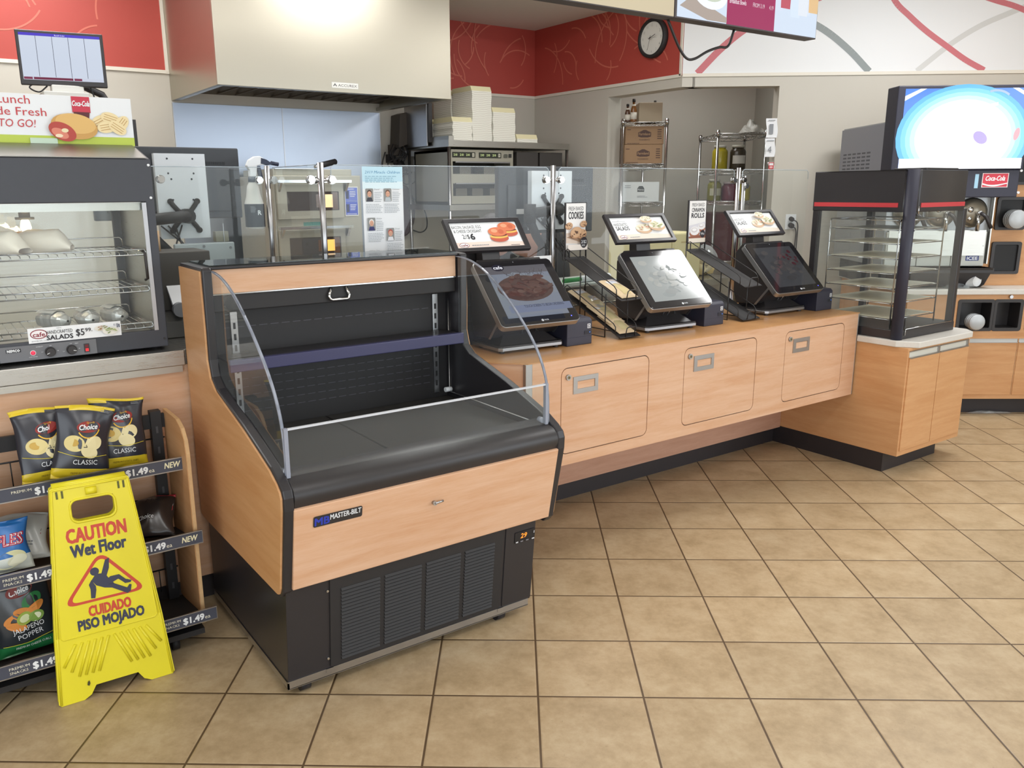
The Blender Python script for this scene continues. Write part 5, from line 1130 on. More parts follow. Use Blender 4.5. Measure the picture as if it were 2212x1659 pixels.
# ================================================================ kitchen monitors turned to the staff
def staff_monitor(x0, x1, y, za, zb, px0, px1, pza, pzb, lab, armside):
    xm, pxm = (x0 + x1)/2, (px0 + px1)/2
    t = Thing('kitchen_monitor', lab, 'monitor', (pxm, y, .996), group='kitchen monitors seen from behind')
    mb = MB(pm('monitor_back', '#3a3d42', .5, var=.05)); mb.box(x0, x1, y, y + .035, za, zb); mb.box(x0 + .05, x1 - .05, y - .012, y, za + .03, zb - .09); t.part('housing', mb, .006)
    mb = MB(flat('#25272b')); 
    for i in range(12): mb.box(x1 - .16 + i*.008, x1 - .155 + i*.008, y - .0015, y, zb - .075, zb - .062)
    mb.use(flat('#c9c9c9')); mb.box(x0 + .10, x0 + .155, y - .0135, y - .0115, za + .10, za + .125); t.part('vents', mb)
    mb = MB(pm('monitor_glass', '#14161b', .12)); mb.box(x0 + .012, x1 - .012, y + .035, y + .037, za + .012, zb - .012); t.part('screen', mb)
    mb = MB(WPAINT); mb.box(px0, px1, y - .045, y - .033, pza, pzb); mb.box(px0, px0 + .006, y - .033, y - .012, pza, pzb); mb.box(px1 - .006, px1, y - .033, y - .012, pza, pzb)
    mb.use(flat('#30343a'))
    for dx in (-.055, .055):
        for z in (pzb - .022, pzb - .085, pzb - .11, pzb - .2): mb.cyl((pxm + dx*(1 if z > pzb - .1 else .8), y - .045, z), (pxm + dx*(1 if z > pzb - .1 else .8), y - .0465, z), .0045, seg=8)
    pl = t.part('mounting_plate', mb, .001)
    cz = pza + .10
    mb = MB(BLKM)
    for sx_, sz in ((-1, 1), (1, 1), (1, -1), (-1, -1)):
        mb.tube([(pxm, y - .055, cz), (pxm + sx_*.03, y - .052, cz + sz*.025), (pxm + sx_*.05, y - .05, cz + sz*.05), (pxm + sx_*.058, y - .049, cz + sz*.064)], .011, 8)
        mb.cyl((pxm + sx_*.058, y - .046, cz + sz*.064), (pxm + sx_*.058, y - .056, cz + sz*.064), .013, seg=12)
    mb.cyl((pxm, y - .05, cz), (pxm, y - .11, cz), .032, seg=16)
    t.part('vesa_bracket', mb, under=pl)
    mb = MB(BLKM); ax = pxm + armside*.19
    mb.tube([(pxm, y - .10, cz), (pxm + armside*.09, y - .13, cz - .005), (ax, y - .11, cz - .015)], .026, 10); mb.cyl((ax, y - .11, cz - .06), (ax, y - .11, cz + .03), .03, seg=16)
    mb.tube([(ax, y - .11, cz - .05), (ax - armside*.08, y - .06, cz - .13), (pxm + armside*.02, y - .03, cz - .22), (pxm + armside*.02, y - .03, .997)], .022, 10); t.part('arm', mb)
    mb = MB(WIRE)
    for k in range(4): mb.tube(spline([(pxm + armside*(.02 + .03*k), y - .06, cz - .04), (pxm - .06 + .04*k, y - .10, cz - .15 - .02*k), (pxm + .06, y - .07, cz - .20 - .02*k), (pxm + .13 - .02*k, y - .03, cz - .16)], 6), .004, 6)
    t.part('cables', mb)
    return t
LMON = staff_monitor(-.76, -.115, 2.14, 1.43, 1.746, -.505, -.285, 1.345, 1.716, 'kitchen monitor left of the spray bottle, its back and white plate to the front', -1)
staff_monitor(.975, 1.59, 1.58, 1.33, 1.663, 1.145, 1.405, 1.35, 1.640, 'kitchen monitor behind the fresh baked cookies sign, turned away', -1)
t_ = LMON
mb = MB(pm('scuffed_white_steel', '#b9c1c4', .5, .2, var=.12, vs=14)); mb.box(-.47, -.20, 2.03, 2.05, .998, 1.325); mb.box(-.47, -.20, 2.03, 2.2, .998, 1.02); t_.part('stand_plate', mb, .006)
mb = MB(flat('#8f8d7d')); mb.box(-.275, -.215, 2.06, 2.10, 1.326, 1.372); mb.use(ALU); mb.box(-.24, -.236, 2.055, 2.058, 1.31, 1.41); t_.part('sensor_box', mb, .004)
mb = MB(GREYP)
for x, z in ((-.34, 1.31), (-.22, 1.30), (-.22, 1.20)): mb.cyl((x, 2.03, z), (x, 2.027, z), .006, seg=10)
t_.part('screws', mb)

# order screen above the lunch board
t_ = Thing('order_monitor', 'small order screen with five blank columns above the lunch board', 'monitor', (-.68, 3.0, 0))
M4 = Matrix.Translation((-.683, 3.0, 2.199)) @ Matrix.Rotation(radians(-9), 4, 'Z') @ face_y(0, 0, 0)
w2, h2 = .195, .128
mb = MB(BLK); mb.xf = M4; mb.box(-w2, w2, -h2, h2, -.03, 0); mb.xf = None; hs = t_.part('housing', mb, .004)
it = [('r', -.18, -.103, .18, .115, LIT('#d5dff0', .75)), ('r', -.18, .102, .18, .115, LIT('#4a38c8', .8)), ('r', -.18, -.103, .18, -.088, LIT('#c9d0e0', .5)), ('r', -.178, -.101, -.14, -.09, LIT('#8a3a5a', .4)), ('r', -.135, -.101, .04, -.09, LIT('#7a2a4a', .4)), ('r', .045, -.101, .08, -.09, LIT('#8a3a5a', .4)), ('t', 'Recall Order', 0, .1055, .006, WHITE, {'al': 'c'})]
for i in range(1, 5): it.append(('r', -.18 + .072*i - .001, -.088, -.18 + .072*i + .001, .102, flat('#23263a')))
t_.part('screen', gfx(it, M4, .0003), under=hs)
mb = MB(pm('beige_box', '#c9c8c2', .5)); mb.box(-.79, -.585, 2.95, 3.12, 1.965, 2.04); mb.box(-.745, -.60, 2.99, 3.06, 2.04, 2.075); t_.part('terminal_box', mb, .004)
mb = MB(BLK); mb.tube([(-.70, 3.02, 2.16), (-.60, 3.08, 2.09), (-.50, 3.10, 2.05), (-.42, 3.12, 1.92), (-.37, 3.12, 1.83)], .02, 8); mb.box(-.40, -.345, 3.09, 3.15, 1.76, 1.93); mb.tube([(-.37, 3.12, 1.80), (-.37, 3.6, 1.72), (-.37, YA, 1.72)], .022, 8); mb.box(-.66, -.42, 3.08, 3.11, 1.95, 1.975); t_.part('wall_arm', mb)
mb = MB(WIRE); mb.tube(spline([(-.80, 3.03, 2.09), (-.84, 3.03, 2.06), (-.80, 3.03, 2.04), (-.76, 3.03, 2.07)], 6), .004, 6); mb.tube(spline([(-.56, 3.04, 2.08), (-.54, 3.04, 2.0), (-.53, 3.05, 1.95)], 6), .004, 6); t_.part('cables', mb)

# ================================================================ exhaust hood and steel wall
t_ = Thing('exhaust_hood', 'large brushed steel exhaust hood hanging over the ovens', 'exhaust hood', (1.15, 4.2, 2.2))
hx0, hx1, hy0, hz = .285, 2.012, 3.65, 2.203
mb = MB(HOODM); mb.box(hx0, hx1, hy0, hy0 + .02, hz, CEIL - .001); t_.part('front', mb, .002)
mb = MB(HOODM); mb.box(hx0, hx0 + .02, hy0 + .02, YA - .003, hz, CEIL - .001); t_.part('side', mb, .002)
mb = MB(HOODM); mb.box(hx1 - .02, hx1, hy0 + .02, YA - .003, hz, CEIL - .001); t_.part('side', mb, .002)
mb = MB(STEEL); mb.box(hx0 + .02, hx1 - .02, hy0 + .02, hy0 + .05, hz, hz + .025); mb.box(hx0 + .02, hx0 + .05, hy0 + .05, YA - .003, hz, hz + .025); mb.box(hx1 - .05, hx1 - .02, hy0 + .05, YA - .003, hz, hz + .025); t_.part('lip', mb)
mb = MB(pm('hood_filter', '#6e665b', .5, .6, var=.15, vs=18)); mb.prism([(hy0 + .02, hz + .30), (YA - .005, hz + .06), (YA - .005, hz + .075), (hy0 + .02, hz + .32)], 'x', hx0 + .02, hx1 - .02)
for i in range(12): mb.box(hx0 + .05 + i*.14, hx0 + .06 + i*.14, hy0 + .3, YA - .02, hz + .06, hz + .07)
t_.part('filters', mb)
mb = gfx([('rr', -.10, -.02, .10, .02, .004, flat('#b9b9b4')), ('rr', -.097, -.0175, .097, .0175, .003, flat('#e3e2dc')), ('p', [(-.09,-.008),(-.075,.012),(-.06,-.008),(-.068,-.008),(-.075,.002),(-.082,-.008)], flat('#4a4a48')), ('t', 'ACCUREX', -.052, -.0085, .0165, flat('#4a4a48'), {'w': .14})], face_y(1.157, hy0 - .0004, 2.249))
t_.part('name_plate', mb)
t_ = Thing('steel_backsplash', 'tall stainless steel wall sheet with one vertical seam under the hood', 'backsplash', (1.14, YA, 1.0))
mb = MB(STEELB); mb.box(.29, 1.1255, YA - .008, YA - .002, .9, 2.19); t_.part('sheet', mb)
mb = MB(STEELB); mb.box(1.1265, 1.987, YA - .008, YA - .002, .9, 2.19); t_.part('sheet', mb)
mb = MB(ALU); mb.box(1.1225, 1.1295, YA - .011, YA - .008, .9, 2.19); mb.box(.286, .292, YA - .011, YA - .002, .9, 2.19); mb.box(1.984, 1.99, YA - .011, YA - .002, .9, 2.19); t_.part('joint_strip', mb)

# ================================================================ ovens on a steel table
def steel_table(x0, x1, y0, y1, z, lab, name='steel_table', cat='table', under=.3):
    t = Thing(name, lab, cat, ((x0 + x1)/2, (y0 + y1)/2, 0))
    mb = MB(STEEL); mb.box(x0, x1, y0, y1, z - .04, z); t.part('table_top', mb, .002)
    for x in (x0 + .05, x1 - .05):
        for y in (y0 + .05, y1 - .05):
            mb = MB(GALV); mb.cyl((x, y, 0), (x, y, z - .04), .02, seg=12); t.part('leg', mb)
    mb = MB(STEEL); mb.box(x0 + .03, x1 - .03, y0 + .03, y1 - .03, under, under + .02); t.part('undershelf', mb)
    return t
steel_table(.35, 2.0, 3.72, 4.70, .92, 'steel work table carrying the double oven under the hood')
t_ = Thing('double_oven', 'stacked steel double oven with lit door windows and blue touch panel', 'oven', (.99, 4.15, .92))
OVS = pm('oven_steel', '#a9a596', .38, .45, var=.05, vs=8)
ox0, ox1, oy = .66, 1.315, 3.80
mb = MB(OVS); mb.box(ox0, ox1, oy, 4.55, .925, 1.655); mb.box(ox0 + .03, ox1 - .03, oy + .08, 4.5, 1.655, 1.70); t_.part('body', mb, .004)
for k, (za, zb) in enumerate(((1.36, 1.60), (1.055, 1.285))):
    mb = MB(OVS); mb.box(ox0 + .01, 1.165, oy - .03, oy - .002, za, zb); dr = t_.part('door', mb, .003)
    mb = MB(flat('#3a2f2a')); mb.box(.74, 1.125, oy - .0325, oy - .03, za + .055, zb - .055)
    mb.use(glow('#f6b45a' if k else '#f0c894', 1.6)); mb.box(1.0, 1.075, oy - .034, oy - .0325, za + .075, zb - .075); mb.use(glow('#7a5236', .5)); mb.box(.95, 1.0, oy - .034, oy - .0325, za + .075, zb - .075); mb.box(1.075, 1.115, oy - .034, oy - .0325, za + .06, zb - .06); t_.part('door_window', mb, under=dr)
    mb = MB(CHROME); zz = zb + .005; mb.box(ox0, 1.205, oy - .085, oy - .05, zz, zz + .018)
    for x in (ox0 + .02, 1.175): mb.prism([(oy - .08, zz), (oy - .004, zz), (oy - .004, zz - .06), (oy - .03, zz - .06)], 'x', x, x + .015)
    t_.part('handle', mb, under=dr)
mb = MB(flat('#d5d5cf')); mb.box(1.182, 1.288, oy - .006, oy - .001, 1.37, 1.578); tp = t_.part('touch_panel', mb)
it = [('r', -.047, -.096, .047, .096, LIT('#3a4ea8', .55))]
for y in (.03, -.065): it += [('r', -.044, y - .012, -.02, y + .045, flat('#1f2a55')), ('lines', -.012, y, .04, y + .045, 4, WHITE)]
it += [('r', -.044, -.002, .044, .006, flat('#7d8cc8')), ('lines', -.04, -.094, .04, -.085, 1, WHITE), ('lines', -.04, .08, .04, .092, 1, WHITE)]
t_.part('panel_screen', gfx(it, face_y(1.235, oy - .0064, 1.474)), under=tp)
mb = MB(flat('#4f8f86')); mb.box(.86, 1.0, oy - .0015, oy - .0005, 1.31, 1.335); t_.part('maker_mark', mb)
mb = MB(CHROME); mb.tube([(.9, 3.70, .99), (1.42, 3.70, .99), (1.46, 3.70, 1.0), (1.85, 3.70, 1.0)], .008, 8); mb.tube([(.9, 3.70, .99), (.9, 3.79, .99)], .006, 6); mb.tube([(1.3, 3.70, .99), (1.3, 3.8, .99)], .006, 6); mb.tube([(1.6, 3.70, .925), (1.6, 3.70, 1.0)], .006, 6); t_.part('front_rail', mb)
t_ = Thing('pizza_paddle', 'black-handled metal paddle lying on top of the double oven', 'paddle', (1.08, 3.93, 1.70))
mb = MB(BLKM); mb.tube([(1.02, 3.86, 1.722), (1.20, 3.97, 1.756)], .021, 12); t_.part('handle', mb)
mb = MB(CHROME); mb.tube([(1.02, 3.86, 1.722), (.985, 3.84, 1.715)], .01, 10); mb.box(.70, .985, 3.86, 4.3, 1.7, 1.703); t_.part('blade', mb)

# shelf unit with the holding cabinet, right of the hood
t_ = Thing('steel_shelf_unit', 'tall steel shelf unit holding the warming cabinet and card stacks', 'shelf', (2.82, 4.32, 0))
sx0, sx1, sy0, sy1 = 2.195, 3.45, 3.99, 4.68
for nm, z, hh in (('top_shelf', 1.885, .05), ('middle_shelf', 1.385, .045), ('low_shelf', .92, .04)):
    mb = MB(STEEL); mb.box(sx0, sx1, sy0, sy1, z, z + hh)
    if nm == 'top_shelf': mb.box(sx0, sx0 + .006, sy0, sy1, z + hh, z + hh + .035); mb.box(sx0, sx0 + .05, sy0, sy0 + .006, z + hh, z + hh + .035)
    t_.part(nm, mb, .002)
for x in (sx0 + .015, sx1 - .015):
    for y in (sy0 + .02, sy1 - .02):
        mb = MB(ALU); mb.cyl((x, y, 0), (x, y, 1.885), .014, seg=12); t_.part('post', mb)
t_ = Thing('warming_cabinet', 'steel warming cabinet with two slots and green timer displays', 'warmer', (2.53, 4.3, 1.43))
wx0, wx1, wy = 2.225, 2.86, 4.03
mb = MB(OVS)
mb.hole_plate([(wx0, 1.435), (wx1, 1.435), (wx1, 1.868), (wx0, 1.868)], [list(reversed([(wx0 + .03, a), (wx1 - .03, a), (wx1 - .03, b), (wx0 + .03, b)])) for a, b in ((1.50, 1.60), (1.675, 1.775))], 'y', wy, wy + .02)
mb.box(wx0, wx0 + .02, wy + .02, 4.6, 1.435, 1.868); mb.box(wx1 - .02, wx1, wy + .02, 4.6, 1.435, 1.868); mb.box(wx0, wx1, 4.58, 4.6, 1.435, 1.868); mb.box(wx0, wx1, wy + .02, 4.6, 1.848, 1.868); mb.box(wx0, wx1, wy + .02, 4.6, 1.435, 1.455); t_.part('body', mb)
mb = MB(flat('#3a352e')); mb.box(wx0 + .02, wx1 - .02, wy + .25, wy + .26, 1.455, 1.848); mb.use(flat('#6b6558')); 
for x, z in ((2.32, 1.50), (2.48, 1.50), (2.66, 1.50), (2.36, 1.675), (2.6, 1.675)): mb.box(x, x + .11, wy + .06, wy + .2, z + .002, z + .06)
t_.part('slot_lining', mb)
mb = MB(ALU)
for z in (1.60, 1.77): mb.box(wx0 + .05, wx1 - .04, wy - .012, wy, z - .006, z + .004)
t_.part('slot_bar', mb)
it = []
for a in (-.26, .0):
    it += [('rr', a - .025, -.022, a + .20, .022, .004, flat('#2a2c22'))]
    for i in range(3): it += [('t', '210', a - .01 + .06*i, -.008, .017, glow('#d8e8a0', 1.2), {'w': .034})]
    it += [('r', a + .168, -.015, a + .19, .015, flat('#b9b5a5')), ('e', a + .178, .0, .004, .004, flat('#55554a'))]
it += [('rr', .225, -.018, .265, .012, .01, flat('#55564c')), ('r', .275, -.016, .305, .014, flat('#2a2a28'))]
t_.part('timer_panel', gfx(it, face_y(2.535, wy - .0006, 1.826)))
t_ = Thing('dark_bin', 'dark covered bins on the shelf unit right of the warming cabinet', 'bin', (3.15, 4.25, 1.43))
mb = MB(pm('dark_bin_plastic', '#3b3734', .5)); mb.box(2.90, 3.13, 4.03, 4.5, 1.432, 1.86); mb.box(3.15, 3.40, 4.03, 4.5, 1.432, 1.86); t_.part('bins', mb, .004)
CARD = pm('stacked_card', '#e6e3d6', .7)
def stack_mat():
    m = bpy.data.materials.new('stacked_card_edges'); m.use_nodes = True; nt = m.node_tree; b = nt.nodes['Principled BSDF']
    tc = nt.nodes.new('ShaderNodeTexCoord'); wv = nt.nodes.new('ShaderNodeTexWave'); wv.bands_direction = 'Z'; wv.inputs['Scale'].default_value = 22; wv.inputs['Distortion'].default_value = 3.5; wv.inputs['Detail Scale'].default_value = .6
    nt.links.new(tc.outputs['Object'], wv.inputs['Vector']); cr = nt.nodes.new('ShaderNodeValToRGB'); cr.color_ramp.elements[0].color = srgb('#cfc9ba'); cr.color_ramp.elements[0].position = .0; cr.color_ramp.elements[1].position = .35; cr.color_ramp.elements[1].color = srgb('#eceade')
    nt.links.new(wv.outputs['Fac'], cr.inputs['Fac']); nt.links.new(cr.outputs['Color'], b.inputs['Base Color']); b.inputs['Roughness'].default_value = .7
    return m
STK = stack_mat()
def card_stack(x0, x1, y0, y1, z0, z1, lab, lean=0.):
    t = Thing('card_stack', lab, 'card stack', ((x0 + x1)/2, (y0 + y1)/2, z0), group='stacks of flat cards on the shelf unit')
    mb = MB(STK); n = 9
    def ring(k): 
        z = z0 + (z1 - .02 - z0)*k/n; d = lean*(k/n)**2 + .004*sin(k*1.7)
        return [(x0 + d, y0, z), (x1 + d, y0, z), (x1 + d, y1, z), (x0 + d, y1, z)]
    R_ = [[mb.v(p) for p in ring(k)] for k in range(n + 1)]
    for a, b in zip(R_, R_[1:]):
        for i in range(4): mb.face([a[i], a[(i+1) % 4], b[(i+1) % 4], b[i]])
    mb.face(R_[0][::-1]); mb.face(R_[-1]); t.part('cards', mb)
    mb = MB(CREAM); d = lean + .004*sin(n*1.7); mb.prism([(y0 + .001, z1 - .02), (y0 + .02, z1 + .018), (y1, z1 + .018), (y1, z1 - .02)], 'x', x0 + d - .002, x1 + d + .002); t.part('top_card', mb)
ztop = 1.936
card_stack(2.245, 2.43, 4.005, 4.30, ztop, 2.10, 'low wide white card stack at the front left of the shelf unit')
card_stack(2.435, 2.625, 4.005, 4.30, ztop, 2.345, 'tallest white card stack in the middle of the shelf unit', -.004)
card_stack(2.64, 2.865, 4.005, 4.28, ztop, 2.19, 'white card stack of middle height right of the tallest', -.003)
card_stack(2.885, 3.10, 4.005, 4.25, ztop, 1.985, 'lowest card stack at the right, only a few cards high')
card_stack(2.24, 2.42, 4.32, 4.60, ztop, 2.10, 'tan card stack at the back left corner of the shelf unit')
card_stack(2.43, 2.60, 4.32, 4.60, ztop, 2.335, 'tan card stack behind the tallest white stack')

# wall clutter between the steel sheet and the shelf unit
t_ = Thing('wall_monitor', 'thin monitor seen edge-on on the kitchen wall with dark arm', 'monitor', (2.19, 4.45, 2.0))
mb = MB(BLK); mb.box(2.17, 2.205, 4.25, 4.62, 1.93, 2.27); mb.use(ALU); mb.box(2.160, 2.170, 4.27, 4.64, 1.90, 2.27); t_.part('housing', mb, .002)
mb = MB(pm('arm_brown', '#4a423a', .55)); mb.prism([(2.08, 1.90), (2.10, 2.17), (2.16, 2.19), (2.165, 1.93)], 'y', 4.60, 4.765); mb.box(2.06, 2.15, 4.68, YA - .001, 1.84, 1.93); t_.part('wall_arm', mb, .003)
t_ = Thing('cable_tangle', 'tangle of black cables hanging on the kitchen wall by the monitor', 'cables', (2.15, 4.7, 1.7))
mb = MB(WIRE); r = random.Random(2)
for i in range(9):
    p = [(2.10 + r.uniform(-.04, .08), 4.68, 1.93), (2.12 + r.uniform(-.1, .08), 4.66, 1.85), (2.10 + r.uniform(-.1, .1), 4.68, 1.78), (2.13 + r.uniform(-.05, .12), 4.70, 1.70), (2.14 + r.uniform(-.03, .05), 4.74, 1.68)]
    mb.tube(spline(p, 5), .006, 6)
mb.tube(spline([(2.02, 4.74, 1.87), (1.995, 4.75, 1.78), (2.0, 4.75, 1.70), (2.03, 4.75, 1.66)], 6), .005, 6); mb.tube(spline([(2.14, 4.74, 1.66), (2.2, 4.72, 1.60), (2.3, 4.72, 1.63), (2.32, 4.74, 1.74)], 6), .005, 6); mb.tube(spline([(2.17, 4.74, 1.66), (2.18, 4.74, 1.58), (2.15, 4.74, 1.53), (2.08, 4.74, 1.6)], 6), .005, 6); mb.lathe([(0, 0), (.05, .01), (.055, .06), (.03, .1), (0, .11)], (2.13, 4.70, 1.70), 12); mb.box(2.035, 2.10, 4.70, 4.765, 1.78, 1.85)
t_.part('cables', mb)
t_ = Thing('power_strip', 'white power strip mounted high on the wall left of the shelf unit', 'power strip', (2.26, 4.72, 1.86))
mb = MB(WHITE); mb.box(2.18, 2.38, 4.69, 4.75, 1.835, 1.88); t_.part('strip', mb, .003)
t_ = Thing('wall_outlet', 'white wall outlet below the power strip', 'outlet', (2.35, YA, 1.76))
mb = MB(WHITE); mb.box(2.31, 2.37, YA - .006, YA - .001, 1.71, 1.81); mb.use(BLK); mb.box(2.335, 2.355, YA - .03, YA - .006, 1.765, 1.782); t_.part('plate', mb, .001)
t_ = Thing('wall_outlet', 'wall outlet with two red plugs behind the poster corner', 'outlet', (2.15, YA, 1.655))
mb = MB(ALU); mb.box(2.10, 2.215, YA - .006, YA - .001, 1.61, 1.70); mb.use(flat('#8f2f3c')); mb.cyl((2.13, YA - .006, 1.675), (2.13, YA - .02, 1.675), .016, seg=14); mb.cyl((2.18, YA - .006, 1.675), (2.18, YA - .02, 1.675), .016, seg=14); t_.part('plate', mb)
t_ = Thing('serving_tray', 'dark maroon oval tray hanging on the kitchen wall beside the poster', 'tray', (2.18, 4.70, 1.38))
mb = MB(pm('maroon_plastic', '#4a3236', .4)); mb.lathe([(.0, .0), (.12, .0), (.135, .012), (.14, .014), (.14, .018), (.13, .016)], (0, 0, 0), 36, 'y')
for v in mb.bm.verts: v.co = Vector((2.155 + v.co.x*.95, 4.74 + v.co.y, 1.375 + v.co.z*1.62))
t_.part('tray', mb)
t_ = Thing('cord_drop', 'thin black cord hanging beside the maroon oval tray', 'cord', (2.3, 4.72, 1.2))
mb = MB(WIRE); mb.tube(spline([(2.28, 4.74, 1.48), (2.35, 4.72, 1.42), (2.40, 4.72, 1.32), (2.40, 4.72, 1.22), (2.34, 4.72, 1.18), (2.27, 4.74, 1.2)], 6), .006, 6); t_.part('cord', mb)
steel_table(.52, 2.05, 2.6, 3.1, 1.0, 'steel prep table behind the cooler')
t_ = Thing('topping_rail', 'black topping containers in a row on the prep table', 'container', (1.3, 2.75, 1.0))
mb = MB(BLKM)
for i in range(6): mb.box(.95 + i*.11, 1.05 + i*.11, 2.68, 2.85, 1.002, 1.10)
t_.part('containers', mb, .006)
# ================================================================ person bending behind the counter
SKIN = pm('skin', '#c99a84', .5, var=.04, vs=20); SHIRT = pm('black_shirt', '#272628', .8, var=.06, vs=30); HAIR = pm('dark_hair', '#2c2420', .6); TROU = pm('dark_trousers', '#2b2c33', .8)
def skin_body(name, verts, edges, radii, mat, root=0, sub=2):
    me = bpy.data.meshes.new(name); me.from_pydata(verts, edges, []); o = bpy.data.objects.new(name, me); COL.objects.link(o)
    sk = o.modifiers.new('skin', 'SKIN'); sk.use_smooth_shade = True
    for i, r in enumerate(radii):
        me.skin_vertices[0].data[i].radius = (r, r) if not isinstance(r, tuple) else r
        me.skin_vertices[0].data[i].use_root = (i == root)
    s_ = o.modifiers.new('sub', 'SUBSURF'); s_.levels = sub; s_.render_levels = sub
    dg = bpy.context.evaluated_depsgraph_get(); m2 = bpy.data.meshes.new_from_object(o.evaluated_get(dg))
    bpy.data.objects.remove(o); m2.materials.clear(); m2.materials.append(mat)
    for p in m2.polygons: p.use_smooth = True
    return m2
bx, by = 1.62, 2.05
V = [(0,0,.92),(0,-.02,1.08),(-.06,-.03,1.22),(-.15,-.05,1.32),(-.235,-.07,1.33),(-.29,-.08,1.325),  # pelvis, spine bent to -x, neck
     (-.10,-.20,1.29),(-.17,-.24,1.12),(-.30,-.22,1.06),(-.35,-.21,1.055),  # near arm
     (-.10,.13,1.30),(-.20,.18,1.13),(-.33,.12,1.07),(-.38,.10,1.065),
     (.0,-.10,.88),(-.02,-.11,.48),(.02,-.11,.09),(-.10,-.12,.04),
     (.0,.10,.88),(.0,.11,.48),(.06,.11,.09),(-.06,.12,.04)]
E_ = [(0,1),(1,2),(2,3),(3,4),(4,5),(3,6),(6,7),(7,8),(8,9),(3,10),(10,11),(11,12),(12,13),(0,14),(14,15),(15,16),(16,17),(0,18),(18,19),(19,20),(20,21)]
Rr = [.15,.15,.15,.13,.055,.05,.06,.043,.032,.03,.06,.043,.032,.03,.085,.06,.042,.035,.085,.06,.042,.035]
t_ = Thing('person', 'person in black bending down behind the counter below the kitchen monitor', 'person', (bx, by, 0), 0, local=True)
t_.part('body', skin_body('body', V, E_, Rr, SKIN))
sv = [0,1,2,3,6,7,10,11]; idx = {a: i for i, a in enumerate(sv)}
t_.part('shirt', skin_body('shirt', [V[i] for i in sv], [(idx[a], idx[b]) for a, b in E_ if a in idx and b in idx], [Rr[i]*1.1 + .008 for i in sv], SHIRT))
lv = [0,14,15,16,18,19,20]; idx = {a: i for i, a in enumerate(lv)}
t_.part('trousers', skin_body('trousers', [V[i] for i in lv], [(idx[a], idx[b]) for a, b in E_ if a in idx and b in idx], [Rr[i]*1.12 + .01 for i in lv], TROU))
hc = Vector((-.40, -.09, 1.30))
mb = MB(SKIN)
def head(u, v):
    a, b = 2*pi*u, pi*v; d = Vector((sin(b)*cos(a), sin(b)*sin(a), cos(b))); p = Vector((d.x*.098, d.y*.075, d.z*.115))
    return p
mb.grid(head, 24, 16, True, True)
mb.lathe([(0, 0), (.010, .004), (.013, .02), (.008, .045)], (-.098, 0, -.03), 10)     # nose
for s_ in (-1, 1): mb.lathe([(0, -.008), (.012, -.006), (.014, .006), (0, .012)], (.0, s_*.075, -.01), 10, 'y')
for s_ in (-1, 1):
    mb.use(WHITE); mb.lathe([(0, -.008), (.008, 0), (0, .008)], (-.086, s_*.03, .012), 10)
    mb.use(INK); mb.lathe([(0, -.004), (.004, 0), (0, .004)], (-.0925, s_*.03, .012), 8)
mb.use(flat('#a8605a')); mb.box(-.092, -.086, -.02, .02, -.062, -.055)
for v in mb.bm.verts: v.co = hc + Matrix.Rotation(radians(-38), 3, 'Y') @ v.co
t_.part('head', mb)
mb = MB(HAIR)
mb.grid(lambda u, v: tuple(hc + Matrix.Rotation(radians(-38), 3, 'Y') @ (head(u, v*.52)*1.06 + Vector((.012, 0, .006)))), 24, 10, True, True); t_.part('hair', mb)
def hand(base, d, side):
    vs, es, rs = [tuple(base)], [], [.03]; d = Vector(d).normalized(); sdv = d.cross(Vector((0, 0, 1))).normalized(); palm = base + d*.05
    vs.append(tuple(palm)); es.append((0, 1)); rs.append((.036, .018))
    for k, (o_, l) in enumerate(((-.028, .062), (-.010, .075), (.010, .07), (.028, .055))):
        i = len(vs); vs += [tuple(palm + sdv*o_ + d*.03), tuple(palm + sdv*o_*1.1 + d*(.03 + l*.5) + Vector((0, 0, -.008))), tuple(palm + sdv*o_*1.1 + d*(.03 + l*.9) + Vector((0, 0, -.028)))]
        es += [(1, i), (i, i+1), (i+1, i+2)]; rs += [.0095, .0085, .0075]
    i = len(vs); vs += [tuple(base + d*.02 + sdv*side*.035), tuple(base + d*.055 + sdv*side*.058 + Vector((0, 0, -.012)))]; es += [(0, i), (i, i+1)]; rs += [.011, .0085]
    return skin_body('hand', vs, es, rs, SKIN, 0, 1)
t_.part('hand', hand(Vector((-.35, -.21, 1.055)), (-1, .1, -.15), 1)); t_.part('hand', hand(Vector((-.38, .10, 1.065)), (-1, .1, -.15), -1))

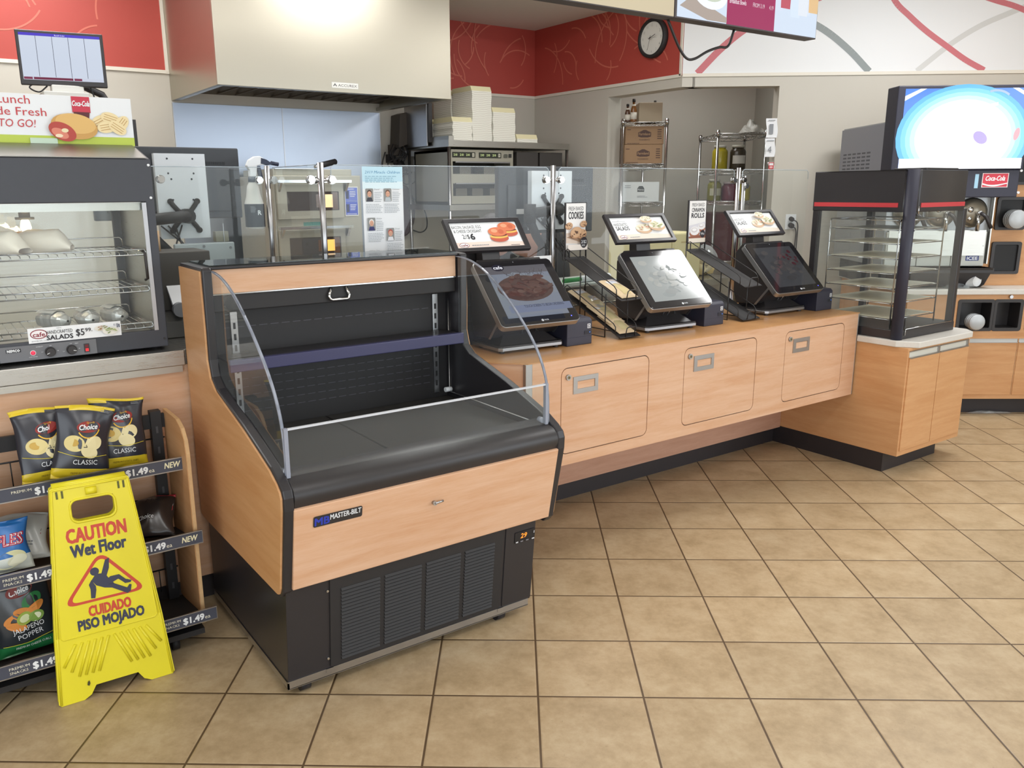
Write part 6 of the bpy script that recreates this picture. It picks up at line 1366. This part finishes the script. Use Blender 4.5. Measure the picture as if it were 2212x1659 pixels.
# ================================================================ hanging menu boards
t_ = Thing('menu_screen', 'hanging menu screen with breakfast prices and drinks', 'menu screen', (1.94, .93, 2.27))
mx0, mx1, my, mz = 1.436, 2.452, .90, 2.274
mb = MB(pm('menu_frame', '#4c4648', .45)); mb.box(mx0, mx1, my, my + .066, mz, mz + .60); hs = t_.part('frame', mb, .002)
W_, Hh = mx1 - mx0, .6
def mp_(x, y): return (x - W_/2, y)
it = [('r', -W_/2 + .012, .006, W_/2 - .004, .594, LIT('#c9d6e6', .6)), ('r', .336 - W_/2, .006, .68 - W_/2, .594, LIT('#a03a62', .55)), ('r', .336 - W_/2, .3, .68 - W_/2, .594, LIT('#a83a5a', .55))]
PKT = LIT('#f0dfe8', .8)
for k, (a, b, c) in enumerate((('Breakfast Bowls', 'FROM 3.19', '4.19'), ('Breakfast Pizza - 7"', 'FROM 3.39', '4.79'), ('Belgian Waffle Sandwich', '3.29', '25.00'), ('Omelet Panini', '3.99', '27.00'), ('Croissant Sandwich', '2.99', '24.00'), ('Egg Wrap', '3.49', '26.00'), ('Breakfast Burrito', '3.49', '26.00'))):
    y = .098 + .056*k; it += [('t', a, .352 - W_/2, y, .020, PKT, {'sx': .62, 'b': .01}), ('t', b, .60 - W_/2, y, .018, PKT, {'al': 'r', 'sx': .7}), ('t', c, .665 - W_/2, y, .018, PKT, {'al': 'r', 'sx': .7})]
it += [('p', [(.02 - W_/2, .05), (.1 - W_/2, .1), (.33 - W_/2, .03), (.33 - W_/2, .008), (.2 - W_/2, .008)], LIT('#b5a89f', .5)), ('p', [(.02 - W_/2, .13), (.02 - W_/2, .17), (.18 - W_/2, .26), (.2 - W_/2, .24)], LIT('#b9a68f', .5)), ('e', .21 - W_/2, .13, .12, .075, LIT('#dfe6ee', .65), -.15), ('e', .21 - W_/2, .145, .1, .058, LIT('#c9d2c0', .55), -.15)]
it += food_blob(.21 - W_/2, .16, .085, .06, 40, [LIT(c, .55) for c in ('#d9d59a', '#e3dfb0', '#c9c47a', '#e8e6c8')], 6)
it += [('r', .29 - W_/2, .19, .325 - W_/2, .26, LIT('#b03a4a', .5))]
for x, c, c2 in ((.735, '#c9707a', '#b85a68'), (.87, '#d9dce0', '#e3e6ea'), (.95, '#dfc4a0', '#d9b88a')):
    if x == .87: it += [('p', [(.83 - W_/2, .09), (.90 - W_/2, .09), (.91 - W_/2, .33), (.82 - W_/2, .33)], LIT('#d0d6de', .65)), ('arc', .865 - W_/2, .22, .03, 0, 6.2, .005, LIT('#b9b0b8', .5))]
    else: it += [('p', [(x - .04 - W_/2, .11), (x + .03 - W_/2, .11), (x + .04 - W_/2, .36), (x - .05 - W_/2, .36)], LIT(c, .6)), ('p', [(x - .04 - W_/2, .11), (x + .03 - W_/2, .11), (x + .034 - W_/2, .2), (x - .044 - W_/2, .2)], LIT(c2, .6))]
t_.part('screen', gfx(it, face_y((mx0 + mx1)/2, my - .0003, mz), .0003), under=hs)
mb = MB(ALU)
for x in (1.6, 2.28): mb.cyl((x, my + .04, mz + .6), (x, my + .04, CEIL), .012, seg=10)
t_.part('hanger', mb)
t_ = Thing('menu_board', 'blank beige hanging panel joined to the left of the menu screen', 'menu board', (.9, .93, 2.27))
mb = MB(pm('menu_panel_beige', '#c9bda2', .5)); mb.box(-.4, 1.43, my, my + .02, mz + .003, mz + .60); t_.part('panel', mb)
mb = MB(MATS['menu_frame']); mb.box(-.4, 1.43, my + .001, my + .066, mz - .001, mz + .003); mb.box(-.4, 1.43, my + .02, my + .066, mz + .003, mz + .6); t_.part('frame', mb)
mb = MB(ALU)
for x in (0., 1.1): mb.cyl((x, my + .04, mz + .6), (x, my + .04, CEIL), .012, seg=10)
t_.part('hanger', mb)
mb = MB(WIRE); mb.tube(spline([(1.452, .955, 2.274), (1.53, .957, 2.17), (1.585, .957, 2.125), (1.64, .957, 2.128), (1.72, .956, 2.165), (1.80, .955, 2.19), (1.86, .955, 2.2), (1.89, .95, 2.274)], 6), .006, 8)
solo('hanging_cable', mb, 'black cable drooping under the menu screen', 'cable')
# wall clock
t_ = Thing('wall_clock', 'round black-framed wall clock on the red wall', 'clock', (XB, 3.21, 2.71))
mb = MB(BLKM); mb.lathe([(0, 0), (.148, 0), (.15, .01), (.148, .04), (.138, .046), (.125, .042), (.122, .03), (0, .03)], (0, 0, 0), 40, 'x')
for v in mb.bm.verts: v.co = Vector((XB - v.co.x, 3.212 + v.co.y, 2.712 + v.co.z))
t_.part('frame', mb)
it = [('e', 0, 0, .124, .124, flat('#e9e8e2'))]
for h_ in range(1, 13):
    a = pi/2 - h_*pi/6; it.append(('t', str(h_), .098*cos(a), .098*sin(a) - .01, .02, flat('#b9b9b4' if h_ not in (3, 2, 4) else '#8a8a86'), {'al': 'c', 'sx': .8}))
for m_ in range(60):
    a = m_*pi/30; it.append(('ln', [(.115*cos(a), .115*sin(a)), (.12*cos(a), .12*sin(a))], .0015, flat('#b5b5b0')))
def handp(ang, l, wd): return ('ln', [(-.02*sin(ang), -.02*cos(ang)), (l*sin(ang), l*cos(ang))], wd, INK)
it += [handp(radians(70), .06, .005), handp(radians(196), .092, .0035), ('ln', [(-.03, .003), (.075, -.008)], .0012, INKG), ('e', 0, 0, .006, .006, INK)]
t_.part('dial', gfx(it, face_x(XB - .0305, 3.212, 2.712), .0003))

# ================================================================ drink counter and frozen drink machine on the far wall
def WT_(name, label, cat, s, t, z=0, group=None): return Thing(name, label, cat, Wp(s, t, z), ANG, group, True)
tc_ = 3.31
t_ = WT_('drink_counter', 'maple drink counter with black cup wells along the far wall', 'counter', 3.2, tc_)
cs0, cs1 = -.62, 1.85
mb = MB(WOODD); mb.hole_plate([(cs0, .118), (cs1, .118), (cs1, .842), (cs0, .842)], [list(reversed(rrect(a, .60, b, .80, .012))) for a, b in ((-.275, -.045), (-.035, .145), (.185, .40))], 'y', 0, .02); mb.box(cs0, cs0 + .02, .02, 1.15, .118, .842); mb.box(cs0 + .02, cs1, .02, 1.15, .118, .14); t_.part('counter_body', mb)
mb = MB(MATS['white_laminate']); mb.box(cs0 - .02, cs1, -.03, 1.18, .843, .876); t_.part('counter_top', mb, .003)
mb = MB(KICK); mb.box(cs0 + .02, cs1, .08, .1, 0, .118); t_.part('toe_kick', mb)
for a, b in ((-.275, -.045), (-.035, .145), (.185, .40)):
    mb = MB(BLK); mb.hole_plate(rrect(a - .008, .592, b + .008, .808, .018), [list(reversed(rrect(a + .014, .614, b - .014, .786, .008)))], 'y', -.005, 0); mb.box(a + .01, b - .01, .12, .13, .61, .79); mb.box(a + .004, a + .014, 0, .12, .61, .79); mb.box(b - .014, b - .004, 0, .12, .61, .79); mb.box(a + .01, b - .01, 0, .12, .605, .614); mb.box(a + .01, b - .01, 0, .12, .786, .795); t_.part('cup_well', mb, .001)
for a, b in ((-.25, .145), (.155, .55), (.56, .95)):
    mb = MB(WOODD); mb.box(a, b, -.004, -.0005, .148, .512); d = t_.part('door', mb, .001)
    mb = MB(ALU); mb.box(a, b, -.008, -.0005, .512, .516); mb.box(a, b, -.004, .0, .536, .54); mb.use(flat('#c6c8c6')); mb.box(a, b, -.002, -.0005, .516, .536); t_.part('finger_pull', mb, under=d)
    mb = MB(flat('#4a2f1c')); mb.box(b, b + .003, -.0012, -.0005, .148, .54); t_.part('door_gap', mb, under=d)
mb = MB(ALU); mb.cyl((.06, -.002, .825), (.06, -.012, .825), .012, seg=12); t_.part('lock', mb)
# frozen drink machine
t_ = WT_('frozen_drink_machine', 'tall steel frozen drink machine with lit white and blue sign on top', 'drink machine', 2.78, 3.42, .876)
fx0, fx1 = -.34, .345
mb = MB(pm('machine_steel', '#a6a8aa', .4, .5)); mb.box(fx0, fx1, .03, .90, .14, 1.10); t_.part('cabinet', mb, .003)
mb = MB(STEEL); mb.box(fx0 + .02, fx1 - .02, .0, .03, .215, .385); mb.box(fx1 - .0, fx1 + .008, -.01, .06, .16, .60); t_.part('trim', mb)
mb = MB(pm('machine_grey_side', '#8d8f98', .5)); mb.box(fx0 - .012, fx0, .05, .90, .62, 1.09)
mb.use(flat('#565860'))
for i in range(6):
    for j in range(8): mb.box(fx0 - .0125, fx0 - .011, .35 + i*.085, .35 + i*.085 + .062, .72 + j*.026, .72 + j*.026 + .012)
t_.part('vented_side', mb, .001)
for a, b in ((fx0 + .01, fx0 + .22), (fx0 + .225, .11), (.115, fx1 - .01)):
    mb = MB(pm('machine_door', '#b9b9b1', .45, .25)); mb.box(a, b, .005, .03, .145, .375); t_.part('front_door', mb, .002)
t_.part('maker_plate', gfx([('r', -.044, -.017, .044, .017, flat('#2f3a7a')), ('t', 'ICEE', 0, -.011, .021, WHITE, {'al': 'c', 'w': .07, 'b': .03})], face_y(.255, .0045, .198)))
mb = MB(BLK); mb.cyl((.315, .004, .28), (.315, .0, .28), .005, seg=8); t_.part('door_lock', mb)
for k, x in enumerate((-.20, .015, .225)):
    mb = MB(pm('barrel_face', '#8f887a', .3, .6)); mb.lathe([(0, .045), (.07, .045), (.078, .03), (.09, .02), (.092, 0)], (x, .03, .50), 28, 'y'); mb.use(STEEL); mb.lathe([(.08, .02), (.098, .018), (.1, .0), (.095, -.002)], (x, .03, .50), 28, 'y'); br = t_.part('barrel', mb)
    mb = MB(CHROME); mb.cyl((x + .02, -.03, .38), (x + .02, -.03, .50), .013, seg=12); mb.cyl((x + .02, .0, .49), (x + .02, -.05, .50), .014, seg=12); mb.lathe([(0, .012), (.018, .008), (.02, 0)], (x - .03, -.012, .52), 14, 'y'); mb.lathe([(0, .012), (.012, .008), (.016, 0)], (x - .03, -.012, .46), 14, 'y'); mb.use(BLK); mb.tube([(x + .02, -.05, .50), (x + .045, -.075, .475), (x + .08, -.085, .40)], .0125, 10); t_.part('tap', mb, under=br)
mb = MB(BLK); mb.box(fx0 - .01, fx1 + .01, -.10, .02, .105, .14); mb.prism([(-.11, .14), (-.02, .02), (.02, .0), (.02, .14)], 'x', fx0, fx1); t_.part('drip_tray', mb, .003)
mb = MB(BLK)
for x in (fx0 + .05, fx1 - .05): mb.box(x - .03, x + .03, .1, .8, 0, .14)
t_.part('feet', mb)
mb = MB(NAVY); mb.box(fx0 - .04, fx1 + .13, -.06, .1, .778, 1.305); mb.box(fx0 - .02, fx1 + .12, -.05, .1, .60, .778); sg = t_.part('sign_housing', mb, .006)
Mx = face_y(.05, -.0605, 1.04)
it = [('r', -.385, -.255, .405, .245, LIT('#5a8ee8', 1.0)), ('p', [(-.385,.17),(-.385,.2),(-.29,.245),(-.25,.245)], LIT('#eef4ff', 1.0)), ('p', [(.29,.245),(.33,.245),(.405,.205),(.405,.18)], LIT('#eef4ff', 1.0))]
for k in range(7):
    q = 1 - k*.07; c = ['#62b4f0', '#7cc8f4', '#9adaf8', '#b8e8fb', '#d3f2fd', '#e8f9fe', '#ffffff'][k]
    it.append(('p', [(x, max(-.255, y)) for x, y in [( .01 + .43*q*cos(a*pi/18), -.06 + .33*q*sin(a*pi/18)*(1.0 if a < 18 else 1)) for a in range(36)]], LIT(c, 1.1 + .05*k)))
it += [('r', -.385, -.255, .405, -.19, LIT('#ffffff', 1.4)), ('e', .12, -.06, .05, .035, LIT('#b9a8e0', 1.0), -.6), ('e', .35, -.04, .018, .04, LIT('#f0a8b0', 1.0), -.2), ('arc', .19, .1, .13, .9, 1.9, .014, LIT('#a9bfd8', 1.0)), ('t', 'ICEE', .02, .02, .09, LIT('#e3f4ee', 1.25), {'al': 'c', 'w': .42, 'b': .03, 'sh': .25, 'a': .22}), ('ln', [(v.x, v.y) for v in spline([(-.25, -.08, 0), (-.12, .0, 0), (.0, -.01, 0)], 6)], .008, LIT('#d5ecf2', 1.2))]
t_.part('lit_face', gfx([q for q in it], Mx, .0004), under=sg)
t_.part('cola_badge', gfx([('r', -.085, -.046, .085, .046, flat('#e8d8d8')), ('r', -.08, -.042, .08, .042, flat('#cc3b4c')), ('t', 'Coca-Cola', 0, -.002, .03, WHITE, {'al': 'c', 'w': .125, 'sh': .35, 'b': .02}), ('p', [(v.x, v.y) for v in spline([(-.08, -.018, 0), (-.04, -.028, 0), (.01, -.028, 0), (.08, -.016, 0)], 5)] + [(v.x, v.y) for v in spline([(.08, -.022, 0), (.01, -.038, 0), (-.04, -.037, 0), (-.08, -.028, 0)], 5)], WHITE)], face_y(.31, -.0505, .71)), under=sg)
t_.part('side_badge', gfx([('r', -.012, -.045, .012, .045, flat('#9fc6dc'))], face_y(.19, -.0505, .705)), under=sg)
mb = MB(WHITE)
for z in (.77, .63): mb.cyl((fx1 + .125, -.04, z), (fx1 + .125, -.055, z), .008, seg=10)
t_.part('knobs', mb, under=sg)
# cup dispenser tower right of the machine
t_ = WT_('cup_tower', 'maple cup dispenser tower with black wells beside the frozen drink machine', 'cup dispenser', 3.33, 3.48, .876)
mb = MB(WOODD); mb.box(-.165, .5, .05, .75, 0, 1.20); t_.part('tower', mb, .002)
for x in (-.02, .25):
    for z in (.08, .38, .68):
        mb = MB(BLK); mb.hole_plate(rrect(x - .1, z, x + .1, z + .22, .015), [list(reversed(rrect(x - .078, z + .02, x + .078, z + .20, .01)))], 'y', .034, .05); mb.use(flat('#131316')); mb.box(x - .08, x + .08, .046, .0495, z + .018, z + .202); t_.part('cup_well', mb, .001)
CUPM = pm('clear_cup_plastic', '#b9bec2', .25, 0, .6)
mb = MB(BLK); mb.box(.1, .5, .0, .05, .95, 1.15); t_.part('header', mb, .004)
def lid_stack(s, t, z, lab, n, r, ax):
    tt = WT_('lid_stack', lab, 'lids', s, t, z, 'clear plastic lids in the cup wells')
    mb = MB(CUPM)
    for k in range(n): mb.lathe([(.0, .02), (r*.6, .018), (r*.9, .01), (r, 0), (r*.93, .002)], (0, -.02*k + .03, .0) if ax == 'y' else (0, 0, .018*k), 20, ax)
    tt.part('lids', mb)
lid_stack(3.31, 3.47, 1.33, 'clear domed lids in the upper cup well beside the frozen drink machine', 4, .065, 'y')
lid_stack(3.03, 3.29, .66, 'clear domed lids in the left cup well under the drink counter top', 4, .055, 'y')
t_ = WT_('paper_cup', 'white paper cup lying on its side on the drink counter', 'cup', 3.05, 3.36, .876)
mb = MB(PAPER); mb.lathe([(.0, .0), (.036, .0), (.037, .004), (.037, .0), (.052, -.10), (.054, -.10), (.052, -.104), (.05, -.10), (.036, -.004)], (0, 0, .05), 28, 'y')
for v in mb.bm.verts: v.co = Matrix.Rotation(.35, 3, 'Z') @ v.co
t_.part('cup', mb)
t_ = WT_('crumpled_wrap', 'crumpled clear plastic wrap beside the fallen cup on the drink counter', 'plastic wrap', 2.93, 3.40, .876)
PLAS = glass_mat('crumpled_plastic', (.9, .92, .92), 1.5, .18)
def crumple(mb, n, sx, sy, h, sd):
    r = random.Random(sd); ph = [r.uniform(0, 6) for _ in range(8)]
    mb.grid(lambda u, v: ((u - .5)*sx*(1 + .1*sin(8*v + ph[5])), (v - .5)*sy*(1 + .1*sin(9*u + ph[6])), .003 + h*abs(sin(pi*u)*sin(pi*v))**.6*(.55 + .2*sin(11*u + ph[0] + 4*v) + .2*sin(13*v + ph[1] - 5*u) + .12*sin(23*u + 19*v + ph[2]))), n, n)
mb = MB(PLAS); crumple(mb, 16, .16, .10, .045, 5); t_.part('wrap', mb)
t_ = WT_('crumpled_wrap', 'clear plastic scrap on the floor at the right of the end cabinet', 'plastic wrap', 2.78, 2.98, 0)
mb = MB(PLAS); crumple(mb, 12, .1, .06, .03, 9); t_.part('wrap', mb)
t_ = WT_('crumpled_wrap', 'strip of clear plastic on the floor along the drink counter base', 'plastic wrap', 3.25, 3.36, 0)
mb = MB(PLAS); crumple(mb, 12, .3, .03, .02, 4); t_.part('wrap', mb)

# wall outlet with plugs, paper slips
t_ = WT_('wall_outlet', 'white wall outlet with two black plugs behind the kiosk guard', 'outlet', 2.146, TC, 1.28)
mb = MB(WHITE); mb.box(-.042, .042, -.006, -.0005, -.06, .06); t_.part('plate', mb, .002)
mb = MB(INK); mb.cyl((0, -.006, .025), (0, -.04, .02), .018, seg=14); mb.cyl((0, -.006, -.025), (0, -.045, -.03), .02, seg=14); mb.tube(spline([(0, -.045, -.03), (.03, -.05, -.06), (.04, -.03, -.14), (.035, -.015, -.3), (.03, -.012, -.41)], 6), .005, 6); mb.tube(spline([(0, -.04, .02), (.04, -.05, -.01), (.05, -.035, -.12), (.05, -.02, -.4)], 6), .005, 6); t_.part('plug', mb)
def slip(s, z0, z1, wd, lab, items, cat='paper slip', nm='paper_slip'):
    t = WT_(nm, lab, cat, s, TC, (z0 + z1)/2); h_ = (z1 - z0)/2
    mb = MB(PAPER); mb.grid(lambda u, v: ((u - .5)*wd + .006*sin(5*v), -.004 - .012*abs(u - .3)*abs(v - .35), (v - .5)*2*h_), 6, 10); p_ = t.part('sheet', mb)
    mb = gfx(items, Matrix(((1,0,0,0),(0,0,-1,-.013),(0,1,0,0),(0,0,0,1))), .0003); t.part('print', mb, under=p_)
slip(1.945, 1.93, 2.075, .085, 'upper white paper slip marked 1 taped to the doorway edge', [('t', '1', -.02, -.045, .075, INKG, {'w': .03}), ('lines', -.03, .05, .03, .065, 1, INKG)])
slip(1.942, 1.785, 1.925, .075, 'lower white paper slip marked 4 taped below the slip marked 1', [('t', '4', -.02, -.04, .05, INKG, {'w': .03}), ('lines', -.03, .045, .03, .06, 1, INKG)])
slip(1.958, 1.69, 1.745, .045, 'small red and white notice under the paper slips', [('r', -.02, -.026, .02, .026, RED), ('r', -.016, .002, .016, .02, WHITE), ('r', -.012, -.02, .012, -.004, flat('#e8b0b0'))], 'notice', 'notice')

# ================================================================ back counter, bread bags, paper boxes behind the right kiosks
t_ = Thing('back_counter', 'steel back counter between kiosks and doorway', 'counter', (2.6, 1.9, 0))
mb = MB(STEEL); mb.box(1.98, 2.85, 1.62, 2.15, .96, 1.0); t_.part('steel_top', mb, .002); mb = MB(STEEL); mb.box(2.0, 2.85, 1.64, 2.12, 0, .96); t_.part('body', mb)
def carton(x0, x1, y0, y1, z0, z1, lab, mat):
    t = Thing('paper_carton', lab, 'carton', ((x0 + x1)/2, (y0 + y1)/2, z0), group='cream paper cartons on the back counter')
    mb = MB(mat); mb.box(x0, x1, y0, y1, z0, z1); t.part('carton', mb, .01); mb = MB(flat('#b9a878')); mb.box(x0 + (x1 - x0)*.3, x0 + (x1 - x0)*.7, y0 - .001, y0, z1 - .06, z1 - .052); t.part('print', mb)
CR2 = pm('cream_carton', '#d9cf9f', .65, var=.04, vs=10)
carton(2.10, 2.36, 1.72, 2.0, 1.0, 1.30, 'left cream paper carton behind the cinnamon rolls sign', CR2)
carton(2.365, 2.62, 1.72, 2.0, 1.0, 1.285, 'right cream paper carton between the cinnamon sign and right kiosk', CR2)
t_ = Thing('bread_bag', 'clear bag of buns on the back counter beside the pizza warmer', 'bread bag', (2.78, 1.84, 1.0))
mb = MB(pm('bun_crust', '#c9b27a', .5, var=.2, vs=12)); 
for x, z in ((2.72, 1.04), (2.80, 1.04), (2.76, 1.10)): mb.lathe([(0, -.04), (.04, -.03), (.05, 0), (.04, .03), (0, .04)], (x, 1.82, z), 16)
t_.part('buns', mb); mb = MB(PLAS); mb.grid(lambda u, v: (2.76 + .1*cos(2*pi*u)*sin(pi*v)**.5*(1 + .08*sin(7*v + 5*u)), 1.82 + .08*sin(2*pi*u)*sin(pi*v)**.5, 1.002 + .19*v + .01*sin(9*u)), 18, 12, True, True); t_.part('bag', mb)
t_ = Thing('food_pan', 'clear-lidded steel food pan with spatula behind the cookie rack', 'food pan', (1.55, 1.62, 1.0))
mb = MB(STEEL); mb.box(1.30, 1.75, 1.45, 1.80, 1.0, 1.06); mb.box(1.3, 1.75, 1.45, 1.80, .96, 1.0); t_.part('pan', mb, .004)
mb = MB(flat('#b9bfb8')); mb.box(1.31, 1.74, 1.46, 1.79, 1.06, 1.066); t_.part('lid', mb)
mb = MB(flat('#2f9a4a')); mb.tube([(1.33, 1.5, 1.085), (1.46, 1.52, 1.085)], .012, 8); mb.use(PAPER); mb.tube([(1.46, 1.52, 1.085), (1.70, 1.56, 1.083)], .018, 10); t_.part('spatula', mb)
t_ = Thing('pan_stand', 'steel stand carrying the food pan behind the kiosks', 'stand', (1.52, 1.62, 0))
mb = MB(STEEL); mb.box(1.28, 1.745, 1.44, 1.82, 0, .958); t_.part('body', mb)

# ================================================================ storeroom shelves seen through the doorway
def wire_shelving(name_lab, s0, s1, t0, t1, ztop, levels, tops):
    t = WT_('wire_shelving', name_lab, 'shelving', (s0 + s1)/2, (t0 + t1)/2, 0, 'chrome wire shelving in the storeroom')
    a, b = (s1 - s0)/2, (t1 - t0)/2
    for x in (-a, a):
        for y in (-b, b):
            mb = MB(CHROME); mb.cyl((x, y, 0), (x, y, ztop + .02), .0125, seg=12); mb.cyl((x, y, ztop - .03), (x, y, ztop + .012), .017, seg=12); t.part('post', mb)
    for z in levels:
        mb = MB(CHROME)
        for y in (-b, b):
            mb.tube([(-a, y, z), (a, y, z)], .0035, 6); mb.tube([(-a, y, z - .03), (a, y, z - .03)], .0035, 6); n = max(4, int(2*a/.05)); mb.tube([(-a + 2*a*i/n, y, z if i % 2 else z - .03) for i in range(n + 1)], .0022, 5)
        for x in (-a, a):
            mb.tube([(x, -b, z), (x, b, z)], .0035, 6); mb.tube([(x, -b, z - .03), (x, b, z - .03)], .0035, 6); n = max(4, int(2*b/.06)); mb.tube([(x, -b + 2*b*i/n, z if i % 2 else z - .03) for i in range(n + 1)], .0022, 5)
        x = -a + .025
        while x < a: mb.tube([(x, -b, z + .003), (x, b, z + .003)], .0018, 5); x += .025
        t.part('wire_shelf', mb)
wire_shelving('narrow chrome wire shelving with brown food cartons, left in the doorway', .86, 1.235, 5.1, 6.38, 2.11, (2.10, 1.755, 1.43, 1.05, .4), 0)
wire_shelving('wider chrome wire shelving with pickle jars, right in the doorway', 1.71, 2.13, 5.25, 5.95, 2.02, (2.01, 1.70, 1.43, .9, .35), 0)
def crate(s, t, z, w_, d_, h_, lab, mat, items, nm='carton', grp=None):
    tt = WT_(nm, lab, 'carton', s, t, z, grp)
    mb = MB(mat); mb.box(-w_/2, w_/2, -d_/2, d_/2, 0, h_); tt.part('box', mb, .003)
    if items: tt.part('print', gfx(items, face_y(0, -d_/2 - .0005, h_/2), .0003))
BRN = pm('brown_carton', '#96785a', .75, var=.05, vs=10); BI = flat('#4a3026')
logo = [('p', [(-.055,-.015),(-.055,.02),(-.03,.03),(-.01,.04),(.01,.04),(.03,.03),(.055,.02),(.055,-.015),(.03,-.022),(-.03,-.022)], BI), ('t', 'Farmland', 0, -.004, .021, BRN, {'al': 'c', 'w': .095, 'b': .02}), ('t', 'FOODSERVICE', 0, -.048, .013, BI, {'al': 'c', 'w': .09}), ('lines', .11, -.04, .15, .05, 5, BI), ('lines', -.15, .035, -.11, .05, 1, BI), ('lines', -.15, -.075, -.04, -.065, 1, BI)]
crate(1.045, 5.33, 1.76, .33, .40, .158, 'lower brown food carton on the narrow storeroom shelving', BRN, logo, grp='brown food cartons')
crate(1.052, 5.33, 1.92, .33, .40, .158, 'upper brown food carton, stacked on the other on the narrow shelving', BRN, logo, grp='brown food cartons')
crate(1.035, 5.33, 1.435, .32, .40, .17, 'white food carton on the third level of the narrow storeroom shelving', pm('white_carton', '#ced2d2', .7), [('lines', -.14, .03, -.08, .06, 2, INKG), ('p', [(-.03,-.0),(-.03,.03),(-.015,.05),(.015,.05),(.03,.03),(.03,.0)], flat('#3f4648')), ('t', 'Pierce', 0, .012, .014, WHITE, {'al': 'c', 'w': .05}), ('lines', -.03, -.05, .06, -.03, 2, INKG)])
crate(1.10, 5.27, 2.105, .2, .25, .16, 'cut-down cardboard tray on top of the narrow shelving', pm('grey_board', '#a2937c', .75), None)
def bottle(s, t, z, h_, r_, lab, col, cap, grp):
    tt = WT_('sauce_bottle', lab, 'bottle', s, t, z, grp)
    mb = MB(pm('bottle_' + col[1:], col, .25)); mb.lathe([(r_*.95, 0), (r_, .01), (r_, h_*.5), (r_*.7, h_*.66), (r_*.42, h_*.76), (r_*.42, h_*.86)], (0, 0, 0), 16); tt.part('glass', mb)
    mb = MB(flat(cap)); mb.cyl((0, 0, h_*.86), (0, 0, h_), r_*.5, seg=14); tt.part('cap', mb)
    mb = MB(flat('#d9d2c4')); mb.cyl((0, 0, h_*.12), (0, 0, h_*.42), r_*1.02, seg=16); mb.cyl((0, 0, h_*.66), (0, 0, h_*.76), r_*.6, seg=16); tt.part('label', mb)
bottle(.905, 5.16, 2.105, .15, .024, 'short brown sauce bottle at the top left corner of the narrow shelving', '#5a3f30', '#2a241f', 'sauce bottles on the shelving')
bottle(.955, 5.15, 2.105, .19, .027, 'taller amber sauce bottle beside the cardboard tray', '#7a4f28', '#2a241f', 'sauce bottles on the shelving')
bottle(1.16, 5.30, 2.13, .165, .022, 'sauce bottle with dark cap standing in the cardboard tray', '#6b5a48', '#1f1d1b', 'sauce bottles on the shelving')
def jar(s, t, z, h_, r_, lab, col, lid='#c9c6bc', label=None):
    tt = WT_('food_jar', lab, 'jar', s, t, z, 'large jars on the storeroom shelving')
    mb = MB(pm('jar_' + col[1:], col, .2, var=.15, vs=25)); mb.lathe([(r_*.93, 0), (r_, .012), (r_, h_*.72), (r_*.92, h_*.8), (r_*.72, h_*.86), (r_*.72, h_*.9)], (0, 0, 0), 24); tt.part('body', mb)
    mb = MB(flat(lid)); mb.cyl((0, 0, h_*.9), (0, 0, h_), r_*.78, seg=24); tt.part('lid', mb)
    if label:
        mb = MB(flat(label)); n = 10
        for i in range(n):
            a0, a1 = -pi/2 - .9 + 1.8*i/n, -pi/2 - .9 + 1.8*(i + 1)/n; R1 = r_*1.015
            mb.poly([(R1*cos(a0), R1*sin(a0), h_*.25), (R1*cos(a1), R1*sin(a1), h_*.25), (R1*cos(a1), R1*sin(a1), h_*.58), (R1*cos(a0), R1*sin(a0), h_*.58)])
        tt.part('label', mb)
jar(1.775, 5.42, 1.705, .215, .068, 'big jar of yellow peppers on the second level of the wider shelving', '#a79a2c')
jar(1.935, 5.42, 1.705, .215, .070, 'big jar of dark pickles with white label on the second level', '#3c352a', '#b9b6a8', '#b9b6ae')
jar(1.742, 5.42, 1.435, .19, .062, 'olive green jar at the left of the third level', '#7d7a34', '#b9b6a8', '#b9b79e')
jar(1.878, 5.43, 1.435, .165, .07, 'maroon jar in the middle of the third level', '#6a2a3c', '#c9b9bc')
jar(2.005, 5.42, 1.435, .165, .058, 'yellow mustard jar at the right of the third level', '#b3a63a', '#b9b6a8')
t_ = WT_('bag_pile', 'puffy clear bag on top of the wider storeroom shelving', 'bag', 2.05, 5.45, 2.02)
mb = MB(pm('hazy_plastic', '#b3b1aa', .4, var=.06, vs=14)); crumple(mb, 18, .2, .3, .13, 21); t_.part('bag', mb)
t_ = WT_('red_crate', 'dark red crate on a low level of the wider storeroom shelving', 'crate', 1.92, 5.58, .905)
mb = MB(pm('dark_red_plastic', '#5a2a2e', .5)); mb.box(-.18, .18, -.28, .28, 0, .42); t_.part('crate', mb, .006)
